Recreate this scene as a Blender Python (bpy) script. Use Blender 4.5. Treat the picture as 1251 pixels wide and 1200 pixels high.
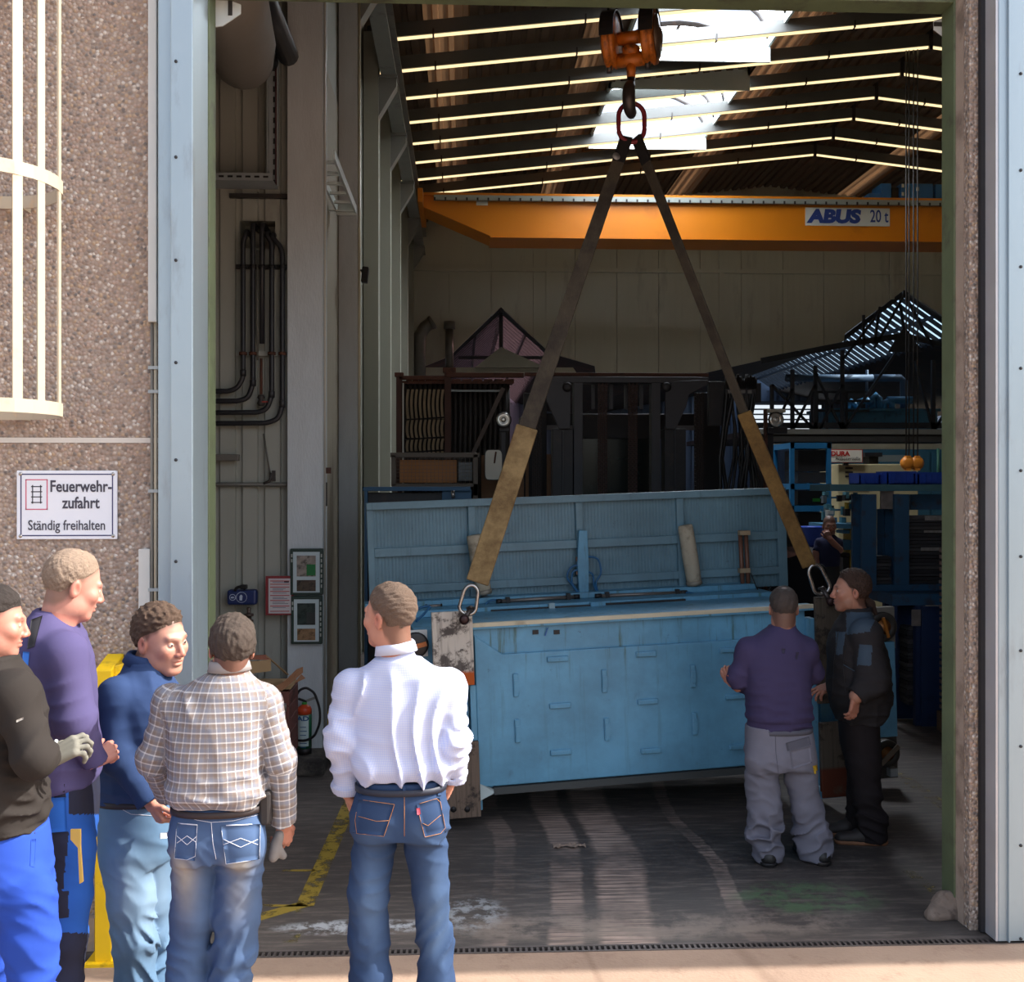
import bpy, bmesh, math, random
import numpy as np
from mathutils import Vector, Matrix
for _o in list(bpy.data.objects): bpy.data.objects.remove(_o)
SC = bpy.context.scene
COL = SC.collection
PI = math.pi
# ------------------------------------------------------------------ camera
IMG_W, IMG_H, FOC = 1251.0, 1200.0, 1350.0
CAM_Z, HORIZON, YAW = 2.30, 590.0, math.atan(60.5/1350.0)
cam_d = bpy.data.cameras.new('camera'); cam = bpy.data.objects.new('camera', cam_d); COL.objects.link(cam)
cam_d.sensor_fit = 'HORIZONTAL'; cam_d.sensor_width = 36.0; cam_d.lens = 36.0*FOC/IMG_W
cam_d.shift_y = -(IMG_H/2-HORIZON)/IMG_W
cam_d.clip_start = 0.05; cam_d.clip_end = 400
cam.location = (0, 0, CAM_Z); cam.rotation_euler = (PI/2, 0, -YAW)
SC.camera = cam
# ------------------------------------------------------------------ sky, sun, exposure
SUN_DIR = Vector((0.745, 0.0205, 0.62)).normalized()          # towards the sun: right of the gate, along the facade
w = bpy.data.worlds.new('world'); SC.world = w; w.use_nodes = True
wn = w.node_tree; wn.nodes.clear()
sky = wn.nodes.new('ShaderNodeTexSky'); sky.sky_type = 'NISHITA'; sky.sun_disc = False
sky.sun_elevation = math.asin(SUN_DIR.z); sky.sun_rotation = math.atan2(SUN_DIR.x, SUN_DIR.y)
sky.air_density = 1.0; sky.dust_density = 4.0; sky.ozone_density = 1.0
bgn = wn.nodes.new('ShaderNodeBackground'); bgn.inputs[1].default_value = 0.36
wo = wn.nodes.new('ShaderNodeOutputWorld')
hz_ = wn.nodes.new('ShaderNodeHueSaturation'); hz_.inputs['Saturation'].default_value = 0.62      # hazy spring sky
wn.links.new(sky.outputs[0], hz_.inputs['Color']); wn.links.new(hz_.outputs[0], bgn.inputs[0]); wn.links.new(bgn.outputs[0], wo.inputs[0])
sd = bpy.data.lights.new('sun_offscreen', 'SUN'); sd.energy = 8.0; sd.angle = math.radians(0.3); sd.color = (1.0, 0.95, 0.87)
sun = bpy.data.objects.new('sun_offscreen', sd); COL.objects.link(sun)
sun.location = (20, 0, 20); sun.rotation_euler = SUN_DIR.to_track_quat('Z', 'Y').to_euler()
SC.view_settings.view_transform = 'Standard'; SC.view_settings.look = 'None'
SC.view_settings.gamma = 1.0; SC.view_settings.use_curve_mapping = False
SC.view_settings.exposure = 0.25
SC.cycles.use_denoising = True
SC.cycles.max_bounces = 8; SC.cycles.diffuse_bounces = 5; SC.cycles.glossy_bounces = 4
SC.cycles.transparent_max_bounces = 12
SC.cycles.sample_clamp_indirect = 6.0
SKYLIGHT_GLOW = 19.0      # daylight through the roof vaults
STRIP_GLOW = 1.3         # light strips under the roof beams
# ------------------------------------------------------------------ helpers
def ray(px, py):
    xc = (px-IMG_W/2)/FOC; zc = -(py-HORIZON)/FOC
    s, c = math.sin(YAW), math.cos(YAW)
    return Vector((s+xc*c, c-xc*s, zc))
def at(px, py, Y):                                  # the point of depth Y (from the camera, along the hall) seen at a pixel
    d = ray(px, py); return Vector((0, 0, CAM_Z)) + d*(Y/d.y)
def X_(px, Y): return at(px, HORIZON, Y).x
def Z_(px, py, Y): return at(px, py, Y).z
def lin(c):
    return tuple(((v/255.0)/12.92 if v/255.0 <= 0.04045 else ((v/255.0+0.055)/1.055)**2.4) for v in c)

class MB:
    def __init__(s): s.v = []; s.f = []; s.sm = []
    def add(s, vs, fs, smooth=False):
        n = len(s.v); s.v += [tuple(p) for p in vs]; s.f += [tuple(i+n for i in f) for f in fs]; s.sm += [smooth]*len(fs); return s
    def box(s, a, b):
        x0, x1 = sorted((a[0], b[0])); y0, y1 = sorted((a[1], b[1])); z0, z1 = sorted((a[2], b[2]))
        return s.add([(x0,y0,z0),(x1,y0,z0),(x1,y1,z0),(x0,y1,z0),(x0,y0,z1),(x1,y0,z1),(x1,y1,z1),(x0,y1,z1)],
              [(0,3,2,1),(4,5,6,7),(0,1,5,4),(1,2,6,5),(2,3,7,6),(3,0,4,7)])
    def cbox(s, c, size, rot=None):                  # centred, optionally rotated box
        R = rot if rot is not None else Matrix.Identity(3); c = Vector(c); h = [q/2 for q in size]
        vs = [c+R@Vector((sx*h[0], sy*h[1], sz*h[2])) for sz in (-1,1) for sx, sy in ((-1,-1),(1,-1),(1,1),(-1,1))]
        return s.add(vs, [(0,3,2,1),(4,5,6,7),(0,1,5,4),(1,2,6,5),(2,3,7,6),(3,0,4,7)])
    def bar(s, a, b, w, t, up=(0,0,1)):              # rectangular bar from a to b; w across, t along 'up'
        a = Vector(a); b = Vector(b); d = (b-a); L = d.length; d.normalize(); u = Vector(up); u = u-d*u.dot(d)
        if u.length < 1e-5: u = d.orthogonal()
        u.normalize(); r = d.cross(u)
        return s.cbox((a+b)/2, (w, L, t), Matrix((r, d, u)).transposed())
    def prism(s, poly, off):                         # poly: 3-D points (planar), off: extrusion vector
        n = len(poly); P = [Vector(p) for p in poly]; o = Vector(off)
        nrm = Vector((0,0,0))
        for i in range(n): nrm += P[i].cross(P[(i+1) % n])
        if nrm.dot(o) > 0: P = P[::-1]
        vs = P+[p+o for p in P]
        return s.add(vs, [tuple(range(n)), tuple(range(2*n-1, n-1, -1))]+[(i, i+n, (i+1) % n+n, (i+1) % n) for i in range(n)])
    def tube(s, pts, r, seg=10, closed=False, cap=True, smooth=True):
        P = [Vector(p) for p in pts]; n = len(P); rr = r if isinstance(r, (list, tuple)) else [r]*n
        T = []
        for i in range(n):
            a = P[(i-1) % n] if (closed or i > 0) else P[i]; b = P[(i+1) % n] if (closed or i < n-1) else P[i]
            t = b-a; T.append(t.normalized() if t.length > 1e-9 else Vector((0,0,1)))
        u = T[0].orthogonal().normalized(); vs = []
        for i in range(n):
            u = u-T[i]*u.dot(T[i]); u = u.normalized() if u.length > 1e-6 else T[i].orthogonal().normalized()
            v = T[i].cross(u)
            for k in range(seg):
                a = 2*PI*k/seg; vs.append(P[i]+(u*math.cos(a)+v*math.sin(a))*rr[i])
        fs = []
        for i in range(n if closed else n-1):
            j = (i+1) % n
            for k in range(seg): fs.append((i*seg+k, i*seg+(k+1) % seg, j*seg+(k+1) % seg, j*seg+k))
        s.add(vs, fs, smooth)
        if cap and not closed:
            m = len(s.v)-len(vs)
            s.f.append(tuple(m+k for k in range(seg-1, -1, -1))); s.sm.append(False)
            s.f.append(tuple(m+(n-1)*seg+k for k in range(seg))); s.sm.append(False)
        return s
    def cyl(s, a, b, r, seg=16, r2=None): return s.tube([a, b], [r, r if r2 is None else r2], seg)
    def lathe(s, base, axis, prof, seg=20):          # prof: (distance along axis, radius)
        base = Vector(base); ax = Vector(axis).normalized()
        u = ax.orthogonal().normalized(); v = ax.cross(u); vs = []; fs = []
        for h, r in prof:
            for k in range(seg):
                a = 2*PI*k/seg; vs.append(base+ax*h+(u*math.cos(a)+v*math.sin(a))*max(r, 1e-4))
        n = len(prof)
        for i in range(n-1):
            for k in range(seg): fs.append((i*seg+k, i*seg+(k+1) % seg, (i+1)*seg+(k+1) % seg, (i+1)*seg+k))
        fs += [tuple(range(seg-1, -1, -1)), tuple((n-1)*seg+k for k in range(seg))]
        return s.add(vs, fs, True)
    def strip(s, path, width_dir, w, t, nrm):        # flat webbing along a path
        P = [Vector(p) for p in path]
        ws = w if isinstance(w, (list, tuple)) else [w]*len(P)
        wd = Vector(width_dir).normalized(); nn = Vector(nrm).normalized(); vs = []
        for p, q in zip(P, ws): vs += [p-wd*q/2-nn*t/2, p+wd*q/2-nn*t/2, p+wd*q/2+nn*t/2, p-wd*q/2+nn*t/2]
        fs = [(3,2,1,0)]
        for i in range(len(P)-1):
            for k in range(4): fs.append((i*4+k, i*4+(k+1) % 4, (i+1)*4+(k+1) % 4, (i+1)*4+k))
        m = (len(P)-1)*4; fs.append((m, m+1, m+2, m+3))
        return s.add(vs, fs)
    def build(s, name, mat, parent=None, bevel=0, local=False, loc=None):
        return mk(name, s.v, s.f, mat, parent, s.sm, bevel, local, loc)

ORG = {}
def mk(name, v, f, mat, parent=None, sm=None, bevel=0, local=False, loc=None):
    me = bpy.data.meshes.new(name); o = bpy.data.objects.new(name, me); COL.objects.link(o)
    V = np.array(v, dtype=float).reshape(-1, 3)
    if local: org = Vector((0,0,0))
    elif parent is not None: org = ORG.get(parent.name, Vector((0,0,0)))
    elif loc is not None: org = Vector(loc)
    else:
        lo, hi = V.min(0), V.max(0); org = Vector(((lo[0]+hi[0])/2, (lo[1]+hi[1])/2, lo[2]))
    me.from_pydata((V-np.array(org)).tolist(), [], f if isinstance(f, list) else f.tolist())
    if sm is not None: me.polygons.foreach_set('use_smooth', np.array(sm, dtype=bool))
    me.update()
    if parent is not None: o.parent = parent
    elif not local: o.location = org
    ORG[o.name] = org
    if mat is not None: me.materials.append(mat)
    if bevel:
        b = o.modifiers.new('bevel', 'BEVEL'); b.width = bevel; b.segments = 2; b.limit_method = 'ANGLE'; b.angle_limit = math.radians(50)
    return o
def thing(name, label, cat, loc=(0,0,0), rotz=0, group=None):
    o = bpy.data.objects.new(name, None); COL.objects.link(o); o.location = loc; o.rotation_euler = (0,0,rotz)
    o.empty_display_size = 0.1; ORG[o.name] = Vector(loc)
    return tag(o, label, cat, group)
def tag(o, label=None, cat=None, group=None, kind=None):
    if label: o['label'] = label
    if cat: o['category'] = cat
    if group: o['group'] = group
    if kind: o['kind'] = kind
    return o
def struct(name, mb, mat, bevel=0):
    o = mb.build(name, mat, bevel=bevel); o['kind'] = 'structure'; return o
def twin(o, parent, off=(0,0,0), name=None):         # a copy of a part that shares its mesh
    c = o.copy(); COL.objects.link(c); c.parent = parent; c.location = Vector(o.location)+Vector(off)
    if name: c.name = name
    return c
def dup(root, loc, rotz=None):
    r = root.copy(); COL.objects.link(r); r.location = loc
    if rotz is not None: r.rotation_euler = (0,0,rotz)
    for ch in list(root.children):
        c = ch.copy(); COL.objects.link(c); c.parent = r
        for g in list(ch.children):
            d = g.copy(); COL.objects.link(d); d.parent = c
    return r
def text_mesh(name, s, mat, parent, size, M, bold=0.0, shear=0.0, align='CENTER', depth=0.001, squash=1.0):
    cu = bpy.data.curves.new(name, 'FONT'); cu.body = s; cu.size = size; cu.align_x = align; cu.align_y = 'CENTER'
    cu.extrude = depth; cu.offset = bold; cu.shear = shear; cu.resolution_u = 3
    t = bpy.data.objects.new(name+'_tmp', cu); COL.objects.link(t)
    dg = bpy.context.evaluated_depsgraph_get(); dg.update()
    me = bpy.data.meshes.new_from_object(t.evaluated_get(dg)); bpy.data.objects.remove(t); bpy.data.curves.remove(cu)
    me.transform(Matrix.Diagonal((squash, 1, 1, 1))); me.transform(M)
    if parent is not None: me.transform(Matrix.Translation(-ORG.get(parent.name, Vector((0,0,0)))))
    me.name = name; o = bpy.data.objects.new(name, me); COL.objects.link(o); o.parent = parent
    me.materials.clear(); me.materials.append(mat); ORG[o.name] = ORG.get(parent.name, Vector((0,0,0))) if parent else Vector((0,0,0))
    return o
def facing(loc, rotz=0):                              # text lying in the XZ plane, read from -Y
    return Matrix.Translation(Vector(loc)) @ Matrix.Rotation(rotz, 4, 'Z') @ Matrix.Rotation(PI/2, 4, 'X')
# ------------------------------------------------------------------ materials
class NT:
    def __init__(s, name):
        s.m = bpy.data.materials.new(name); s.m.use_nodes = True; s.t = s.m.node_tree; s.t.nodes.clear()
        s.out = s.n('ShaderNodeOutputMaterial')
    def n(s, typ, **kw):
        x = s.t.nodes.new(typ)
        for k, v in kw.items(): setattr(x, k, v)
        return x
    def l(s, a, b): s.t.links.new(a, b)
    def val(s, sock, v):
        if hasattr(v, 'is_linked') or isinstance(v, bpy.types.NodeSocket): s.l(v, sock)
        else: sock.default_value = v
    def coord(s, scale=(1,1,1), which='Object', rot=(0,0,0)):
        tc = s.n('ShaderNodeTexCoord'); mp = s.n('ShaderNodeMapping'); mp.inputs['Scale'].default_value = scale; mp.inputs['Rotation'].default_value = rot
        s.l(tc.outputs[which], mp.inputs[0]); return mp.outputs[0]
    def noise(s, vec, scale, detail=3, rough=0.55):
        x = s.n('ShaderNodeTexNoise'); x.inputs['Scale'].default_value = scale; x.inputs['Detail'].default_value = detail; x.inputs['Roughness'].default_value = rough
        s.l(vec, x.inputs['Vector']); return x.outputs[0]
    def ramp(s, fac, stops, interp='LINEAR'):
        x = s.n('ShaderNodeValToRGB'); x.color_ramp.interpolation = interp; e = x.color_ramp.elements
        while len(e) < len(stops): e.new(0.5)
        for i, (p, c) in enumerate(stops):
            e[i].position = p; e[i].color = (*c, 1) if len(c) == 3 else c
        s.l(fac, x.inputs[0]); return x.outputs[0]
    def step(s, fac, a, b):
        x = s.n('ShaderNodeMapRange', interpolation_type='SMOOTHSTEP'); s.l(fac, x.inputs[0]); x.inputs[1].default_value = a; x.inputs[2].default_value = b; return x.outputs[0]
    def mix(s, fac, a, b, blend='MIX'):
        x = s.n('ShaderNodeMix', data_type='RGBA', blend_type=blend)
        s.val(x.inputs[0], fac)
        for sock, v in ((x.inputs[6], a), (x.inputs[7], b)):
            if isinstance(v, tuple): sock.default_value = (*v[:3], 1)
            else: s.l(v, sock)
        return x.outputs[2]
    def math(s, op, a, b=None, c=None):
        x = s.n('ShaderNodeMath', operation=op); s.val(x.inputs[0], a)
        if b is not None: s.val(x.inputs[1], b)
        if c is not None: s.val(x.inputs[2], c)
        return x.outputs[0]
    def sep(s, v):
        x = s.n('ShaderNodeSeparateXYZ'); s.l(v, x.inputs[0]); return x.outputs
    def bump(s, h, strength=0.3, dist=0.01):
        x = s.n('ShaderNodeBump'); x.inputs['Strength'].default_value = strength; x.inputs['Distance'].default_value = dist
        s.l(h, x.inputs['Height']); return x.outputs[0]
    def bsdf(s, col, rough=0.5, metal=0.0, normal=None, spec=None, **kw):
        b = s.n('ShaderNodeBsdfPrincipled')
        if isinstance(col, tuple): b.inputs['Base Color'].default_value = (*col[:3], 1)
        else: s.l(col, b.inputs['Base Color'])
        s.val(b.inputs['Roughness'], rough); s.val(b.inputs['Metallic'], metal)
        if spec is not None: b.inputs['Specular IOR Level'].default_value = spec
        for k, v in kw.items(): b.inputs[k].default_value = v
        if normal is not None: s.l(normal, b.inputs['Normal'])
        s.l(b.outputs[0], s.out.inputs[0]); return s.m
MATS = {}
def pm(name, rgb, rough=0.55, metal=0.0, var=0.12, scale=3.0, bump=0.0, bscale=40.0, dirt=None, damt=0.5, dscale=2.0, stretch=(1,1,1), spec=None):
    """paint/metal/cloth: base colour with a soft variation, optional dirt blotches and fine relief"""
    if name in MATS: return MATS[name]
    t = NT(name); vec = t.coord(stretch); base = lin(rgb)
    f = t.noise(vec, scale, 4)
    c = t.mix(f, tuple(max(0, b*(1-var*1.6)) for b in base), tuple(min(1, b*(1+var*1.6)) for b in base))
    r = rough
    if dirt is not None:
        d = t.step(t.noise(vec, dscale, 6, 0.65), 0.62-damt*0.3, 0.72-damt*0.1)
        c = t.mix(t.math('MULTIPLY', d, min(1, 0.4+damt)), c, lin(dirt))
    nrm = t.bump(t.noise(vec, bscale, 3), bump, 0.01) if bump else None
    MATS[name] = t.bsdf(c, r, metal, nrm, spec); return MATS[name]
def glow(name, rgb, strength):
    if name in MATS: return MATS[name]
    t = NT(name); e = t.n('ShaderNodeEmission'); e.inputs[0].default_value = (*lin(rgb), 1); e.inputs[1].default_value = strength
    t.l(e.outputs[0], t.out.inputs[0]); MATS[name] = t.m; return t.m
# ================================================================== surfaces
def m_aggregate():
    t = NT('washed_pebble_concrete'); vec = t.coord()
    v = t.n('ShaderNodeTexVoronoi'); v.inputs['Scale'].default_value = 56; t.l(vec, v.inputs['Vector'])
    hue = t.sep(v.outputs['Color'])
    c = t.ramp(hue[0], [(0.0, lin((140,118,106))), (0.16, lin((178,152,138))), (0.34, lin((158,138,126))), (0.5, lin((196,180,168))),
                        (0.62, lin((118,106,100))), (0.74, lin((184,156,126))), (0.86, lin((218,210,202))), (0.95, lin((92,86,86)))], 'CONSTANT')
    c = t.mix(t.math('MULTIPLY', t.step(v.outputs['Distance'], 0.30, 0.62), 0.75), c, lin((150,130,116)))
    big = t.noise(vec, 1.3, 4); c = t.mix(t.math('MULTIPLY', big, 0.55), c, lin((166,158,150)))
    h = t.math('SUBTRACT', 1.0, v.outputs['Distance'])
    return t.bsdf(c, 0.8, 0, t.bump(h, 0.9, 0.012), 0.3)
M_AGG = m_aggregate()
M_CONC = pm('cast_concrete', (168,150,136), 0.85, var=0.18, scale=4, bump=0.35, bscale=60, dirt=(110,95,84), damt=0.4, dscale=3)
M_ZINC = pm('galvanised_steel', (160,177,187), 0.42, 0.55, var=0.10, scale=3, dirt=(140,150,158), damt=0.25, dscale=6, stretch=(1,1,0.25))
M_GREEN = pm('green_door_paint', (94,106,78), 0.6, var=0.2, scale=5, dirt=(70,70,56), damt=0.4, dscale=4, bump=0.1)
M_CLAD = pm('grey_cladding', (160,161,152), 0.55, 0.1, var=0.08, scale=1.5, dirt=(112,108,98), damt=0.25, dscale=1.6, stretch=(1,1,0.4))
M_COLUMN = pm('grey_column_paint', (194,200,204), 0.5, 0.0, var=0.07, scale=6, bump=0.35, bscale=38, stretch=(2,2,0.5))
M_WALLPALE = pm('pale_green_grey_wall', (160,160,146), 0.6, var=0.07, scale=1.5, dirt=(124,122,110), damt=0.2, dscale=1.2, stretch=(1,1,0.3))
M_BEIGE = pm('beige_wall', (158,148,128), 0.65, var=0.1, scale=2, stretch=(1,1,0.2), dirt=(118,108,92), damt=0.3)
M_BACKWALL = pm('back_wall_sheet', (192,190,174), 0.6, var=0.06, scale=0.8, stretch=(2,1,0.4), dirt=(156,152,140), damt=0.25, dscale=0.8)
M_STEELDARK = pm('dark_steel', (58,54,52), 0.55, 0.3, var=0.25, scale=6, dirt=(84,62,48), damt=0.3, dscale=5)
M_RAFTER = pm('grey_roof_beam', (100,100,97), 0.5, 0.1, var=0.1, scale=3)
M_ROOF = pm('brown_roof_sheet', (108,88,72), 0.7, 0.0, var=0.2, scale=2.0, stretch=(1,0.2,1))
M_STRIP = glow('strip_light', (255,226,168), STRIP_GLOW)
M_SKY = glow('daylit_vault_pane', (236,244,255), SKYLIGHT_GLOW)
M_UPSTAND = pm('pale_upstand', (206,214,210), 0.6, var=0.05)
M_RUNWAY = pm('pale_grey_runway', (146,148,142), 0.5, 0.1, var=0.1, scale=3, dirt=(100,96,90), damt=0.25)
def m_band():
    t = NT('brown_translucent_sheet'); vec = t.coord((6,0.15,1)); c = t.mix(t.noise(vec, 2, 4), lin((128,96,70)), lin((186,146,108)))
    d = t.n('ShaderNodeBsdfDiffuse'); t.l(c, d.inputs[0]); tr = t.n('ShaderNodeBsdfTranslucent'); t.l(c, tr.inputs[0])
    mx = t.n('ShaderNodeMixShader'); mx.inputs[0].default_value = 0.10; t.l(d.outputs[0], mx.inputs[1]); t.l(tr.outputs[0], mx.inputs[2]); t.l(mx.outputs[0], t.out.inputs[0]); return t.m
M_BAND = m_band()
def m_ground():
    t = NT('yard_concrete'); vec = t.coord(); n = t.noise(vec, 1.6, 6, 0.65); c = t.mix(n, lin((134,112,98)), lin((176,152,132)))
    c = t.mix(t.math('MULTIPLY', t.step(t.noise(vec, 7, 5, 0.7), 0.5, 0.75), 0.5), c, lin((118,92,78)))
    v = t.n('ShaderNodeTexVoronoi', feature='DISTANCE_TO_EDGE'); v.inputs['Scale'].default_value = 0.7; t.l(vec, v.inputs['Vector'])
    c = t.mix(t.math('MULTIPLY', t.math('SUBTRACT', 1.0, t.step(v.outputs[0], 0.0, 0.02)), 0.4), c, lin((110,88,74)))
    return t.bsdf(c, 0.85, 0, t.bump(t.noise(vec, 60, 3), 0.3, 0.01), 0.3)
M_GROUND = m_ground()
def m_floor():
    t = NT('oily_hall_floor'); tc = t.n('ShaderNodeTexCoord'); vec = tc.outputs['Object']
    base = t.mix(t.noise(vec, 0.8, 6, 0.65), lin((60,56,54)), lin((98,90,85)))
    mp = t.n('ShaderNodeMapping'); mp.inputs['Scale'].default_value = (1.1, 7, 1); t.l(vec, mp.inputs[0])     # scuffs across the hall
    base = t.mix(t.math('MULTIPLY', t.step(t.noise(mp.outputs[0], 3, 5, 0.7), 0.45, 0.72), 0.5), base, lin((142,129,120)))
    base = t.mix(t.math('MULTIPLY', t.step(t.noise(mp.outputs[0], 5, 5, 0.7), 0.56, 0.75), 0.6), base, lin((48,45,46)))
    s = t.sep(vec)
    # tyre tracks, curving slightly, in pale clay dust
    wob = t.noise(vec, 0.45, 1); xw = t.math('ADD', t.math('ADD', s[0], t.math('MULTIPLY', t.math('SUBTRACT', wob, 0.5), 0.5)), t.math('MULTIPLY', t.math('SUBTRACT', t.noise(vec, 14, 3), 0.5), 0.05))
    fine = t.n('ShaderNodeMapping'); fine.inputs['Scale'].default_value = (2, 42, 1); t.l(vec, fine.inputs[0])
    tread = t.math('MULTIPLY', t.step(t.noise(fine.outputs[0], 2.2, 2), 0.25, 0.62), t.math('ADD', 0.55, t.math('MULTIPLY', t.step(t.math('ABSOLUTE', t.math('SUBTRACT', t.math('FRACT', t.math('ADD', t.math('DIVIDE', s[1], 0.055), 1000.0)), 0.5)), 0.12, 0.24), 0.45)))
    patch = t.step(t.noise(vec, 1.7, 4, 0.6), 0.30, 0.62)
    for x0, wd, k in ((FX(0.52), 0.11, 0.8), (FX(0.84), 0.17, 1.0), (FX(1.45), 0.06, 0.7), (FX(0.16), 0.07, 0.5)):
        m = t.math('SUBTRACT', 1.0, t.step(t.math('ABSOLUTE', t.math('SUBTRACT', xw, x0)), wd*0.65, wd))
        m = t.math('MULTIPLY', t.math('MULTIPLY', m, tread), t.math('MULTIPLY', patch, k))
        base = t.mix(m, base, lin((186,162,148)))
    def blot(cx, cy, rx, ry, col, k, sc):
        nonlocal base
        ax = t.math('DIVIDE', t.math('SUBTRACT', s[0], cx), rx); ay = t.math('DIVIDE', t.math('SUBTRACT', s[1], cy), ry)
        r = t.math('ADD', t.math('MULTIPLY', ax, ax), t.math('MULTIPLY', ay, ay))
        m = t.math('MULTIPLY', t.math('SUBTRACT', 1.0, t.step(r, 0.2, 1.0)), t.step(t.noise(vec, sc, 5, 0.7), 0.42, 0.6))
        base = t.mix(t.math('MULTIPLY', m, k), base, lin(col))
    blot(FX(1.92), FY(6.05), 0.5, 0.3, (96,124,88), 0.75, 5)       # green paint spill
    blot(FX(-0.55), FY(5.75), 0.5, 0.12, (196,200,204), 0.8, 14)     # chalky scrape
    blot(FX(0.05), FY(5.9), 0.22, 0.3, (170,176,180), 0.7, 12)
    blot(FX(1.0), FY(5.7), 1.6, 0.22, (150,136,124), 0.6, 4)
    blot(FX(2.0), FY(6.8), 1.2, 0.5, (40,36,36), 0.6, 3)
    return t.bsdf(base, t.math('ADD', 0.42, t.math('MULTIPLY', t.noise(vec, 3, 4), 0.35)), 0, t.bump(t.noise(vec, 40, 4), 0.15, 0.01), 0.4)
# ================================================================== yard, threshold, floor
YW = 5.56                                                  # facade
XL, XR, ZT = -1.295, 2.60, Z_(700, 7, 5.85)                # gate opening
b = MB(); b.box((-30,-30,-0.3), (30,5.405,-0.004)); gr = struct('ground', b, M_GROUND)
FC = ((-4+16)/2, (5.48+46)/2)
def FX(x): return x-FC[0]
def FY(y): return y-FC[1]
b = MB(); b.box((-4,5.48,-0.3), (16,46,0)); floor = struct('floor', b, m_floor())
def m_linepaint(rgb, wear):
    t = NT('worn_line_paint_%d' % rgb[0]); vec = t.coord((1,1,1)); n = t.step(t.noise(vec, 9, 6, 0.7), wear, wear+0.2)
    d = t.n('ShaderNodeBsdfPrincipled'); d.inputs['Base Color'].default_value = (*lin(rgb), 1); d.inputs['Roughness'].default_value = 0.6
    tr = t.n('ShaderNodeBsdfTransparent'); mx = t.n('ShaderNodeMixShader'); t.l(n, mx.inputs[0]); t.l(tr.outputs[0], mx.inputs[1]); t.l(d.outputs[0], mx.inputs[2]); t.l(mx.outputs[0], t.out.inputs[0]); return t.m
M_LINE = m_linepaint((158,134,52), 0.36); M_LINE2 = m_linepaint((136,122,70), 0.45)
def floor_line(pxs, w, mat, name='lane_marking'):          # a painted line through floor points given as pixels
    P = []
    for px, py in pxs:
        d = ray(px, py); t_ = -CAM_Z/d.z; P.append(Vector((d.x*t_, d.y*t_, 0)))
    vs, fs = [], []
    for i, p in enumerate(P):
        a = P[max(i-1, 0)]; c = P[min(i+1, len(P)-1)]; d = (c-a).normalized(); nrm = Vector((-d.y, d.x, 0))*w/2
        vs += [p-nrm+Vector((0,0,0.002)), p+nrm+Vector((0,0,0.002))]
    for i in range(len(P)-1): fs.append((2*i, 2*i+2, 2*i+3, 2*i+1))
    return mk(name, vs, fs, mat, floor)
floor_line([(440,950),(424,990),(372,1108)], 0.10, M_LINE)
floor_line([(372,1105),(300,1126)], 0.09, M_LINE)
floor_line([(372,1112),(352,1152)], 0.09, M_LINE2)
floor_line([(345,1064),(385,1064)], 0.03, M_LINE)
floor_line([(318,1107),(362,1107)], 0.03, M_LINE)
floor_line([(1096,945),(1176,1001)], 0.11, M_LINE2)
floor_line([(1098,1057),(1168,1108)], 0.07, m_linepaint((140,124,66), 0.52))
# drain channel under the sliding gate
dg = thing('drain_grating', 'long dark slotted drain grating set in the gate threshold', 'grating', (0.65,5.44,-0.05))
b = MB(); b.box((XL-0.3,5.405,-0.06), (XR+0.3,5.48,-0.05)); b.build('channel', pm('dirty_channel', (84,78,74), 0.8, var=0.2), dg)
b = MB(); b.box((XL-0.3,5.405,-0.05), (XR+0.3,5.418,0.0)); b.box((XL-0.3,5.467,-0.05), (XR+0.3,5.48,0.0)); b.build('rail', pm('worn_steel', (110,102,98), 0.5, 0.6, var=0.2), dg)
b = MB(); x = XL-0.3
while x < XR+0.3: b.box((x,5.418,-0.03), (x+0.012,5.467,-0.002)); x += 0.028
tag(b.build('bar', MATS['worn_steel'], dg), kind='stuff')
# ================================================================== facade
b = MB(); b.box((-9,YW+0.07,0), (XL-0.03,YW+0.16,9.7)); b.box((XR,YW+0.07,0), (20,YW+0.16,9.7)); b.box((XL-0.03,YW+0.07,ZT+0.2), (XR,YW+0.16,9.7))
wf = struct('wall_front', b, M_CONC)
zj = Z_(90, 538, YW)
def panel(a, c, bev=0.006):
    q = MB(); q.box(a, c); return q.build('concrete_panel', M_AGG, wf, bevel=bev)
panel((-9,YW,zj+0.012), (XL-0.19,YW+0.07,9.7)); panel((-9,YW,0), (XL-0.19,YW+0.07,zj-0.012))
panel((XR,YW,0), (20,YW+0.07,9.7)); panel((XL-0.19,YW,ZT+0.2), (XR,YW+0.07,9.7))
b = MB(); b.box((-9,YW-0.004,zj-0.013), (XL-0.19,YW+0.06,zj+0.013)); b.build('joint_strip', pm('pale_joint', (206,202,196), 0.7), wf)
# concrete kerb at the foot of the wall by the yellow guard and crumbled corner on the right
# green gate frame
b = MB(); g0, g1 = YW+0.16, YW+0.31
b.box((XL-0.12,g0,0), (XL,g1,ZT+0.2)); b.box((XR-0.01,g0,0), (XR+0.12,g1,ZT+0.2)); b.box((XL,g0,ZT), (XR-0.01,g1,ZT+0.2))
door = struct('door_1', b, M_GREEN, 0.004)
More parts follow.
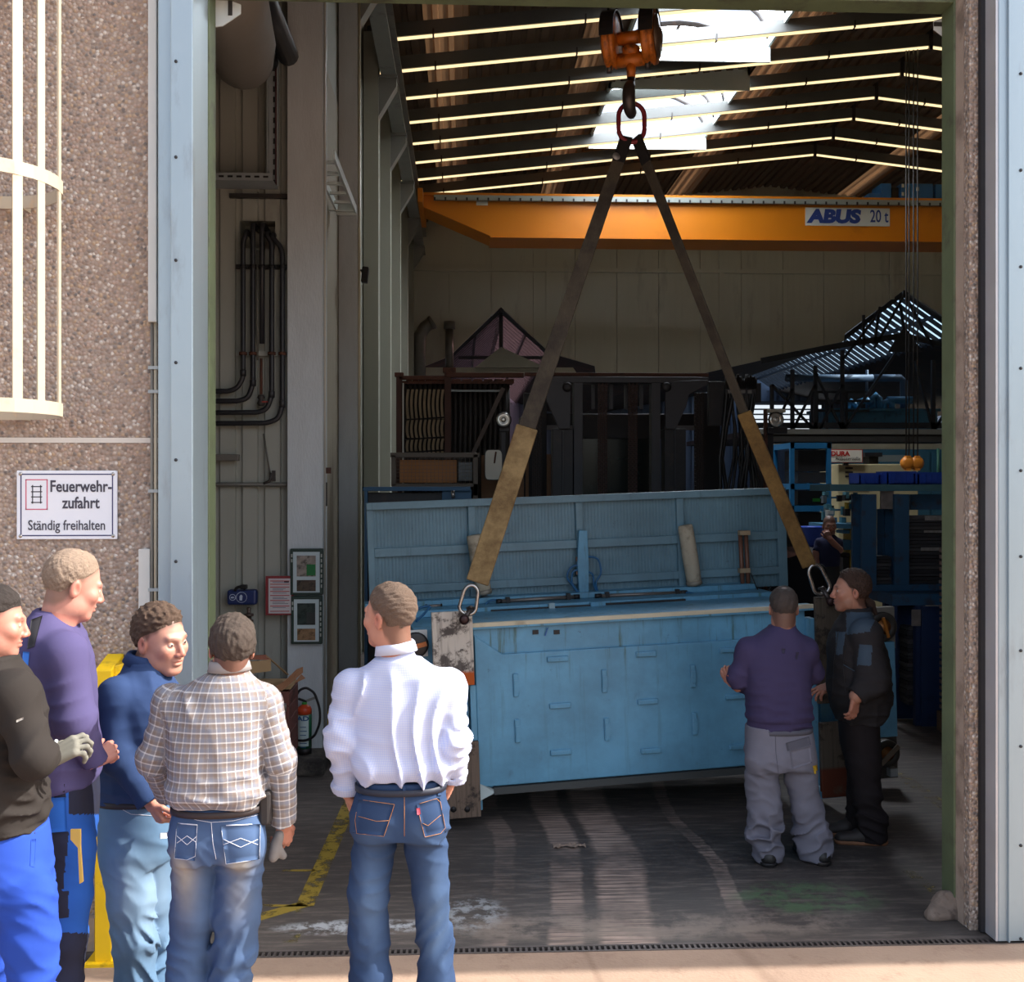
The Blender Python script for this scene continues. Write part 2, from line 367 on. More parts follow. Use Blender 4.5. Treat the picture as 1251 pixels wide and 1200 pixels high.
# zinc jamb on the left of the gate and its stepped flange
jl = thing('door_2', None, None, (-1.4,5.5,0)); jl['kind'] = 'structure'
xa, xb_, xc_ = X_(193,5.43), X_(208,5.40), XL-0.005
b = MB(); b.box((xb_,5.40,0), (xc_,YW+0.155,ZT+0.25)); b.build('jamb_post', M_ZINC, jl, bevel=0.006)
b = MB(); b.box((xa,5.43,0), (xb_,YW-0.002,ZT+0.25)); b.build('jamb_flange', M_ZINC, jl, bevel=0.004)
M_BOLT = pm('bolt_steel', (60,62,66), 0.4, 0.7)
for py in (75, 192, 318, 443, 562, 686, 850):
    p = at(215, py, 5.40); q = MB(); q.lathe((p.x,5.40,p.z), (0,-1,0), [(0,0.008),(0.004,0.008),(0.006,0.004)], 10); q.build('bolt', M_BOLT, jl)
# sliding gate leaf pushed open to the right
jr = thing('door_3', None, None, (3.4,5.46,0)); jr['kind'] = 'structure'
xe = X_(1220,5.40)
b = MB(); b.box((xe,5.40,0.01), (6.2,5.52,ZT+0.3)); b.build('leaf', M_ZINC, jr, bevel=0.004)
b = MB(); b.box((xe-0.012,5.405,0.01), (xe,5.515,ZT+0.3)); b.build('edge_profile', pm('bright_edge', (196,196,200), 0.4, 0.4), jr)
b = MB(); b.box((xe-0.035,5.515,0.01), (xe+0.02,5.545,ZT+0.3)); b.build('rubber_seal', pm('black_rubber', (34,34,38), 0.7), jr)
b = MB(); b.box((xe+0.045,5.385,0.01), (xe+0.052,5.40,ZT+0.3)); b.build('seam', M_ZINC, jr)
for py in (90, 208, 326, 450, 575, 680, 795, 912, 1033, 1147):
    p = at(1247, py, 5.40); q = MB(); q.lathe((p.x,5.40,p.z), (0,-1,0), [(0,0.008),(0.004,0.008),(0.006,0.004)], 10); q.build('bolt', M_BOLT, jr)
# ================================================================== hall: left side
YC = 9.10
def corrugated(x0, x1, y, z0, z1, pitch, flat, dep, hole=None):
    prof = []; x = x0
    while x < x1:
        prof += [(x,0), (x+flat,0), (x+flat+0.008,dep), (x+pitch-0.008,dep)]; x += pitch
    prof.append((x,0)); vs = []; fs = []
    if hole is not None:                                 # a real rectangular opening with a deep liner
        h0, h1, g0, g1 = hole; xs_ = [p[0] for p in prof]; ds_ = [p[1] for p in prof]
        prof = sorted(prof+[(h, float(np.interp(h, xs_, ds_))) for h in (h0, h1)]); q = MB()
        for (xa_, da), (xb2, db) in zip(prof[:-1], prof[1:]):
            cutm = h0-1e-6 < (xa_+xb2)/2 < h1+1e-6
            for za, zb_ in (((z0,g0),(g1,z1)) if cutm else ((z0,z1),)): q.add([(xa_,y+da,za),(xb2,y+db,za),(xb2,y+db,zb_),(xa_,y+da,zb_)], [(0,1,2,3)])
        yb = y+dep+0.05; x9 = prof[-1][0]
        for xa_, xb2, za, zb_ in ((x0,h0,z0,z1),(h1,x9,z0,z1),(h0,h1,z0,g0),(h0,h1,g1,z1)): q.add([(xa_,yb,za),(xb2,yb,za),(xb2,yb,zb_),(xa_,yb,zb_)], [(3,2,1,0)])
        yd = y+0.20
        q.add([(h0,y,g0),(h1,y,g0),(h1,y,g1),(h0,y,g1),(h0,yd,g0),(h1,yd,g0),(h1,yd,g1),(h0,yd,g1)], [(0,1,5,4),(1,2,6,5),(2,3,7,6),(3,0,4,7),(4,5,6,7)])
        return q
    for (px_, d) in prof: vs += [(px_,y+d,z0), (px_,y+d,z1)]
    n = len(prof)
    for i in range(n-1): fs.append((2*i, 2*i+2, 2*i+3, 2*i+1))
    # close the back so it is a slab
    vs += [(x0,y+dep+0.05,z0), (x0,y+dep+0.05,z1), (x,y+dep+0.05,z0), (x,y+dep+0.05,z1)]
    m = 2*n; fs.append((m+2, m, m+1, m+3))
    q = MB(); q.add(vs, fs); return q
wl = struct('wall_left', corrugated(X_(296.5,9.2)-0.184*14, X_(349,9.2), 9.2, 0, 9.6, 0.184, 0.120, 0.03, (X_(294,9.2), X_(337,9.2)-0.005, Z_(315,304,9.2), Z_(315,270,9.2))), M_CLAD)
b = MB(); b.box((-4.2,5.7,0), (-4.0,9.3,9.7)); struct('wall_left_porch', b, M_BEIGE)
XWALL = -1.36
b = MB(); b.box((XWALL-0.2,9.42,0), (XWALL,27.2,9.7)); struct('wall_left_hall', b, M_WALLPALE)
b = MB(); b.box((XWALL,9.42,0), (XWALL+0.012,12.1,6.4)); struct('trim_2', b, M_BEIGE)
def column(x0, x1, y, z1, label, mat, depth=0.30, plinth=None):
    c = thing('steel_column', label, 'column', ((x0+x1)/2, y+depth/2, 0), group=None)
    q = MB(); q.box((x0,y,0.02), (x1,y+0.022,z1)); q.build('front_flange', mat, c, bevel=0.004)
    q = MB(); q.box((x0,y+depth-0.022,0.02), (x1,y+depth,z1)); q.build('back_flange', mat, c, bevel=0.004)
    q = MB(); xm = (x0+x1)/2; q.box((xm-0.008,y+0.022,0.02), (xm+0.008,y+depth-0.022,z1)); q.build('web', mat, c)
    q = MB(); q.box((x0-0.03,y-0.03,0), (x1+0.03,y+depth+0.03,0.02)); q.build('base_plate', mat, c)
    return c
cx0, cx1 = X_(351,YC), X_(394,YC)
c0 = column(cx0, cx1, YC, 9.3, 'broad grey painted steel column above the fire extinguisher', M_COLUMN)
q = MB(); q.tube([(cx1+0.015,YC+0.03,0.13),(cx1+0.015,YC+0.03,9.2)], 0.009, 8); q.build('edge_pipe', pm('pale_pipe', (190,186,176), 0.4, 0.3), c0)
b = MB(); b.box((cx0-0.45,8.72,0), (cx1+0.06,9.16,0.13)); tag(b.build('column_plinth', pm('stained_plinth', (92,84,76), 0.85, var=0.3, scale=5, bump=0.6, bscale=30, dirt=(48,44,42), damt=0.6, dscale=4), bevel=0.015), 'stained low concrete plinth carrying the red fire extinguisher', 'plinth')
# pale runway columns along the left wall, with corbels
DCOL = [12.1, 15.1, 17.6, 20.4, 23.2, 25.9]
ZC = 7.85
ORD = ['first', 'second', 'third', 'fourth', 'fifth', 'sixth']
for i, d in enumerate(DCOL):
    mat = M_COLUMN if i == 0 else M_WALLPALE
    c = thing('runway_column', ORD[i]+' pale column along the cladded hall wall, counted from the gate, under the crane runway', 'column', (-1.25,d,0))
    q = MB(); q.box((XWALL+0.013,d,0), (-1.142,d+0.28,ZC+0.6)); q.build('shaft', mat, c, bevel=0.004)
    q = MB(); q.prism([(-1.142,d+0.02,ZC-0.55), (-1.142,d+0.02,ZC-0.03), (-0.90,d+0.02,ZC-0.03), (-0.90,d+0.02,ZC-0.14)], (0,0.22,0)); q.build('corbel', M_RUNWAY, c)
    q = MB(); q.box((-1.142,d-0.02,ZC-0.03), (-0.885,d+0.28,ZC)); q.build('corbel_plate', M_RUNWAY, c)
    if i == 0:
        q = MB(); q.tube([(-1.125,d+0.02,0.1),(-1.125,d+0.02,8.4)], 0.016, 8); q.build('edge_pipe', pm('cream_pipe', (206,198,172), 0.35, 0.2), c)
rw = thing('crane_runway', 'pale grey crane runway girder resting on the corbels', 'girder', (-1.0,16.5,ZC))
q = MB(); q.box((-1.02,6.0,ZC+0.03), (-0.99,27.0,ZC+0.44)); q.build('web', M_RUNWAY, rw)
q = MB(); q.box((-1.11,6.0,ZC), (-0.90,27.0,ZC+0.03)); q.build('bottom_flange', M_RUNWAY, rw)
q = MB(); q.box((-1.13,6.0,ZC+0.44), (-0.88,27.0,ZC+0.47)); q.build('top_flange', M_RUNWAY, rw)
q = MB(); q.box((-1.03,6.0,ZC+0.47), (-0.98,27.0,ZC+0.53)); q.build('rail', M_STEELDARK, rw)
# ================================================================== back wall with the cut-out towards the old hall
YB = 27.0
cut = [(480,456),(512,450),(548,436),(612,375),(672,431),(727,447),(728,456),(860,456),(1031,417),(1032,408),(1105,354),(1200,418),(1300,470)]
def cut_z(x):
    P = [at(px, py, YB) for px, py in cut]
    for a, c in zip(P[:-1], P[1:]):
        if a.x <= x <= c.x: return a.z+(c.z-a.z)*(x-a.x)/(c.x-a.x) if c.x > a.x+1e-6 else a.z
    return 4.5
kinks = [at(px, py, YB).x for px, py in cut]
b = MB(); b.box((XWALL,YB+0.09,9.0), (16,YB+0.14,9.75)); wb = struct('wall_back', b, M_BACKWALL)
x = XWALL
while x < 15.9:
    x1 = min(x+1.03, 16)
    xs = [x]+[k for k in kinks if x+0.02 < k < x1-0.02]+[x1]
    poly = [(x,YB,9.7), (x1,YB,9.7)]+[(k,YB,cut_z(k)) for k in reversed(xs)]
    q = MB(); q.prism([(p[0]+(0.006 if p[0] == x else -0.006 if p[0] == x1 else 0), p[1], p[2]) for p in poly], (0,0.09,0)); q.build('cladding_panel', M_BACKWALL, wb)
    if x > XWALL+0.1:
        q = MB(); q.box((x-0.05,YB+0.085,max(cut_z(x-0.05),cut_z(x+0.05))), (x+0.05,YB+0.12,9.7)); q.build('joint_backing', M_BACKWALL, wb)
    # fine ribs on each sheet
    q = MB(); k = x+0.13
    while k < x1-0.1:
        q.box((k,YB-0.006,max(cut_z(k), cut_z(k+0.012))+0.02), (k+0.012,YB,9.7)); k += 0.147
    tag(q.build('rib', M_BACKWALL, wb), kind='stuff')
    x += 1.03
for px in (670, 881, 1089):
    xx = X_(px, YB); q = MB(); q.box((xx-0.06,YB-0.05,cut_z(xx)), (xx+0.06,YB,9.7)); q.build('cover_strip', M_BACKWALL, wb)
for py in (331, 238):
    zz = Z_(800, py, YB); q = MB(); q.box((XWALL,YB-0.06,zz-0.05), (15.9,YB,zz+0.05)); q.build('rail', M_BACKWALL, wb)
b = MB(); b.box((15.9,5.7,0), (16.1,27.2,9.7)); b.box((15.9,27.2,0), (16.1,46,4.2)); struct('wall_right', b, M_BACKWALL)
# ================================================================== roof
XRG, ZRG, SLP = 7.57, 9.35, 0.114
def zroof(x): return ZRG-SLP*abs(x-XRG)
R_Y = [17.6+1.176*(i-2) for i in range(8)]
bands = [(-0.54,0.10), (1.80,2.32), (4.95,5.65), (9.25,9.75)]
holes = [(13.4,17.3), (18.5,21.9)]
HX0, HX1 = 2.46, 4.86
def roof_sheet(x0, x1, y0, y1):
    vs, fs = [], []; prof = []; x = x0; up = 0.27
    n = max(1, round((x1-x0)/0.2)); p = (x1-x0)/n
    for i in range(n): prof += [(x,0), (x+p*0.52,0), (x+p*0.60,0.05), (x+p*0.92,0.05)]; x += p
    prof.append((x1,0))
    for xx, d in prof: vs += [(xx,y0,zroof(xx)+up+d), (xx,y1,zroof(xx)+up+d)]
    for i in range(len(prof)-1): fs.append((2*i, 2*i+1, 2*i+3, 2*i+2))
    return vs, fs
b = MB(); segs = [-4.2]+[q for bb in bands for q in bb]+[16.1]
for i in range(0, len(segs), 2):
    a, c = segs[i], segs[i+1]
    if a < HX0 and c > HX1:
        b.add(*roof_sheet(a, HX0, 5.6, 27.1)); b.add(*roof_sheet(HX1, c, 5.6, 27.1))
        ys = [5.6]+[q for h in holes for q in h]+[27.1]
        for k in range(0, len(ys), 2): b.add(*roof_sheet(HX0, HX1, ys[k], ys[k+1]))
    elif c-a > 4: b.add(*roof_sheet(a, XRG, 5.6, 27.1)) if a < XRG < c else b.add(*roof_sheet(a, c, 5.6, 27.1)); b.add(*roof_sheet(XRG, c, 5.6, 27.1)) if a < XRG < c else None
    else: b.add(*roof_sheet(a, c, 5.6, 27.1))
ceil = struct('ceiling', b, M_ROOF)
# opaque deck above the sheets keeps the hall dark
b = MB()
for a, c in ((-4.3,-0.52), (0.08,1.82), (2.30,HX0-0.05), (HX1+0.05,4.97), (5.63,XRG), (XRG,9.27), (9.73,16.2)):
    zz0, zz1 = zroof(a)+0.40, zroof(c)+0.40
    b.prism([(a,5.5,zz0),(c,5.5,zz1),(c,5.5,zz1+0.05),(a,5.5,zz0+0.05)], (0,21.7,0))
ys = [5.5]+[q for h in holes for q in h]+[27.2]
for k in range(0, len(ys), 2):
    zz0, zz1 = zroof(HX0-0.05)+0.40, zroof(HX1+0.05)+0.40
    b.prism([(HX0-0.05,ys[k],zz0),(HX1+0.05,ys[k],zz1),(HX1+0.05,ys[k],zz1+0.05),(HX0-0.05,ys[k],zz0+0.05)], (0,ys[k+1]-ys[k],0))
b.build('roof_deck', M_ROOF, ceil)
for a, c in bands:
    q = MB(); q.add(*roof_sheet(a, c, 5.6, 27.1)); q.build('light_band', M_BAND, ceil)
for k, (a, c) in enumerate(holes):
    sk = thing('window_%d' % (k+1), None, None, ((HX0+HX1)/2,(a+c)/2,zroof(3.7)+0.3)); sk['kind'] = 'structure'
    zl, zh = zroof(HX0)+0.2, zroof(HX1)+0.2
    for (xa_, ya_, xb2, yb2) in ((HX0,a,HX0+0.04,c), (HX1-0.04,a,HX1,c), (HX0,a,HX1,a+0.04), (HX0,c-0.04,HX1,c)):
        q = MB(); q.box((xa_,ya_,min(zl,zh)-0.02+(0.25 if xa_ > 4 else 0)), (xb2,yb2,zh+0.16)); q.build('upstand', M_UPSTAND, sk)
    # barrel vault of panes between arched ribs
    n = max(3, round((c-a)/0.95)); L = (c-a-0.08)/n; arc = []
    for j in range(13):
        u = PI*j/12; arc.append((( HX0+HX1)/2-math.cos(u)*(HX1-HX0)/2*0.98, zh+0.12+math.sin(u)*0.75))
    for i in range(n):
        y0 = a+0.04+i*L; vs = []; fs = []
        for xx, zz in arc: vs += [(xx,y0+0.02,zz), (xx,y0+L-0.02,zz)]
        for j in range(12): fs.append((2*j, 2*j+2, 2*j+3, 2*j+1))
        mk('pane', vs, fs, M_SKY, sk)
    for i in range(n+1):
        y0 = a+0.04+i*L; q = MB(); q.tube([(xx,y0,zz-0.035) for xx, zz in arc], 0.045, 6); q.build('rib', M_STEELDARK, sk)
    q = MB(); q.tube([((HX0+HX1)/2,a+0.05,zh+0.80), ((HX0+HX1)/2,c-0.05,zh+0.80)], 0.03, 6); q.build('ridge_bar', M_STEELDARK, sk)
M_RAFT = M_RAFTER
for i, y in enumerate(R_Y):
    r = thing('roof_beam', 'slim pitched roof beam with a glowing strip along its underside', 'beam', (XRG,y,ZRG-0.7), group='roof beams with light strips across the hall')
    xs = [(-1.3,XRG), (XRG,15.9)]
    for x0, x1 in xs:
        q = MB(); q.prism([(x0,y-0.05,zroof(x0)+0.03),(x1,y-0.05,zroof(x1)+0.03),(x1,y-0.05,zroof(x1)+0.22),(x0,y-0.05,zroof(x0)+0.22)], (0,0.10,0)); q.build('rafter', M_RAFT, r)
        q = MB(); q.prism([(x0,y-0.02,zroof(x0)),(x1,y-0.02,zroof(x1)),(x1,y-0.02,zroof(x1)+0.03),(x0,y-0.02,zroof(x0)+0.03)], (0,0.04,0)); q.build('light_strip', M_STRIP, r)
        x = x0+0.9
        while x < x1-0.3:
            q = MB(); q.box((x-0.012,y-0.055,zroof(x)-0.004), (x+0.012,y+0.05,zroof(x)+0.10)); q.build('clip', M_STEELDARK, r); x += 2.1
    q = MB(); q.box((XRG-0.03,y-0.06,ZRG-0.04), (XRG+0.03,y+0.06,ZRG+0.30)); q.build('ridge_plate', M_STEELDARK, r)
# white bracket plates bolted behind the gate frame
def bracket(px0, px1, py0, py1, Y, flip, label):
    p = [at(px0,py0,Y), at(px1,py0,Y), at(px1,py1,Y)]
    z0, z1 = p[2].z, p[0].z; xa2, xb3 = p[0].x, p[1].x; w = xb3-xa2; h = z1-z0
    P = [(1,0),(1,1),(0.75,0.92),(0,0.7),(0,0.42),(0.62,0.05)]
    if flip: P = [(1-u, v) for u, v in P]
    t_ = thing('gusset_plate', label, 'bracket', ((xa2+xb3)/2,Y,z0))
    q = MB(); q.prism([(xa2+u*w,Y,z0+v*h) for u, v in P], (0,0.012,0)); q.build('plate', pm('white_paint', (205,212,214), 0.5, var=0.05), t_, bevel=0.002)
    u = 0.35 if not flip else 0.65
    q = MB(); q.cbox((xa2+u*w,Y-0.003,z0+0.58*h), (0.10 if not flip else 0.022,0.004,0.022 if not flip else 0.08)); q.build('painted_slot', M_STEELDARK, t_)  # no cut-out: the shade inside the slot is painted as a dark bar
bracket(1141,1172,14,52,5.876,False,'white gusset plate with a painted dark slit in the upper gate corner beside the green frame')
bracket(258,294,-8,34,5.876,True,'white gusset plate in front of the grey duct end')
# ================================================================== the old hall behind the cut-out
M_OLDROOF = pm('sooty_roof', (44,36,32), 0.8, var=0.3, scale=2, dirt=(70,46,36), damt=0.4)
M_FARWALL = pm('far_blue_grey_wall', (96,108,126), 0.7, var=0.15, scale=1.0, stretch=(1,1,0.3))
M_BLUE = pm('machine_blue', (58,112,142), 0.5, 0.0, var=0.15, scale=5, dirt=(40,62,74), damt=0.4, dscale=5)
M_BLUE2 = pm('stillage_blue', (40,84,118), 0.5, 0.0, var=0.14, scale=4, dirt=(60,50,46), damt=0.35, dscale=6)
M_NAVY = pm('bin_blue', (30,52,90), 0.5, 0.0, var=0.14, scale=4, dirt=(20,34,60), damt=0.35, dscale=3)
M_BRIGHTBLUE = pm('crate_blue', (36,74,176), 0.45, 0.0, var=0.1, scale=6)
M_BLACK = pm('black_steel', (30,29,31), 0.5, 0.2, var=0.3, scale=5, dirt=(54,44,38), damt=0.3, dscale=6)
M_RUST = pm('rusty_brown', (92,56,42), 0.7, 0.2, var=0.3, scale=7, dirt=(60,38,30), damt=0.5, dscale=7)
def m_glass(name, tint, trans, tl=0.0):
    t = NT(name); tr = t.n('ShaderNodeBsdfTransparent'); tr.inputs[0].default_value = (*lin(tint), 1)
    d = t.n('ShaderNodeBsdfTranslucent' if tl else 'ShaderNodeBsdfGlossy'); d.inputs[0].default_value = (*lin(tint), 1)
    mx = t.n('ShaderNodeMixShader'); mx.inputs[0].default_value = trans; t.l(d.outputs[0], mx.inputs[1]); t.l(tr.outputs[0], mx.inputs[2]); t.l(mx.outputs[0], t.out.inputs[0]); return t.m
M_GLASS = m_glass('roof_glass', (190,214,236), 0.85)
M_PINK = m_glass('pink_dirty_glass', (206,160,162), 0.12, 1.0)
YE = 44.0
# old roof slabs either side of the lanterns
b = MB()
def slab(a, c, th=0.10):
    A, Cc = at(*a, YB+0.1), at(*c, YB+0.1)
    b.prism([(A.x,A.y,A.z),(Cc.x,Cc.y,Cc.z),(Cc.x,Cc.y,Cc.z+th),(A.x,A.y,A.z+th)], (0,YE-YB,0))
for a, c in (((420,474),(512,450)), ((512,450),(548,436)), ((672,431),(727,447)), ((727,447),(795,459)), ((795,459),(1031,417)), ((1180,409),(1330,440)), ((1330,440),(1420,470))): slab(a, c)
struct('ceiling_old_hall', b, M_OLDROOF)
b = corrugated(-4, 22, YE, 0, 6.2, 0.4, 0.25, 0.05); struct('wall_far', b, M_FARWALL)
b = MB(); b.box((-4.2,27.2,0), (-4.0,YE,9.5)); struct('wall_left_old_hall', b, M_FARWALL)
def lantern(n, L, A, R, y1, pitch, gm, bm):
    o = thing('window_%d' % n, None, None, at(A[0],A[1]+30,YB+3)); o['kind'] = 'structure'
    pl, pa, pr = at(*L, YB+0.12), at(*A, YB+0.12), at(*R, YB+0.12)
    for p in (pl, pr):
        vs = [p, pa, pa+Vector((0,y1-YB,0)), p+Vector((0,y1-YB,0))]; mk('pane', vs, [(0,1,2,3)], gm, o)
        q = MB(); q.bar(p+Vector((0,0.05,-0.03)), pa+Vector((0,0.05,-0.03)), 0.10, 0.12); first = q.build('glazing_bar', bm, o)
        k = 1
        while 0.05+k*pitch < y1-YB:
            q0 = MB()
            if k == 1: q0.bar(p+Vector((0,0.05+k*pitch,-0.03)), pa+Vector((0,0.05+k*pitch,-0.03)), 0.055, 0.10); bar0 = q0.build('glazing_bar', bm, o)
            else: twin(bar0, o, (0,(k-1)*pitch,0))
            k += 1
        for f in (0.5,):
            m = p.lerp(pa, f); q = MB(); q.bar(m+Vector((0,0,-0.08)), m+Vector((0,y1-YB,-0.08)), 0.06, 0.08); q.build('purlin', bm, o)
    q = MB(); q.bar(pa+Vector((0,-0.1,-0.04)), pa+Vector((0,y1-YB,-0.04)), 0.14, 0.14); q.build('ridge', bm, o)
    # closed gable at the far end
    q = MB(); q.prism([tuple(pl+Vector((0,y1-YB,0))), tuple(pa+Vector((0,y1-YB,0))), tuple(pr+Vector((0,y1-YB,0)))], (0,0.1,0)); q.build('gable', M_FARWALL, o)
    return o
M_BAR = pm('glazing_bar_paint', (36,40,48), 0.6, var=0.2)
lantern(4, (548,436), (612,377), (672,431), 43.9, 0.55, M_PINK, M_BAR)
lantern(5, (1031,412), (1105,356), (1180,409), 43.9, 0.46, M_GLASS, M_BAR)
# king post of the pink lantern
tz = thing('lantern_truss', 'dark king post frame under the pink glass lantern', 'truss', at(612,440,YB+0.25))
q = MB(); q.bar(at(612,380,YB+0.25), at(612,440,YB+0.25), 0.10, 0.06, (0,1,0)); q.build('post', M_BAR, tz)
q = MB(); q.bar(at(560,437,YB+0.25), at(665,437,YB+0.25), 0.06, 0.08); q.build('tie', M_BAR, tz)
q = MB(); q.prism([tuple(at(520,449,26.6)), tuple(at(700,449,26.6)), tuple(at(706,458,26.6)), tuple(at(520,458,26.6))], (0,0.25,0))
tag(q.build('air_duct', pm('cream_duct', (172,168,150), 0.6, var=0.06)), 'long cream box duct running below the pink lantern', 'duct')
q = MB(); q.prism([tuple(at(580,449,26.4)), tuple(at(612,424,26.4)), tuple(at(660,446,26.4)), tuple(at(660,449,26.4))], (0,0.2,0))
tag(q.build('roof_hood', pm('cream_hood', (150,148,134), 0.6)), 'cream sloping hood on top of the box duct', 'hood')
# vent pipes
M_PIPE = pm('spiral_pipe', (120,118,112), 0.45, 0.5, var=0.15, scale=5)
def pix(pts, Y): return [at(px, py, Y) for px, py in pts]
q = MB(); q.tube(pix([(512,470),(512,425),(513,410),(519,400),(527,394)], 26.2), 0.15, 14)
vp = thing('vent_pipe', 'bent metal vent pipe with a curved top beside the pale columns', 'pipe', at(512,470,26.2)); q.build('pipe', M_PIPE, vp)
q = MB(); q.lathe(at(525,396,26.2), (0.8,0,0.55), [(0,0.15),(0.05,0.17),(0.10,0.17)], 14); q.build('rim', M_PIPE, vp)
vp = thing('vent_pipe', 'straight metal vent pipe in front of the pink lantern', 'pipe', at(549,449,26.72))
q = MB(); q.tube(pix([(549,449.5),(549,402)], 26.72), 0.10, 14); q.build('pipe', M_PIPE, vp)
q = MB(); q.tube(pix([(549,402),(549,393)], 26.72), 0.14, 14); q.build('rim', M_PIPE, vp)
# dark lattice truss carrying the old roof on the right
tr = thing('lattice_truss', 'dark riveted lattice truss below the glazed roof', 'truss', at(1050,528,26.5))
def truss_bar(a, c, w=0.07, Y=26.5, nm='member'):
    q = MB(); q.bar(at(*a, Y), at(*c, Y), w, 0.07, (0,1,0)); q.build(nm, M_BAR, tr)
truss_bar((930,441),(1032,421),0.14,nm='top_chord'); truss_bar((1032,421),(1105,410),0.14,nm='top_chord'); truss_bar((1105,410),(1185,430),0.12,nm='top_chord')
truss_bar((925,520),(1190,520),0.14,nm='bottom_chord')
for px, y0 in ((943,470),(968,452),(996,447),(1029,428),(1140,440),(1166,450)): truss_bar((px,y0),(px,527),0.09,nm='post')
for a, c in (((943,470),(996,527)),((968,527),(996,470)),((945,527),(968,475)),((996,455),(1029,527)),((1029,527),(1095,430)),((1000,527),(1029,470)),((1118,440),(1140,527)),((1140,527),(1170,480)),((1029,440),(1068,390)),((1068,420),(1075,375)),((1105,410),(1100,372)),((1068,425),(1105,360)),((1140,425),(1105,360)),((1055,426),(1055,385))): truss_bar(a, c, 0.055, nm='diagonal')
q = MB(); q.prism([tuple(at(1085,430,26.45)), tuple(at(1105,398,26.45)), tuple(at(1127,430,26.45))], (0,0.05,0)); q.build('gusset', M_BAR, tr)
# mezzanine floor edge: three long beams
mz = thing('mezzanine_edge', 'long steel beams edging the upper platform behind the lorry lamps', 'platform', at(1050,552,25.6))
for y0, y1, c in ((524,531,(132,130,124)), (533,540,(70,68,66)), (542,549,(176,170,150))):
    a, d = at(905,y0,25.6), at(1200,y1,25.6); q = MB(); q.box((a.x,25.6,a.z), (d.x,25.75,d.z)); q.build('beam', pm('edge_beam_%d' % c[0], c, 0.5, 0.2, var=0.15), mz)
a, d = at(905,528,25.7), at(1230,535,25.7); q = MB(); q.box((a.x,25.7,a.z), (d.x,32,d.z)); q.build('deck', M_STEELDARK, mz)
for px in (935,1060,1180): xx = X_(px,25.68); q = MB(); q.box((xx-0.08,25.62,0), (xx+0.08,25.74,at(1050,549,25.6).z)); q.build('support_post', M_STEELDARK, mz)
# blue tank with pipe bends on the platform
zt = at(1050,527,25.7).z
tk = thing('hydraulic_tank', 'blue hydraulic tank with bent pipes on the upper platform', 'tank', (at(1075,527,28).x,28,zt))
a, d = at(1006,500,28), at(1146,524,28); q = MB(); q.box((a.x,28,zt), (d.x,29.2,a.z)); q.build('body', M_BLUE, tk, bevel=0.03)
q = MB(); q.box((a.x-0.05,27.95,a.z-0.05), (d.x+0.05,29.25,a.z+0.02)); q.build('lid', M_BLUE, tk)
for pts in ([(1066,500),(1066,487),(1070,483),(1074,487),(1074,500)], [(1036,500),(1036,494),(1040,491),(1044,494),(1048,498)], [(1080,500),(1080,492),(1086,490),(1090,494),(1090,500)], [(1046,500),(1050,491),(1058,489),(1064,492)]):
    q = MB(); q.tube(pix(pts, 28.3), 0.09, 10); q.build('pipe_bend', M_BLUE, tk)
q = MB(); q.tube(pix([(1084,489),(1115,489)], 28.3), 0.10, 10); q.build('pipe', M_BLUE, tk)
q = MB(); q.tube(pix([(1066,462),(1100,462),(1104,466),(1104,500)], 28.8), 0.10, 10); q.build('pipe', pm('far_pipe', (84,100,118), 0.5), tk)
q = MB(); q.tube(pix([(1059,452),(1059,500)], 28.8), 0.04, 8); q.build('pipe', MATS['far_pipe'], tk)
q = MB(); q.tube(pix([(960,462),(1066,462)], 28.8), 0.10, 10); q.build('pipe', MATS['far_pipe'], tk)
rl = thing('guard_rail', 'dark guard rail in front of the blue tank on the platform', 'railing', (at(1020,527,26.9).x,26.9,zt))
for px in (992,998,1010,1034): q = MB(); q.bar(at(px,478,26.9), (at(px,527,26.9).x,26.9,zt), 0.06, 0.05, (0,1,0)); q.build('post', M_BAR, rl)
for py in (479,490,502): q = MB(); q.bar(at(990,py,26.9), at(1062,py,26.9), 0.04, 0.06); q.build('bar', M_BAR, rl)
# lit window slats at the end of the old hall
wd = thing('window_6', None, None, at(965,526,YE-0.3)); wd['kind'] = 'structure'
M_SLAT = glow('daylit_slat', (226,236,246), 0.9)
for k in range(5):
    a, d = at(915,495+k*6.2,YE-0.2), at(1003,499.4+k*6.2,YE-0.2); q = MB(); q.box((a.x,YE-0.25,a.z), (d.x,YE-0.2,d.z)); q.build('pane', M_SLAT, wd)
q = MB()
a, d = at(912,490,YE-0.2), at(1006,527,YE-0.2); q.box((a.x,YE-0.18,d.z), (d.x,YE-0.05,a.z)); q.build('frame', M_BAR, wd)
# ---------------------------------------------------------------- machine zone on the right
bk = MB(); a, d = at(1010,549,24), at(1200,600,24); bk.box((a.x,24,0), (d.x,24.4,a.z))
cb = thing('wall_cabinet', 'tall teal switch cabinet row behind the beige machine', 'cabinet', ((a.x+d.x)/2,24,0))
bk.build('body', pm('teal_cabinet', (40,84,104), 0.5, var=0.1), cb)
for k in range(6):
    xx = a.x+(d.x-a.x)*k/6; q = MB(); q.box((xx+0.03,23.97,0.1), (xx+(d.x-a.x)/6-0.03,24,a.z-0.05)); q.build('door', MATS['teal_cabinet'], cb)
for px in (1146,1152,1157): q = MB(); q.tube(pix([(px,548),(px,590)], 23.8), 0.03, 8); q.build('conduit', pm('green_conduit', (70,120,104), 0.5), cb)
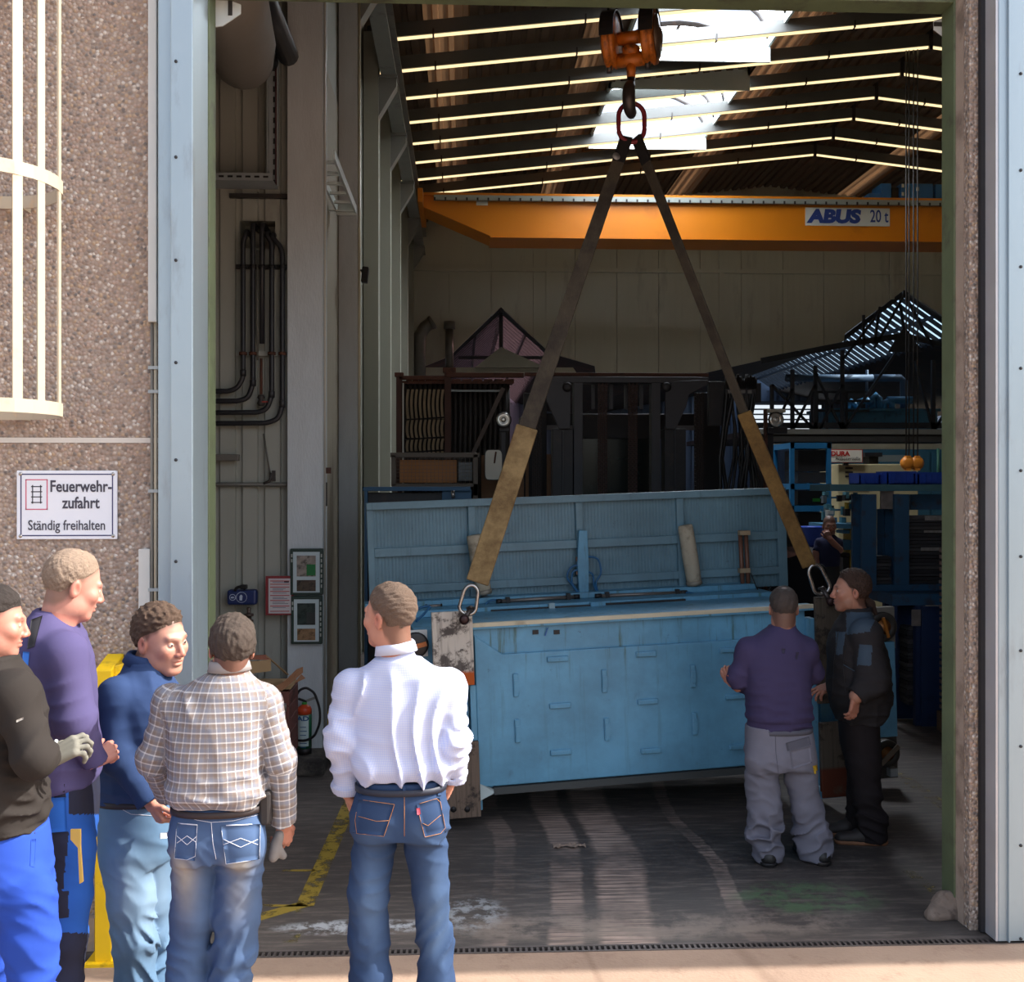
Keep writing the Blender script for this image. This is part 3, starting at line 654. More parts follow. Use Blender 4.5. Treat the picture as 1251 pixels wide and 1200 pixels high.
# blue framed shelf unit
def box_px(x0, y0, x1, y1, Y, dep, mat, name, parent, bevel=0):
    a, d = at(x0, y0, Y), at(x1, y1, Y); q = MB(); q.box((a.x,Y,d.z), (d.x,Y+dep,a.z)); return q.build(name, mat, parent, bevel=bevel)
M_FRAME = pm('bright_blue_frame', (34,112,160), 0.45, var=0.1)
YS = 16.5
sh = thing('shelf_rack', 'bright blue framed rack with black trays beside the white sign', 'rack', (at(993,700,YS).x,YS,0))
for px in (968,1013): a = at(px-2.6,541,YS); d = at(px+2.6,541,YS); q = MB(); q.box((a.x,YS,0), (d.x,YS+0.06,a.z)); q.build('post', M_FRAME, sh); q = MB(); q.box((a.x,YS+0.9,0), (d.x,YS+0.96,a.z)); q.build('post', M_FRAME, sh)
for py in (541,591,618): box_px(966,py,1016,py+7,YS,0.96,M_FRAME,'shelf',sh)
for y0, y1 in ((550,576),(577,590),(600,617),(627,650)): box_px(975,y0,1011,y1,YS+0.1,0.7,pm('black_tray', (46,44,44), 0.7, var=0.2, scale=12),'tray',sh)
box_px(993,609,1002,613,YS+0.08,0.01,pm('green_tag', (80,190,70), 0.5),'tag',sh)
box_px(985,543,1012,549,YS+0.2,0.4,pm('clear_film', (120,170,190), 0.3, var=0.4, scale=20),'film_wrap',sh)
# white sign
sg = thing('sign_board', 'white sign board with red DURA lettering above the beige machine', 'sign', at(1034,566,18.9))
box_px(1014.5,549,1054,565.5,18.9,0.03,pm('red_edge', (170,60,44), 0.5),'frame',sg)
box_px(1015.5,550,1053,564.5,18.89,0.02,pm('sign_cream', (222,214,196), 0.6, var=0.03),'face',sg)
p = at(1026.5,554.5,18.88); text_mesh('lettering', 'DURA', pm('sign_red', (196,44,34), 0.5), sg, 0.11, facing(p), bold=0.004, squash=1.1)
p = at(1036,560.5,18.88); text_mesh('lettering', 'Roboterzelle', pm('sign_dark', (70,66,60), 0.5), sg, 0.085, facing(p))
a = at(1034,560,18.92); c = at(1034,569,19.0); q = MB(); q.box((a.x-0.04,18.92,c.z), (a.x+0.04,19.004,a.z)); q.build('bracket', M_STEELDARK, sg)
# beige machine with dark knob
bm_ = thing('beige_machine', 'long beige machine housing with a black knob below the sign', 'machine', (at(1075,640,19.0).x,19.0,0))
a, d = at(1024,567,19.0), at(1122,592,19.0)
q = MB(); q.box((a.x,19.0,0), (d.x,20.0,a.z)); q.build('housing', pm('machine_beige', (172,160,122), 0.55, var=0.08), bm_, bevel=0.02)
for y0, y1 in ((571,573),(576,578),(581,583)): box_px(1033,y0,1042,y1,18.98,0.03,M_BLACK,'painted_slot',bm_)  # black bars on the housing, painted in for the shade of slots
box_px(1062,554,1073,567,19.2,0.3,M_BLACK,'knob_stem',bm_); box_px(1057,553,1078,558,19.1,0.5,M_BLACK,'knob_cap',bm_)
box_px(1040,556,1105,564,19.6,0.3,pm('machine_grey', (92,100,104), 0.5),'rear_box',bm_)
# orange hook block hanging from thin chains
hb = thing('small_hoist_hook', 'small orange hoist bottom block on long thin chains', 'hoist', at(1114,574,17.6))
for x0, x1 in ((1106,1111.5),(1117,1122.5)):
    q = MB(); A = at((x0+x1)/2,566,17.6); q.lathe((A.x,17.54,A.z), (0,1,0), [(0,0.06),(0.02,0.11),(0.10,0.11),(0.12,0.06)], 14)
    q.cbox((A.x,17.6,A.z), (0.075,0.10,0.24)); q.build('sheave_cheek', pm('hoist_orange', (214,130,40), 0.45, var=0.1), hb)
box_px(1110,563,1118,573,17.56,0.08,M_BLACK,'swivel',hb)
for px in (1107,1110.5,1116,1121):
    A = at(px,560,17.6); q = MB(); q.tube([A, (A.x,A.y,zroof(A.x)-0.001)], 0.012, 5); q.build('chain', M_STEELDARK, hb)
# blue plastic crates standing on the stillage top
def crate(x0, x1, y0, y1, Y, label):
    a, d = at(x0, y0, Y), at(x1, y1, Y); t_ = thing('plastic_crate', label, 'crate', ((a.x+d.x)/2,Y+0.15,d.z))
    w = d.x-a.x; h = a.z-d.z
    q = MB()
    for (p0, p1) in (((a.x,Y,d.z),(d.x,Y+0.012,a.z)), ((a.x,Y+0.29,d.z),(d.x,Y+0.302,a.z)), ((a.x,Y,d.z),(a.x+0.012,Y+0.3,a.z)), ((d.x-0.012,Y,d.z),(d.x,Y+0.3,a.z)), ((a.x,Y,d.z),(d.x,Y+0.3,d.z+0.012))): q.box(p0, p1)
    q.build('shell', M_BRIGHTBLUE, t_)
    q = MB(); q.box((a.x-0.008,Y-0.010,a.z-0.022), (d.x+0.008,Y+0.004,a.z)); q.build('rim', M_BRIGHTBLUE, t_)
    for k in range(5): xx = a.x+w*(k+0.5)/5; q = MB(); q.box((xx-0.006,Y-0.008,d.z+0.01), (xx+0.006,Y,a.z-0.02)); q.build('rib', M_BRIGHTBLUE, t_)
YST = 10.55
crate(1050,1075,578,592,YST+0.25,'blue plastic crate at the end of the row nearest the shelf rack')
crate(1084,1118,576,592,YST+0.15,'blue plastic crate in the middle of the row on the stillage')
crate(1121.5,1157,577,592,YST+0.15,'blue plastic crate at the wall end of the row on the stillage')
# stacked blue steel stillages with dark plates
def stillage(name, x0, x1, z0, z1, Y, dep, mat, label, posts, plates, panel_x=None):
    t_ = thing(name, label, 'stillage', ((x0+x1)/2,Y+dep/2,z0))
    for px0, px1 in posts:
        q = MB(); q.box((px0,Y,z0), (px1,Y+0.05,z1)); q.build('post', mat, t_, bevel=0.003)
        q = MB(); q.box((px0,Y+dep-0.05,z0), (px1,Y+dep,z1)); q.build('post', mat, t_)
    q = MB(); q.box((x0,Y-0.005,z0), (x1,Y+dep,z0+0.06)); q.build('base_frame', mat, t_, bevel=0.003)
    rr = random.Random(int(x0*100))
    for (a, c, zlo, zhi, n) in plates:
        h = (zhi-zlo)/n
        for k in range(n):
            q = MB(); j = rr.uniform(-0.012,0.012); q.box((a+j,Y+0.07+rr.uniform(0,0.02),zlo+k*h+0.002), (c+j,Y+dep-0.08,zlo+(k+1)*h-0.003)); q.build('stacked_plate', PL[rr.randrange(3)], t_)
    return t_
PL = [pm('grey_plate_a', (60,60,64), 0.6, 0.2, var=0.2, scale=8), pm('grey_plate_b', (78,76,78), 0.6, 0.2, var=0.2, scale=8), pm('grey_plate_c', (46,45,49), 0.6, 0.2, var=0.2, scale=8)]
zA, zB = Z_(1110,722,YST), Z_(1110,604,YST)
up = stillage('blue_stillage', X_(1052,YST), X_(1172,YST), zA, zB, YST, 0.3, M_BLUE2, 'bright blue steel stillage of dark plates, stacked on the navy one', [(X_(1053,YST),X_(1071,YST)),(X_(1093,YST),X_(1111,YST))],
    [(X_(1112,YST),X_(1168,YST),zA+0.06,Z_(1110,630,YST),19), (X_(1073,YST),X_(1092,YST),zA+0.06,Z_(1080,680,YST),8)])
box_px(1072,622,1092,680,YST+0.27,0.02,M_BLUE2,'side_panel',up); box_px(1076,600,1092,622,YST+0.05,0.02,pm('clear_wrap', (126,118,114), 0.35, var=0.5, scale=10),'paper_note',up)
box_px(1112,604,1165,623,YST+0.26,0.03,M_BLUE2,'back_panel',up)
box_px(1014,592,1172,600,YST-0.02,0.62,pm('teal_shelf', (72,116,128), 0.5, var=0.15, scale=10),'top_beam',up)
for k in range(8):
    xx = X_(1118+k*6,YST); q = MB(); q.box((xx,YST+0.06,Z_(1110,660,YST)-0.004*k), (xx+0.04,YST+0.068,Z_(1110,659,YST)-0.004*k)); 
for (x0,y0,x1,y1) in ((1130,630,1152,636),(1129,648,1151,651),(1125,669,1158,673),(1148,700,1156,703),(1147,709,1157,713),(1146,716,1157,719)): box_px(x0,y0,x1,y1,YST+0.062,0.004,pm('print_pale', (140,136,132), 0.6, var=0.4, scale=40),'label_patch',up)
low = thing('blue_stillage', 'navy steel stillage on the floor under the bright blue one', 'stillage', (X_(1130,YST-0.3),YST,0))
YN = YST-0.3
box_px(1091,737,1118,878,YN+0.3,0.03,M_NAVY,'back_panel',low); box_px(1126,741,1162,890,YN,0.03,M_NAVY,'front_panel',low,0.004)
a = X_(1091,YN); d = X_(1172,YN); q = MB(); q.box((a,YN+0.02,Z_(1120,740,YN)), (d,YN+0.9,zA-0.002)); q.build('top_frame', M_BLUE2, low)
for px in (1094,1124,1170): xx = X_(px,YN); q = MB(); q.box((xx-0.03,YN+0.03,0), (xx+0.03,YN+0.09,Z_(1120,740,YN))); q.build('leg', M_NAVY, low); q = MB(); q.box((xx-0.03,YN+0.8,0), (xx+0.03,YN+0.86,Z_(1120,740,YN))); q.build('leg', M_NAVY, low)
rr = random.Random(8); z = 0.18; k = 0
while z < Z_(1120,770,YN):
    h = rr.uniform(0.03,0.05); q = MB(); q.box((X_(1114,YN)+rr.uniform(-0.01,0.01),YN+0.10,z), (X_(1127,YN),YN+0.5,z+h-0.004)); q.build('stacked_plate', PL[k % 3], low); z += h; k += 1
z = 0.2
while z < Z_(1155,772,YN):
    h = rr.uniform(0.05,0.07); q = MB(); q.box((X_(1151,YN)+rr.uniform(-0.005,0.005),YN-0.10,z), (X_(1162,YN),YN-0.004,z+h-0.005)); q.build('stacked_plate', PL[(k+1) % 3], low); z += h; k += 1
box_px(1114,745,1125,765,YN-0.02,0.01,MATS['clear_wrap'],'paper_note',low)
# column of stacked wooden slats beside the gate jamb
ws = thing('slat_stack', 'tall stack of dark wooden slats on a pallet beside the green jamb', 'stack', (X_(1166,9.9),10.2,0))
YP = 9.9; x0 = X_(1159,YP); x1 = X_(1180,YP)+0.3
box_px(1157,874,1195,900,YP,0.22,pm('pallet_wood', (120,92,70), 0.8, var=0.25, scale=10, stretch=(1,0.2,3)),'pallet',ws)
z = Z_(1160,872,YP); k = 0; M_SLATD = pm('dark_slat', (52,34,32), 0.8, var=0.3, scale=8); M_SLATE = pm('slat_end', (120,96,90), 0.8, var=0.25, scale=20)
while z < Z_(1160,676,YP):
    q = MB(); q.box((x0+0.03,YP+0.02,z), (x1,YP+0.22,z+0.05)); q.build('slat', M_SLATD, ws)
    q = MB(); q.box((x0,YP,z+0.012), (x0+0.055,YP+0.2,z+0.046)); q.build('slat_end', M_SLATE, ws); z += 0.058; k += 1
box_px(1162,657,1178,674,YP,0.2,M_RUST,'end_block',ws)
q = MB(); q.box((X_(1163,11.02),11.02,0), (X_(1163,11.02)+0.1,11.12,Z_(1100,600,YST-0.02))); tag(q.build('rack_upright', M_RUST), 'rust brown upright post behind the slat stack', 'post')
# work bench with small blue, black and yellow machine parts behind the standing worker
bn = thing('work_bench', 'cluttered work bench of blue slides, black valves and yellow covers', 'bench', (X_(1032,15.5),15.6,0))
YBN = 15.5
box_px(1004,640,1058,646,YBN,0.6,M_BLUE,'bench_top',bn)
for px in (1006,1054): xx = X_(px,YBN); q = MB(); q.box((xx-0.03,YBN+0.02,0), (xx+0.03,YBN+0.08,Z_(px,640,YBN))); q.build('leg', M_BLUE, bn)
rr = random.Random(21)
cols = [M_BLUE, M_BLACK, pm('teal_part', (70,120,132), 0.45, var=0.2), pm('yellow_part', (188,154,44), 0.5, var=0.2), pm('white_part', (190,190,184), 0.5), MATS['machine_grey']]
for i in range(34):
    x0 = rr.uniform(1004,1052); y0 = rr.uniform(600,634); w_ = rr.uniform(2.5,7); h_ = rr.uniform(4,12)
    box_px(x0, y0, x0+w_, min(y0+h_,641), YBN+rr.uniform(0.1,0.5), rr.uniform(0.05,0.15), cols[rr.choice((0,0,1,1,1,2,2,3,4,5))], 'valve_block', bn)
for py in (607,622): box_px(1003,py,1058,py+2.2,YBN+0.62,0.04,M_BLUE,'slide_rail',bn)
for (x0,y0,x1,y1,c) in ((1039,646,1044,700,3),(1045,648,1053,662,3),(1045,668,1053,678,3),(1047,660,1053,668,1),(1030,648,1038,652,0),(1030,660,1040,672,0),(1026,676,1038,680,1),(1040,676,1052,681,5),(1030,681,1037,700,1)): box_px(x0,y0,x1,y1,YBN+0.1,0.3,cols[c],'yellow_cover' if c == 3 else 'lower_block',bn)
box_px(1032,596,1062,602,YBN+0.2,0.3,pm('tan_bar', (150,136,104), 0.6),'tan_bar',bn)
bt = thing('blue_tub', 'round blue plastic tub on the floor behind the dark-haired worker in black', 'tub', (X_(993,14.5),14.5,0))
q = MB(); q.lathe((X_(993,14.5),14.5,Z_(993,668,14.5)), (0,0,1), [(0,0.12),(0.02,0.14),(0.24,0.165),(0.25,0.175),(0.27,0.175)], 18); q.build('body', M_BRIGHTBLUE, bt)
q = MB(); q.lathe((X_(993,14.5),14.5,0), (0,0,1), [(0,0.16),(Z_(993,668,14.5),0.16)], 14); q.build('pedestal', M_STEELDARK, bt)
# ================================================================== overhead crane
M_ORANGE = pm('crane_orange', (208,120,10), 0.4, 0.0, var=0.06, scale=1.0, dirt=(184,100,10), damt=0.15, dscale=1.0)
YK = 22.3
cr = thing('overhead_crane', 'orange overhead crane girder spanning the hall with a white load plate', 'crane', (6.5,YK,Z_(800,292,YK)))
fr = [at(512,239,YK), at(512,251,YK), at(600,291,YK)]
xr = 15.6; zt_, zb_ = Z_(800,242,YK), Z_(800,291,YK)
b = MB(); b.prism([(-0.862,YK,zt_), (-0.862,YK,fr[1].z), (fr[2].x,YK,zb_), (xr,YK,zb_), (xr,YK,zt_)], (0,0.95,0)); b.build('girder', M_ORANGE, cr, bevel=0.01)
b = MB(); b.box((-0.862,YK-0.05,zt_), (xr,YK+1.0,zt_+0.05)); b.build('top_flange', M_ORANGE, cr)
b = MB(); b.box((fr[2].x-0.02,YK-0.03,zb_-0.025), (xr,YK+0.98,zb_)); b.build('bottom_flange', M_ORANGE, cr)
b = MB(); p0, p1 = at(530,240,YK-0.1), at(1195,247,YK-0.1); b.box((p0.x,YK-0.10,Z_(800,247,YK-0.1)), (p1.x+3,YK-0.02,Z_(800,241,YK-0.1))); b.build('conductor_rail', pm('pale_rail', (150,156,150), 0.5, 0.3), cr)
x = p0.x
while x < p1.x:
    b = MB(); b.box((x,YK-0.11,Z_(800,247.5,YK-0.1)), (x+0.035,YK-0.10,Z_(800,244,YK-0.1))); b.build('rail_clip', M_BLACK, cr); x += 0.215
b = MB(); b.box((-0.876,YK-0.6,zt_-0.28), (-0.78,YK+1.6,zt_-0.01)); b.build('end_carriage', M_ORANGE, cr)
pa, pb = at(984,253.5,YK-0.012), at(1087,276.5,YK-0.012)
b = MB(); b.box((pa.x,YK-0.012,pb.z), (pb.x,YK,pa.z)); b.build('load_plate', pm('plate_white', (206,204,192), 0.5, var=0.03), cr)
M_NAVYINK = pm('navy_ink', (34,58,124), 0.5, var=0.05)
hz = (pa.z-pb.z)
text_mesh('lettering', 'ABUS', M_NAVYINK, cr, hz*0.98, facing(at(1019,265,YK-0.02)), bold=0.022, shear=0.12, squash=1.22)
text_mesh('lettering', '20 t', M_NAVYINK, cr, hz*0.98, facing(at(1074,265,YK-0.02)), bold=0.004, squash=0.66)
pa, pb = at(582,245,YK-0.012), at(596,251,YK-0.012); b = MB(); b.box((pa.x,YK-0.012,pb.z), (pb.x,YK,pa.z)); b.build('type_plate', MATS['plate_white'], cr)
tro = thing('crane_trolley', 'blue crane trolley boxes on top of the orange girder', 'trolley', at(1118,240,YK+0.3))
for x0, x1, y0 in ((1076,1089,224),(1101,1140,224),(1143,1161,225),(1061,1076,236)):
    a, c = at(x0,y0,YK+0.2), at(x1,240,YK+0.2); b = MB(); b.box((a.x,YK+0.2,zt_+0.05), (c.x,YK+0.7,a.z)); b.build('box', pm('trolley_blue', (40,98,150), 0.5, var=0.08), tro, bevel=0.01)
for px, py in ((1103,227),(1103,237),(1121,231)): a = at(px,py,YK+0.19); b = MB(); b.cbox((a.x,YK+0.19,a.z), (0.05,0.02,0.07)); b.build('lamp', MATS['plate_white'], tro)
b = MB(); a, c = at(1089,230,YK+0.4), at(1101,240,YK+0.4); b.box((a.x,YK+0.35,zt_+0.05), (c.x,YK+0.6,a.z)); b.build('motor', M_STEELDARK, tro)
# ================================================================== hook block
YH = 7.75; pxm = FOC/YH
H0 = at(771,60,YH)
hk = thing('hook_block', 'orange two-sheave crane hook block with a dark forged hook', 'hook', H0, rotz=math.radians(-20))
def HL(px, py, dy=0.0): p = at(px, py, YH); return Vector(((p.x-H0.x)/math.cos(math.radians(20))*1.0, dy, p.z-H0.z))
M_ORB = pm('worn_orange', (196,108,28), 0.45, 0.1, var=0.25, scale=14, dirt=(70,42,26), damt=0.55, dscale=9, bump=0.2)
M_HOOK = pm('forged_steel', (70,64,62), 0.4, 0.6, var=0.25, scale=10)
for sgn in (-1, 1):
    cx = sgn*0.137; cz = HL(771,48).z
    q = MB(); q.lathe((cx-0.045,0,cz), (1,0,0), [(0,0.12),(0.005,0.185),(0.03,0.19),(0.045,0.17),(0.06,0.19),(0.085,0.185),(0.09,0.12)], 28); q.build('sheave', M_ORB, hk, local=True)
    q = MB(); n = 14; vs = []; fs = []
    for i in range(n+1):
        a = math.radians(-8+196*i/n)
        for (yy, rr_) in ((-0.05,0.20),(0.05,0.20)): vs.append((cx+yy, math.cos(a)*rr_, cz+math.sin(a)*rr_+0.0))
    for i in range(n): fs.append((2*i, 2*i+1, 2*i+3, 2*i+2))
    o = mk('rope_guard', vs, fs, M_BLACK, hk, local=True); so = o.modifiers.new('solid', 'SOLIDIFY'); so.thickness = 0.008
    q = MB(); q.lathe((cx+sgn*0.045,0,cz), (sgn,0,0), [(0,0.14),(0.01,0.15),(0.022,0.06),(0.035,0.05),(0.04,0.02)], 24); q.build('hub_cover', pm('worn_cheek', (104,84,70), 0.4, 0.4, var=0.3, scale=10), hk, local=True)
    q = MB(); q.tube([(cx-0.02,0.0,HL(771,72).z),(cx-0.02,0.0,HL(771,86).z)], 0.02, 8); q.build('bolt', M_HOOK, hk, local=True)
q = MB(); q.tube([(-0.12,0,HL(771,46).z),(0.12,0,HL(771,46).z)], 0.045, 16); q.build('axle', M_ORB, hk, local=True)
q = MB(); q.tube([(-0.10,0,HL(771,73).z),(0.10,0,HL(771,73).z)], 0.05, 16); q.build('trunnion', M_ORB, hk, local=True)
q = MB(); q.lathe((0,0,HL(771,68).z), (0,0,1), [(0,0.06),(0.05,0.062),(0.065,0.05)], 18); q.build('nut', M_ORB, hk, local=True)
q = MB(); q.tube([(0,0,HL(771,78).z),(0,0,HL(771,95).z)], [0.036,0.03], 14); q.build('shank', M_ORB, hk, local=True)
zc = HL(771,122).z; pts = []; rad = []
for i in range(15):
    a = math.radians(100-275*i/14); pts.append((0, -math.cos(a)*0.085, zc+math.sin(a)*0.10)); rad.append(0.028+0.018*math.sin(PI*min(1, i/11)))
pts.insert(0, (0,0,HL(771,94).z)); rad.insert(0, 0.03); rad[-1] = 0.014; rad[-2] = 0.02
q = MB(); q.tube(pts, rad, 12); q.build('hook', M_HOOK, hk, local=True)
for dx in (-0.165,-0.105,0.105,0.165):
    q = MB(); q.tube([(dx,0.18*(1 if abs(dx) > 0.13 else -1)*0,HL(771,20).z),(dx*0.98,0,3.3)], 0.0085, 6); q.build('wire_rope', M_BLACK, hk, local=True)
# red oblong ring
def oblong(cx, cz, hw, hh, n=10):
    pts = []
    for i in range(n+1): a = PI*i/n; pts.append((cx+hw*math.cos(a), cz+(hh-hw)+hw*math.sin(a)))
    for i in range(n+1): a = PI+PI*i/n; pts.append((cx+hw*math.cos(a), cz-(hh-hw)+hw*math.sin(a)))
    return pts
A = at(771.5,150,YH); q = MB(); q.tube([(x, YH, z) for x, z in oblong(A.x, A.z, 16*YH/FOC, 24*YH/FOC)], 0.0165, 12, closed=True)
tag(q.build('master_ring', pm('ring_red', (120,34,44), 0.45, 0.1, var=0.15)), 'dark red oblong lifting ring hanging in the crane hook', 'ring')
# ================================================================== slings
def m_web(name, a, c, st):
    t = NT(name); vec = t.coord((1,1,1)); n = t.noise(vec, 5, 6, 0.7); col = t.mix(t.step(n, 0.3, 0.7), lin(a), lin(c))
    mp = t.coord(st); col = t.mix(t.math('MULTIPLY', t.noise(mp, 60, 2), 0.45), col, lin(tuple(v*0.55 for v in a)))
    return t.bsdf(col, 0.85, 0, t.bump(t.noise(mp, 90, 2), 0.35, 0.005), 0.2)
M_WEBD = m_web('dirty_webbing', (84,76,64), (56,50,46), (1.5,1.5,0.08)); M_WEBY = m_web('tan_sleeve', (158,134,94), (104,82,54), (1,1,1)); M_WEBB = m_web('black_webbing', (44,42,42), (30,30,32), (1,1,0.1)); M_WEBR = m_web('brown_sleeve', (132,104,60), (88,66,38), (1,1,1))
YLp, YRp = 7.22, 7.62
def sling(label, top, mid, low, YT, YL, w0, w1, w2, twist, sl):
    P0, P2 = at(*top, YT), at(*low, YL); f = ((mid[1]-top[1])/(low[1]-top[1])); Ym = YT+(YL-YT)*f; P1 = at(*mid, Ym)
    s_ = thing('lifting_sling', label, 'sling', P2)
    d = (P2-P0).normalized(); wd = Vector((-d.z, 0, d.x)).normalized(); nn = d.cross(wd).normalized()
    wd2 = (wd*math.cos(twist)+nn*math.sin(twist)); nn2 = d.cross(wd2)
    pp = [P0.lerp(P1, k/8) for k in range(9)]
    q = MB(); q.strip(pp, wd2, [w0+(w1-w0)*k/8 for k in range(9)], 0.018, nn2); q.build('webbing', M_WEBD, s_, bevel=0.003)
    q = MB(); q.strip([P0-d*0.03, P0+d*0.17], wd2, w0*1.05, 0.026, nn2); q.build('black_loop', M_WEBB, s_, bevel=0.004)
    tw = sl[1]; wd3 = (wd*math.cos(tw)+nn*math.sin(tw)); nn3 = d.cross(wd3)
    pp = [P1.lerp(P2, k/6) for k in range(7)]
    q = MB(); q.strip(pp, wd3, w2, sl[2], nn3); q.build('wear_sleeve', sl[0], s_, bevel=0.008)
    return s_
sl1 = sling('lifting sling with a tan wear sleeve tied to the white rusty plate', (764,172), (644,522), (583,712), YH, YLp, 0.085, 0.118, 0.150, 0.25, (M_WEBY,0.15,0.028))
sl2 = sling('lifting sling with a brown wear sleeve ending beside the jacketed man', (779,172), (909,504), (989,692), YH, YRp, 0.085, 0.075, 0.10, 1.0, (M_WEBR,0.35,0.05))
a = at(753,191,7.7); q = MB(); q.lathe(a, (0.3,-1,0.2), [(0,0.028),(0.003,0.028)], 14); q.build('tag_disc', pm('tag_grey', (150,150,150), 0.4, 0.3), sl1)
M_CHROME = pm('bright_steel', (176,172,168), 0.25, 0.9, var=0.15, scale=10)
def tri_link(c, w, h, Y, tilt, label, eye):
    s_ = thing('lifting_link', label, 'shackle', at(c[0],c[1]+h,Y))
    R = Matrix.Rotation(tilt, 3, 'Y'); C0 = at(*c, Y); pts = []
    for xx, zz in oblong(0, 0, w*Y/FOC, h*Y/FOC, 12): pts.append(C0+R@Vector((xx*(1.0-0.16*zz/(h*Y/FOC)), 0, zz)))
    q = MB(); q.tube(pts, 0.0125, 10, closed=True); q.build('oblong_link', M_CHROME, s_)
    e0, e1 = at(*eye[0], Y-0.01), at(*eye[1], Y-0.04)
    q = MB(); q.tube([e0, e0.lerp(e1, 0.5), e1], [0.018,0.016,0.02], 10); q.build('eye_shank', M_HOOK, s_)
    q = MB(); q.lathe(e1+Vector((0,0.02,0)), (0,-1,0), [(0,0.028),(0.03,0.034),(0.05,0.028),(0.055,0.012)], 18); q.build('eye_bolt', pm('dark_bolt', (58,40,40), 0.4, 0.6), s_)
    q = MB(); q.tube([e0+Vector((-0.02,0.02,0.0)), e0+Vector((0,-0.02,0.015)), e0+Vector((0.02,0.02,0))], 0.011, 8); q.build('shackle_bow', M_HOOK, s_)
tri_link((573.5,733), 9.5, 18, YLp-0.02, 0.22, 'bright triangular link joining the sling to the white rusty plate', ((575,744),(567,757)))
tri_link((1000,708), 9.5, 19, YRp-0.02, -0.38, 'bright oval link joining the brown sleeved sling to the dark plate', ((1005,720),(1015,735)))
# ================================================================== the blue machine being lifted
PSI, ROLL = math.radians(7.0), math.radians(-2.0)
MO = at(585,966,7.36)
mc = thing('machine_housing', 'light blue machine housing with open lid hanging from the crane slings', 'machine', MO)
mc.rotation_euler = (0, ROLL, PSI)
MR = (Matrix.Rotation(PSI, 3, 'Z') @ Matrix.Rotation(ROLL, 3, 'Y')); MRi = MR.transposed()
def ml(px, py, ly=0.0):                       # local (x, z) of a pixel on the machine's plane at local depth ly
    o = MRi @ (Vector((0,0,CAM_Z))-MO); d = MRi @ ray(px, py); t_ = (ly-o.y)/d.y; p = o+d*t_; return Vector((p.x, ly, p.z))
def m_mblue(name, base, dark, drip, top=None):
    t = NT(name); vec = t.coord(); f = t.noise(vec, 1.7, 6, 0.65); c = t.mix(t.step(f, 0.25, 0.75), lin(tuple(v*0.88 for v in base)), lin(tuple(min(255, v*1.10) for v in base)))
    mp = t.coord((9,9,0.55)); n = t.noise(mp, 2.0, 6, 0.68); s_ = t.step(n, 0.54, 0.70)
    if top is not None:                                  # oil runs below the rim
        z = t.sep(vec)[2]; k = t.math('ADD', 0.25, t.math('MULTIPLY', t.step(t.math('ADD', z, t.math('MULTIPLY', t.noise(t.coord((7,7,0.2)), 1.5, 3), 0.5)), top-0.15, top+0.2), 0.9)); s_ = t.math('MULTIPLY', s_, k)
    c = t.mix(t.math('MULTIPLY', s_, drip), c, lin(dark))
    sc = t.step(t.noise(t.coord((2.5,2.5,1)), 3.0, 7, 0.75), 0.60, 0.72); c = t.mix(t.math('MULTIPLY', sc, 0.30), c, lin((70,84,90)))
    sp = t.step(t.noise(vec, 16, 5, 0.75), 0.64, 0.72); c = t.mix(t.math('MULTIPLY', sp, 0.6), c, lin((52,62,68)))
    return t.bsdf(c, 0.42, 0, t.bump(t.noise(vec, 30, 3), 0.06, 0.01), 0.45)
M_MB = m_mblue('light_machine_blue', (94,150,180), (68,98,90), 0.85, 0.95); M_MB2 = M_MB
M_LID = m_mblue('lid_blue', (98,130,144), (66,90,98), 0.4); M_LIDP = M_LID
M_CREAM = pm('cream_seal', (196,186,160), 0.7, var=0.12, scale=8, dirt=(120,110,92), damt=0.3)
def mbx(name, x0, y0, x1, y1, ly, dep, mat, bevel=0.0, parent=None):
    a, c = ml(x0, y0, ly), ml(x1, y1, ly); q = MB(); q.box((a.x,ly,c.z), (c.x,ly+dep,a.z)); return q.build(name, mat, parent or mc, bevel=bevel, local=True)
a, c = ml(583,764), ml(992,945); XA, XB, ZTOP = 0.0, c.x, a.z
q = MB(); q.box((XA,0.03,0.0), (XB,1.15,ZTOP)); q.build('body', M_MB, mc, bevel=0.008, local=True)
z1 = ml(640,798).z
q = MB(); q.prism([(XA+0.005,0,0.02), (XA+0.005,0,ZTOP-0.07), (XA+0.19,0,z1), (XB-0.02,0,z1), (XB-0.02,0,0.02)], (0,0.03,0)); q.build('front_panel', M_MB, mc, bevel=0.006, local=True)
q = MB(); q.box((XA-0.01,-0.012,ZTOP-0.028), (XB+0.05,0.10,ZTOP+0.012)); q.build('rim', M_MB2, mc, bevel=0.004, local=True)
q = MB(); q.box((XA-0.01,-0.016,ZTOP-0.012), (XB+0.05,0.02,ZTOP+0.014)); q.build('cream_seal', M_CREAM, mc, local=True)
q = MB(); q.box((XA+0.10,-0.012,-0.035), (XB,0.2,0.012)); q.build('bottom_lip', pm('dark_lip', (62,66,66), 0.6), mc, local=True)
q = MB(); q.prism([(XA,-0.01,0.05), (XA+0.13,-0.01,-0.03), (XA+0.13,-0.01,-0.01), (XA,-0.01,-0.07)], (0,0.03,0)); q.build('bottom_bracket', pm('pale_bracket', (176,190,190), 0.5), mc, local=True)
M_EMB = M_MB
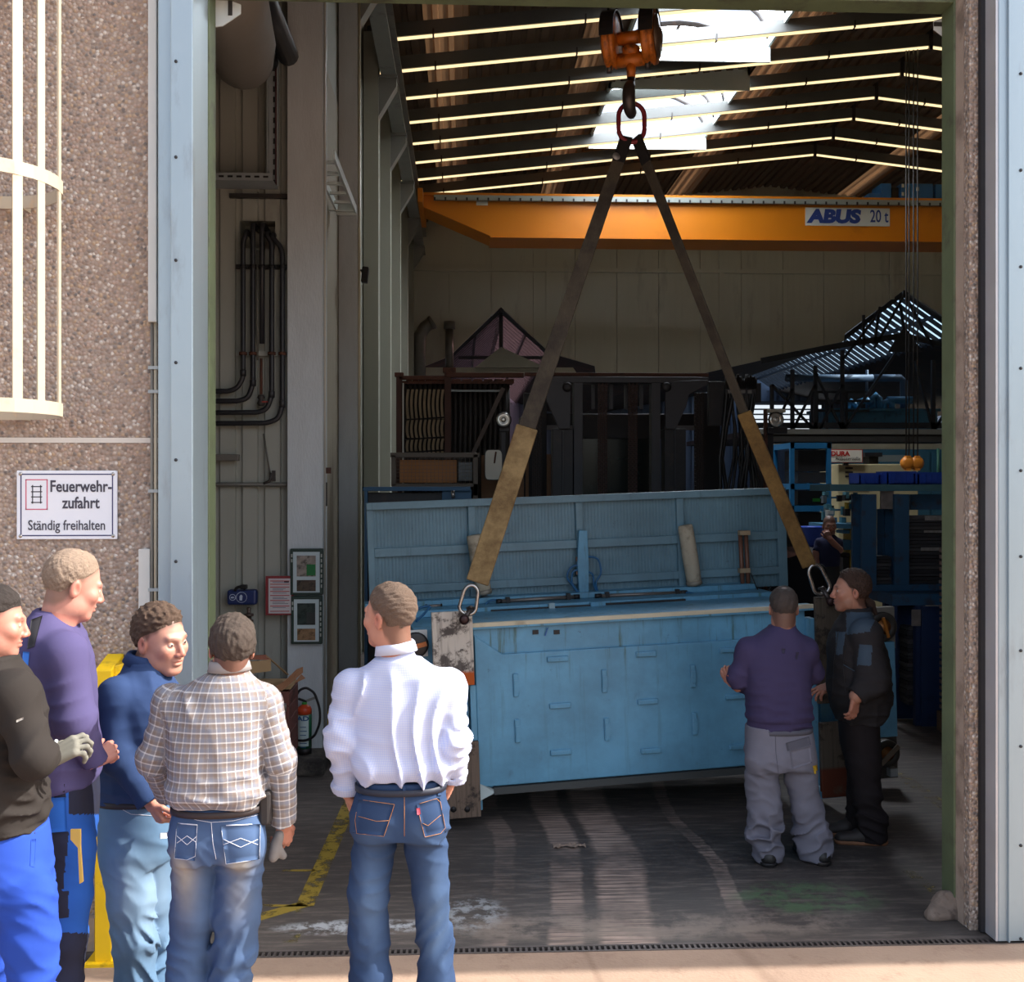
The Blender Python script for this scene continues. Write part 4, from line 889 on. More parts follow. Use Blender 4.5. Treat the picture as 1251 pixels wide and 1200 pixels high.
for px, py, hv in ((681,805,0),(630,837,1),(789,799,0),(738,832,1),(846,826,1),(891,794,0),(898,851,0),(791,857,0),(684,862,0),(632,893,1),(741,891,1),(685,919,0),(795,917,0),(848,884,1),(903,912,0)):
    p = ml(px, py); w_, h_ = (0.145,0.035) if hv == 0 else (0.035,0.155)
    q = MB(); q.cbox((p.x,-0.006,p.z), (w_,0.024,h_)); o = q.build('slot_boss', M_EMB, mc, bevel=0.006, local=True)
    q = MB(); q.cbox((p.x+0.003,-0.019,p.z-0.004), (w_*0.82,0.006,h_*0.5)); q.build('slot_dent', M_MB, o, local=True)
for px in (655,681): p = ml(px,773); q = MB(); q.cbox((p.x,0.026,p.z), (0.04,0.012,0.028)); q.build('painted_lifting_hole', M_BLACK, mc, local=True)  # solid black boxes; the darkness of the holes is in their colour
p = ml(668,773); q = MB(); q.bar((p.x-0.008,0.02,p.z-0.025),(p.x+0.01,0.015,p.z+0.028),0.012,0.006); q.build('cable_tie', pm('tie_blue', (30,80,150), 0.4), mc, local=True)
# set-back blue end on the left with plates
mbx('left_end', 505, 770, 590, 990, 0.10, 0.9, M_MB2, 0.006)
mbx('corner_post', 574, 838, 584, 912, -0.01, 0.03, M_MB, 0.004); mbx('corner_rail', 566, 838, 574, 912, 0.03, 0.05, M_MB2)
def m_plate(name, a, c, rust, rz):
    t = NT(name); vec = t.coord(); n = t.noise(vec, 7, 7, 0.7); col = t.mix(t.step(n, 0.50, 0.60), lin(a), lin(c)); mp = t.coord((9,9,0.5)); col = t.mix(t.math('MULTIPLY', t.step(t.noise(mp, 5, 4, 0.7), 0.45, 0.7), 0.6), col, lin(tuple(v*0.55 for v in a)))
    z = t.sep(vec)[2]; col = t.mix(t.math('MULTIPLY', t.step(t.math('SUBTRACT', rz, z), -0.02, 0.01), t.step(t.noise(vec, 6, 5), 0.25, 0.45)), col, lin(rust))
    return t.bsdf(col, 0.75, 0, t.bump(n, 0.25, 0.01), 0.3)
def plate(nm, label, x0, y0, x1, y1, ly, mat_args, holes=(), rz=-9):
    a, c = ml(x0, y0, ly), ml(x1, y1, ly); q = MB(); q.box((a.x,ly,c.z), (c.x,ly+0.035,a.z))
    o = q.build('clamp_plate', m_plate(nm, *mat_args, c.z+rz), mc, bevel=0.004, local=True)
    for hx, hy in holes: p = ml(hx, hy, ly); q = MB(); q.lathe((p.x,ly+0.001,p.z), (0,-1,0), [(0,0.02),(0.003,0.02)], 14); q.build('painted_bolt_hole', M_BLACK, o, local=True)  # black disc painted in for the shade inside a hole
    o['label'] = label; return o
plate('white_rusty_plate', 'peeling white plate with a rusty lower edge', 527, 749, 580, 837, -0.06, ((196,186,174),(84,76,72),(176,82,30)), rz=0.085)
plate('brown_peeling_plate', 'peeling brown plate with two holes', 541, 909, 588, 998, -0.06, ((108,92,80),(58,50,46),(120,72,50)), ((554,989),(571,989)), -9)
plate('dark_oily_plate', 'dark oily plate under the oval link', 996, 730, 1034, 858, -0.06, ((88,78,66),(52,46,40),(120,72,50)), (), -9)
plate('streaked_plate', 'streaked brown plate near the floor', 1002, 884, 1048, 972, -0.06, ((96,88,78),(60,52,46),(96,50,34)), (), 0.2)
mbx('plate_foot', 1003, 968, 1028, 974, -0.05, 0.3, M_MB2)
a = ml(535,765,-0.06)
# right end: blue wing with two cable reels
mbx('right_frame', 985, 756, 1003, 960, 0.0, 0.10, M_MB, 0.006); mbx('right_wing', 1000, 790, 1097, 900, 0.16, 0.05, M_MB, 0.006)
mbx('wing_head', 1030, 745, 1094, 792, 0.20, 0.06, pm('dirty_grey', (120,116,108), 0.7, var=0.2, scale=8)); mbx('wing_edge', 1020, 860, 1032, 880, 0.13, 0.04, M_MB)
mbx('wing_foot', 1060, 900, 1097, 950, 0.45, 0.05, pm('dirty_steel', (84,80,76), 0.6, 0.2, var=0.2))
def reel(px, py, r, ly, bar):
    p = ml(px, py, ly); R_ = r*(7.9/FOC)
    q = MB(); q.lathe((p.x,ly+0.05,p.z), (0,-1,0), [(0,R_*0.5),(0.0,R_),(0.05,R_*1.0),(0.06,R_*0.93),(0.062,R_*0.55),(0.04,R_*0.5)], 28); o = q.build('reel', pm('reel_grey', (58,56,52), 0.5, 0.1, var=0.15), mc, local=True)
    q = MB(); q.lathe((p.x,ly,p.z), (0,-1,0), [(0,R_*0.52),(0.012,R_*0.5),(0.02,R_*0.3),(0.03,R_*0.28),(0.035,R_*0.1)], 20); q.build('hub', pm('brass_hub', (150,96,50), 0.4, 0.5, var=0.3, scale=14), o, local=True)
    q = MB(); q.cbox((p.x,ly-0.04,p.z), bar[0], Matrix.Rotation(bar[1], 3, 'Y')); q.build('crank_bar', pm('bar_%d' % int(px), bar[2], 0.5, 0.2), o, local=True)
reel(1079,766,18.5,0.18,((0.02,0.012,0.15),-0.25,(176,110,40))); reel(1084,921,17.5,0.36,((0.035,0.012,0.19),0.85,(128,116,102)))
q = MB(); p = ml(1090,943,0.4); q.cbox((p.x,0.4,p.z), (0.06,0.06,0.06)); q.build('reel_foot', pm('foot_white', (170,176,178), 0.6, var=0.3, scale=20), mc, local=True)
# left bracket with black disc
mbx('disc_bracket', 496, 771, 523, 802, 0.06, 0.03, pm('bracket_grey', (196,198,196), 0.5), 0.003)
p = ml(508,788,0.05); q = MB(); q.lathe((p.x,0.055,p.z), (0,-1,0), [(0,0.085),(0.02,0.085),(0.025,0.07)], 24); dd = q.build('disc', pm('disc_black', (36,34,36), 0.4, 0.2), mc, local=True)
q = MB(); q.cbox((p.x+0.035,0.026,p.z), (0.07,0.008,0.03), Matrix.Rotation(-0.2,3,'Y')); q.build('disc_label', pm('label_orange', (176,96,40), 0.5, var=0.4, scale=40), dd, local=True)
# deck behind the rim: ledges, black strips, rods
YD = 1.02
q = MB(); q.box((-0.60,0.72,ZTOP-0.02), (XB+0.06,1.16,ZTOP+0.03)); q.build('deck_ledge', M_MB2, mc, bevel=0.006, local=True)
q = MB(); q.box((-0.68,0.95,ZTOP+0.03), (XB+0.02,1.14,ZTOP+0.075)); q.build('deck_step', M_MB, mc, bevel=0.006, local=True)
M_TUBE = pm('dull_tube', (120,112,106), 0.35, 0.5, var=0.2)
def deckbox(name, x0, x1, py, h, ly, mat):
    a, c = ml(x0, py, ly), ml(x1, py, ly); q = MB(); q.box((a.x,ly,a.z-h/2), (c.x,ly+0.03,a.z+h/2)); return q.build(name, mat, mc, local=True)
deckbox('black_strip', 738, 838, 741, 0.045, 0.70, M_BLACK); deckbox('black_strip', 600, 735, 748, 0.03, 0.70, M_BLACK); deckbox('slot_block', 722, 740, 741, 0.06, 0.68, M_MB2); deckbox('slot_block', 671, 678, 743, 0.07, 0.68, pm('pale_clip', (150,170,176), 0.5))
def rod(p0, p1, ly, r=0.014, clamps=()):
    a, c = ml(*p0, ly), ml(*p1, ly); q = MB(); q.tube([a, c], r, 10); o = q.build('gas_strut', M_TUBE, mc, local=True)
    for f in clamps: m = a.lerp(c, f); q = MB(); q.cbox(m, (0.03,0.05,0.06)); q.build('strut_clamp', M_BLACK, o, local=True)
    for m in (a, c): q = MB(); q.tube([m.lerp(a.lerp(c,0.5), -0.02), m.lerp(a.lerp(c,0.5), 0.12)], r*1.3, 10); q.build('strut_end', M_BLACK, o, local=True)
rod((607,735),(707,729),0.94,0.014,(0.13,0.87)); rod((728,728.5),(838,724),0.94,0.014,(0.12,0.9)); rod((858,735),(920,732),0.94,0.014,(0.02,0.25)); rod((540,740),(520,741),0.94,0.012,())
M_HOSEB = pm('blue_hose', (24,88,132), 0.35)
def hose(pts, ly, r=0.008, mat=None, name='hose'):
    P = [ml(px, py, ly) for px, py in pts]; Q = []
    for i in range(len(P)-1):
        p_, a_, b_, n_ = P[max(i-1,0)], P[i], P[i+1], P[min(i+2,len(P)-1)]
        for k in range(5):
            t_ = k/5; Q.append(0.5*((2*a_)+(b_-p_)*t_+(2*p_-5*a_+4*b_-n_)*t_*t_+(3*a_-p_-3*b_+n_)*t_**3))
    Q.append(P[-1]); q = MB(); q.tube(Q, r, 8); q.build(name, mat or M_HOSEB, mc, local=True)
YLID = 1.10
hose([(838,724),(848,726),(855,733),(862,736)],0.92); hose([(707,690),(697,694),(693,705),(699,715),(706,724)],YLID-0.07); hose([(709,696),(700,699),(699,712),(707,724)],YLID-0.07); hose([(714,680),(730,683),(734,700),(728,712),(731,724)],YLID-0.07); hose([(716,698),(724,702),(726,716),(731,727)],YLID-0.07); hose([(711,700),(715,706),(712,716),(708,722)],YLID-0.07)
hose([(917,700),(924,717),(932,732)],0.92,0.004,M_BLACK,'cable'); hose([(942,716),(938,724),(930,735)],0.92,0.005,M_BLACK,'cable')
for k in range(4): hose([(932+k,731),(924+2*k,736),(915+3*k,743)],0.88,0.005,M_TUBE,'cable')
hose([(503,757),(511,744),(525,740)],0.4,0.008); hose([(526,741),(518,750),(508,760)],0.35,0.008)
hose([(588,745),(597,735),(606,733)],0.92)
for py in (683,699): p = ml(709,py,YLID-0.05); q = MB(); q.cbox(p, (0.07,0.04,0.035)); q.build('valve', pm('valve_rust', (130,100,84), 0.5, 0.4, var=0.3, scale=20), mc, local=True)
# brown pipe pair
for px0, px1 in ((904,908),(911,915)):
    a, c = ml(px0,648,YLID-0.06), ml(px1,729,YLID-0.10); q = MB(); q.tube([a, c], 0.017, 12); q.build('brown_pipe', pm('brown_pipe', (112,76,60), 0.45, 0.2, var=0.15), mc, local=True)
for py in (651,697): a = ml(909,py,YLID-0.08); q = MB(); q.cbox(a, (0.085,0.05,0.035)); q.build('pipe_clamp', pm('clamp_tan', (160,140,112), 0.6), mc, local=True)
a = ml(910,731,YLID-0.12); q = MB(); q.cbox(a, (0.13,0.08,0.05)); q.build('pipe_foot', M_BLACK, mc, local=True)
# ---- lid
TL, TR_, BL, BR = ml(447,614,YLID), ml(957,596,YLID), ml(452,757,YLID), ml(957,746,YLID)
lid_z0, lid_z1 = ZTOP+0.03, (TL.z+TR_.z)/2; lx0, lx1 = TL.x, TR_.x
def lbar(name, x0, x1, z0, z1, y0=YLID-0.035, y1=YLID+0.03, mat=None): q = MB(); q.box((x0,y0,z0), (x1,y1,z1)); return q.build(name, mat or M_LID, mc, bevel=0.004, local=True)
lbar('lid_top_rail', lx0, lx1, lid_z1-0.055, lid_z1, YLID-0.05, YLID+0.05); lbar('lid_stile', lx0, lx0+0.05, lid_z0, lid_z1-0.055); lbar('lid_stile', lx1-0.075, lx1, lid_z0, lid_z1-0.055)
vx = [lx0+0.05]
for px in (576,707,830): x_ = ml(px,640,YLID).x; lbar('lid_stile', x_-0.028, x_+0.028, lid_z0+(0.0), lid_z1-0.055, YLID-0.033); vx.append(x_)
vx.append(lx1-0.075)
za, zb2 = ml(640,667,YLID).z, ml(640,712,YLID).z
for k in range(4):
    x0 = vx[k]+(0.028 if k else 0); x1 = vx[k+1]-(0.028 if k < 3 else 0)
    lbar('lid_rail', x0, x1, za-0.035, za+0.03); lbar('lid_rail', x0, x1, zb2-0.03, zb2+0.03)
    for (z0, z1_) in ((za+0.03, lid_z1-0.055), (zb2+0.03, za-0.035), (lid_z0, zb2-0.03)):
        # ribbed sheet set back in the frame
        n = max(2, int((x1-x0)/0.026)); p_ = (x1-x0)/n; vs = []; fs = []; prof = []
        for i in range(n): prof += [(x0+i*p_,0),(x0+(i+0.45)*p_,0),(x0+(i+0.55)*p_,0.0035),(x0+(i+0.9)*p_,0.0035)]
        prof.append((x1,0))
        for xx, dd_ in prof: vs += [(xx,YLID+dd_+0.004,z0), (xx,YLID+dd_+0.004,z1_)]
        for i in range(len(prof)-1): fs.append((2*i, 2*i+2, 2*i+3, 2*i+1))
        m = len(vs); vs += [(x0,YLID+0.02,z0),(x1,YLID+0.02,z0),(x1,YLID+0.02,z1_),(x0,YLID+0.02,z1_)]; fs.append((m+3,m+2,m+1,m))
        mk('lid_sheet', vs, fs, M_LIDP, mc, local=True)
# lid lever arm in the middle
P = [ml(706,648,YLID-0.05), ml(716,648,YLID-0.05), ml(722,690,YLID-0.16), ml(722,735,YLID-0.16), ml(711,735,YLID-0.16), ml(708,690,YLID-0.16)]
q = MB(); q.prism([(p.x,YLID-0.09,p.z) for p in P], (0,0.05,0)); q.build('lever_arm', M_MB2, mc, bevel=0.004, local=True)
# cloth covered air cushions
M_CUSH = pm('dirty_canvas', (168,158,138), 0.85, var=0.12, scale=8, dirt=(120,110,94), damt=0.3, dscale=9, bump=0.3)
def cushion(p0, p1, w_, ly):
    a, c = ml(*p0, ly), ml(*p1, ly); d = (c-a); R_ = w_/2*8.35/FOC
    q = MB(); q.tube([a-d*0.005, a, a.lerp(c,0.05), a.lerp(c,0.5), a.lerp(c,0.93), c, c+d*0.01], [R_*0.75,R_*0.93,R_,R_*1.05,R_,R_*0.92,R_*0.7], 16); o = q.build('air_cushion', M_CUSH, mc, local=True)
    q = MB(); q.tube([c, c+d*0.1], 0.018, 8); q.build('cushion_valve', M_TUBE, o, local=True)
    q = MB(); q.lathe(c-d*0.02, d, [(0,R_*1.03),(0.02,R_*1.06),(0.035,R_*1.0)], 16); q.build('end_band', pm('band_steel', (140,132,118), 0.5, 0.3), o, local=True)
cushion((837,642),(848,711),19,YLID-0.12); cushion((579,654),(591,722),19,YLID-0.12)
# ================================================================== big forklift behind the machine
YF = 11.3
M_FK = pm('sooty_black', (36,35,38), 0.5, 0.2, var=0.3, scale=5, dirt=(56,46,42), damt=0.3, dscale=6)
M_FK2 = pm('dark_slate', (50,50,55), 0.5, 0.1, var=0.2, scale=4)
fk = thing('forklift_truck', 'large black forklift with tall mast, chains and hoses behind the blue machine', 'forklift', (X_(755,YF),YF+1.0,0))
def fbox(name, x0, y0, x1, y1, Y, dep, mat, floor_=False, parent=None, bevel=0.004):
    a, c = at(x0, y0, Y), at(x1, y1, Y); q = MB(); q.box((a.x,Y,0.0 if floor_ else c.z), (c.x,Y+dep,a.z)); return q.build(name, mat, parent or fk, bevel=bevel)
for x0, x1 in ((701,712),(796,807)): fbox('mast_rail', x0, 467, x1, 610, YF, 0.16, M_FK2, True)
for x0, x1 in ((675,700),(812,838)): fbox('outer_rail', x0, 524, x1, 610, YF+0.02, 0.2, M_FK, True); fbox('outer_flange', (x0+x1)/2-1, 526, (x0+x1)/2+1, 610, YF, 0.05, M_FK2, True)
fbox('cross_head', 664, 460, 866, 468, YF-0.02, 0.25, M_FK2)
for P in ([(665,464),(668,490),(683,524),(697,524),(697,478),(688,466)], [(865,464),(864,470),(842,482),(839,495),(826,524),(813,524),(813,478),(822,466)]):
    q = MB(); q.prism([tuple(at(px, py, YF-0.05)) for px, py in P], (0,0.05,0)); q.build('side_plate', M_FK2, fk, bevel=0.004)
for px in (693,814): A = at(px,473,YF-0.06); q = MB(); q.lathe(A, (0,-1,0), [(0,0.05),(0.02,0.05),(0.03,0.02)], 16); q.build('sheave_pin', M_FK, fk)
for px in (725,747,765,784): fbox('inner_bar', px-2, 468, px+2, 500, YF+0.18, 0.05, M_FK2)
def chain(px, y0, w_, Y):
    q = MB(); A = at(px, y0, Y); hw = w_/2*Y/FOC; z = A.z; k = 0; pitch = 0.042
    while z > 1.4:
        for j in range(5):
            xx = A.x-hw+(j+0.5)*2*hw/5; zz = z-(pitch*0.5 if j % 2 else 0)
            q.cbox((xx,Y,zz), (hw*0.30,0.03,pitch*0.86))
        z -= pitch
    q.build('lift_chain', pm('chain_rust', (62,42,36), 0.7, 0.2, var=0.3, scale=9) if px in (736,773) else pm('dark_rust', (46,36,33), 0.7, 0.2, var=0.3, scale=9), fk)
for px, y0 in ((736,470),(773,470),(854,482),(656,500)): chain(px, y0, 12, YF+0.06)
fbox('cab_roof', 640, 505, 880, 520, YF+1.6, 1.2, M_FK); fbox('cab_dash', 700, 506, 812, 536, YF+1.3, 0.1, M_FK)
fbox('cab_glass', 712, 536, 800, 610, YF+1.35, 0.02, pm('dark_glass', (24,34,32), 0.15, 0.0, var=0.2), bevel=0)
fbox('cab_pillar', 640, 480, 668, 610, YF+1.3, 0.1, M_FK, True); fbox('cab_pillar', 850, 480, 880, 610, YF+1.3, 0.1, M_FK, True)
fbox('chassis', 640, 640, 870, 800, YF+0.5, 2.4, M_FK, True)
def headlight(px, py, r, Y, parent):
    A = at(px, py, Y); R_ = r*Y/FOC
    q = MB(); q.lathe(A+Vector((0,0.06,0)), (0,-1,0), [(0,R_*0.5),(0.02,R_*0.9),(0.06,R_*1.05),(0.07,R_*0.95)], 24); o = q.build('headlamp', M_BLACK, parent)
    q = MB(); q.lathe(A+Vector((0,-0.008,0)), (0,-1,0), [(0,R_*0.95),(0.008,R_*0.85),(0.014,R_*0.5),(0.012,R_*0.48),(0.012,R_*0.32),(0.02,R_*0.3),(0.022,R_*0.1)], 24); q.build('lens', pm('lamp_lens', (206,204,196), 0.12, 0.55, var=0.25, scale=30), o)
headlight(615,513,9.5,YF-0.1,fk); headlight(948,513,9.5,YF-0.1,fk)
fbox('lamp_bracket', 610, 522, 622, 527, YF-0.05, 0.05, M_FK); fbox('lamp_bracket', 938, 522, 962, 530, YF-0.05, 0.05, M_FK)
fbox('lamp_post', 612, 527, 618, 600, YF, 0.05, M_FK, True); fbox('lamp_post', 934, 500, 938, 610, YF, 0.05, M_RUST, True)
fbox('lamp_visor', 940, 500, 960, 504, YF-0.1, 0.12, pm('visor', (170,164,148), 0.6))
fbox('fender', 925, 530, 945, 600, YF+0.05, 0.3, M_FK, True)
# hoses
fbox('hose_guide', 886, 475, 924, 482, YF-0.05, 0.05, M_FK2); fbox('hose_carrier', 866, 466, 892, 520, YF+0.02, 0.08, M_FK); fbox('hose_carrier', 918, 468, 930, 492, YF+0.02, 0.1, M_FK)
for px in (892,901,908,916): fbox('guide_clip', px-2.5, 476.5, px+2.5, 480.5, YF-0.06, 0.01, pm('clip_grey', (120,118,116), 0.5), bevel=0)
rr = random.Random(3)
for k in range(14):
    x0 = 888+k*2.7; x1 = x0+rr.uniform(-16,14); x2 = x1+rr.uniform(-14,14)
    P = [at(x0,457+rr.uniform(0,6),YF-0.02), at(x0,480,YF-0.03), at((x0+x1)/2+rr.uniform(-3,3),520,YF-0.05+rr.uniform(-.05,.05)), at(x1,560,YF+rr.uniform(-.05,.08)), at(x2,612,YF+rr.uniform(-.05,.08)), at(x2,700,YF)]
    q = MB(); q.tube(P, 0.016 if k % 3 else 0.022, 8); q.build('hose', pm('hose_black', (18,18,20), 0.4), fk)
# mirror on the forklift
A = at(603,568,YF-0.25); q = MB()
w_, h_ = 11*(YF-0.25)/FOC, 19*(YF-0.25)/FOC; P = []
for i in range(24): a = 2*PI*i/24; P.append((A.x+math.copysign(abs(math.cos(a))**0.35, math.cos(a))*w_, YF-0.25, A.z+math.copysign(abs(math.sin(a))**0.35, math.sin(a))*h_))
q.prism(P, (0,0.03,0)); mi = q.build('mirror_shell', M_BLACK, fk)
q = MB(); q.prism([(A.x+(p[0]-A.x)*0.93, YF-0.254, A.z+(p[2]-A.z)*0.95) for p in P], (0,0.004,0)); q.build('mirror_glass', pm('mirror_face', (150,146,136), 0.35, 0.3, var=0.1), mi)
q = MB(); q.tube([at(604,566,YF-0.27), at(606,552,YF-0.27)], 0.008, 6); q.build('mirror_arm', M_RUST, mi)
# ================================================================== steel rack with hanging belts left of the forklift
YK2 = 11.9
rk = thing('belt_rack', 'rusty brown steel rack hung with rows of tan belts', 'rack', (X_(515,YK2),YK2,0))
for x0, x1, y0 in ((484,491,460),(543,551,453)): fbox('post', x0, y0, x1, 600, YK2, 0.08, pm('rack_brown', (74,48,40), 0.7, 0.1, var=0.25, scale=7), True, rk)
for x0, x1, y0, y1 in ((482,493,455,460),(541,557,449,455)): fbox('post_cap', x0, y0, x1, y1, YK2-0.02, 0.12, M_RUST, False, rk)
fbox('top_rail', 487, 459, 545, 464, YK2, 0.06, M_RUST, False, rk); fbox('top_rail', 488, 467, 545, 474, YK2+0.3, 0.06, M_RUST, False, rk); fbox('top_rail', 545, 455, 640, 461, YK2-0.02, 0.08, M_RUST, False, rk); fbox('top_guard', 641, 455, 866, 460, YF+0.25, 0.08, M_RUST)
for k in range(6): x0 = 496+k*8; fbox('roller', x0, 464, x0+7, 468, YK2+0.1, 0.1, M_RUST, False, rk)
for k in range(6): x0 = 552+k*13; fbox('roller', x0, 463, x0+11, 468, YK2+0.1, 0.1, M_RUST, False, rk)
fbox('hang_bar', 551, 476, 613, 479, YK2+0.02, 0.03, pm('bar_grey', (110,116,116), 0.4, 0.4), False, rk)
fbox('thin_post', 491.5, 468, 493.5, 560, YK2-0.05, 0.02, pm('thin_pipe', (170,168,160), 0.4, 0.4), True, rk)
M_BELT = pm('tan_belt', (138,122,98), 0.8, var=0.25, scale=8)
for k in range(9):
    x0 = 498+k*5.3
    for (ya, yb) in ((476,512),(513,535),(536,556)):
        P = [at(x0+math.sin(PI*f/6)*(-1.6)+0.8, ya+(yb-ya)*f/6, YK2+0.05) for f in range(7)]
        q = MB(); q.strip(P, (1,0,0), 0.026, 0.05, (0,1,0)); q.build('belt', M_BELT, rk)
for ya in (512,536,552):
    q = MB(); q.tube([at(494,ya+1,YK2), at(543,ya-2,YK2)], 0.008, 6); q.build('belt_rod', M_BLACK, rk)
for row in range(2):                                     # dense dark strands hanging behind the bar, and behind the tan belts
    for k in range(21):
        x0 = 495+k*6.1+row*3; Yr = YK2+0.12+row*0.1
        q = MB(); q.tube([at(x0,469,Yr), at(x0+0.8,510,Yr), at(x0-0.5,570,Yr), at(x0,640,Yr)], 0.024, 6); q.build('hanging_chain', pm('chain_dark', (50,46,44), 0.6, 0.2, var=0.3, scale=9), rk)
q = MB(); q.bar(at(491,468,YK2+0.17), at(626,468,YK2+0.17), 0.16, 0.03); q.build('chain_rail', M_RUST, rk)
q = MB(); q.bar(at(615,474,YK2-0.1), at(577,556,YK2-0.1), 0.045, 0.02, (0,1,0)); q.build('brace', pm('brace_brown', (84,70,62), 0.6), rk)
# mesh basket holding a board
YM = 11.0
bs = thing('mesh_basket', 'wire mesh basket holding a brown board in front of the belt rack', 'basket', (X_(531,YM),YM+0.3,1.2))
for (x0,y0,x1,y1) in ((477,553,586,559),(479,591,584,595),(478,556,484,594),(578,555,584,606)): fbox('frame', x0, y0, x1, y1, YM, 0.03, pm('basket_frame', (98,88,78), 0.6, 0.2, var=0.2), False, bs)
q = MB()
for k in range(21): q.tube([at(484+k*4.7,560,YM-0.01), at(484+k*4.7,591,YM-0.01)], 0.0022, 4)
for k in range(8): q.tube([at(483,560+k*4.4,YM-0.01), at(579,560+k*4.4,YM-0.01)], 0.0022, 4)
tag(q.build('wire_mesh', pm('mesh_wire', (120,110,100), 0.5, 0.3), bs), kind='stuff')
fbox('board', 488, 562, 558, 590, YM+0.15, 0.02, pm('brown_board', (172,118,72), 0.7, var=0.2, scale=3), False, bs); fbox('plastic_bag', 560, 565, 577, 588, YM+0.1, 0.03, pm('bag_dark', (74,84,92), 0.2, var=0.6, scale=25), False, bs)
fbox('basket_leg', 479, 594, 485, 640, YM, 0.04, MATS['basket_frame'], True, bs); fbox('basket_leg', 578, 594, 584, 640, YM, 0.04, MATS['basket_frame'], True, bs)
# brown mesh boards behind the mirror
bd = thing('board_stack', 'upright brown boards leaning behind the forklift mirror', 'boards', (X_(612,11.6),11.6,0))
for (x0,y0,x1,m) in ((588,556,640,'board_a'),(642,558,646,'board_b'),(668,555,673,'board_c')): fbox('board', x0, y0, x1, 620, 11.55, 0.03, pm(m, (112,82,58), 0.8, var=0.2, scale=4), True, bd)
# blue bench behind the lid
bb = thing('blue_bench', 'dark blue steel bench edge showing behind the open lid', 'bench', (X_(500,10.2),10.2,0))
fbox('top', 443, 595, 575, 600, 10.2, 0.5, pm('bench_blue', (40,84,116), 0.5, var=0.15), False, bb); fbox('front', 446, 602, 575, 640, 10.3, 0.03, M_FK, True, bb); fbox('upright', 445, 600, 449, 700, 10.2, 0.06, MATS['bench_blue'], True, bb)
q = MB(); q.tube([at(553,600,10.15), at(554,609,10.15)], 0.018, 8); q.build('pin', M_CHROME, bb); fbox('cabinet', 540, 599, 576, 620, 10.25, 0.3, MATS['bench_blue'], True, bb)
# ================================================================== pipes and fittings on the left cladding
YPP = 9.17
M_INS = pm('pipe_insulation', (40,40,44), 0.45, var=0.15)
runs = [([(300,286),(297,296),(297,462),(290,474),(280,478),(180,479)],'first'), ([(309,278),(309,290),(309,470),(303,486),(292,490),(180,491)],'second'), ([(320,278),(320,290),(320,420)],'third'), ([(326,288),(332,296),(332,484),(326,500),(314,504),(180,505)],'fourth'), ([(333,290),(345,304),(345,496),(340,512),(326,517),(180,518)],'fifth')]
def smooth_px(pts, Y, n=5):
    P = [at(px, py, Y) for px, py in pts]; Q = [P[0]]
    for i in range(1, len(P)-1):
        a = P[i-1]; b_ = P[i]; c = P[i+1]; l = min((a-b_).length, (c-b_).length)*0.45
        s_ = b_+(a-b_).normalized()*l; e = b_+(c-b_).normalized()*l
        for k in range(n+1): t_ = k/n; Q.append(s_*(1-t_)**2+b_*2*t_*(1-t_)+e*t_*t_)
    Q.append(P[-1]); return Q
for pts, w_ in runs:
    o = thing('insulated_pipe', w_+' black insulated pipe on the cladding, counted from the green gate frame', 'pipe', at(pts[2][0],pts[2][1] if len(pts) > 3 else 420,YPP-0.04))
    q = MB(); Q0 = smooth_px(pts, YPP-0.05); q.tube([Q0[0]+Vector((0,0.275,0.035)), Q0[0]+Vector((0,0.06,0.035)), Q0[0]+Vector((0,0.02,0.025))]+Q0, 0.021, 10); q.build('pipe', M_INS, o)
    for py in (326,432):
        if w_ == 'third' and py == 432: continue
        A = at(pts[2][0],py,YPP-0.05); q = MB(); q.lathe(A+Vector((0,0,-0.012)), (0,0,1), [(0,0.033),(0.024,0.033)], 12); q.build('pipe_clamp', M_RUST if py == 432 else M_BLACK, o)
    if len(pts) > 3:
        for py in (pts[-3][1]-14,): A = at(pts[2][0],py,YPP-0.05); q = MB(); q.lathe(A, (0,0,1), [(0,0.024),(0.05,0.026),(0.055,0.022)], 12); q.build('coupling', M_INS, o)
o = thing('valve_pipe', 'thin brown pipe with a small red handled valve among the black pipes', 'pipe', at(319,500,YPP-0.05))
q = MB(); q.tube([at(319,438,YPP-0.05), at(319,482,YPP-0.05)], 0.012, 8); q.build('pipe', M_RUST, o)
q = MB(); q.lathe(at(319,496,YPP-0.05), (0,0,1), [(0,0.02),(0.02,0.035),(0.05,0.02),(0.07,0.032),(0.09,0.02)], 12); q.build('valve_body', M_STEELDARK, o)
q = MB(); q.bar(at(320,491,YPP-0.08), at(327,491,YPP-0.08), 0.02, 0.01); q.build('valve_handle', pm('valve_red', (150,50,40), 0.5), o)
fbx = lambda nm, lab, cat, x0, y0, x1, y1, Y, dep, mat: tag(box_px(x0, y0, x1, y1, Y, dep, mat, nm, None, 0.004), lab, cat)
o = thing('pipe_rail', 'dark mounting rails crossing behind the row of black pipes', 'bracket', at(318,435,YPP-0.02))
for py in (326,432): box_px(288, py-3, 350, py+3, YPP, 0.02, M_CLAD if py == 432 else M_STEELDARK, 'rail', o)
o = thing('conduit_run', 'long grey horizontal conduit with a slanting branch cable', 'conduit', at(310,593,YPP))
q = MB(); q.tube([at(180,592,YPP-0.02), at(352,592,YPP-0.02)], 0.017, 10); q.build('conduit', pm('grey_conduit', (104,102,96), 0.5, 0.2), o)
q = MB(); q.tube([at(322,530,YPP-0.02), at(330,580,YPP-0.02)], 0.008, 6); q.build('branch', MATS['grey_conduit'], o)
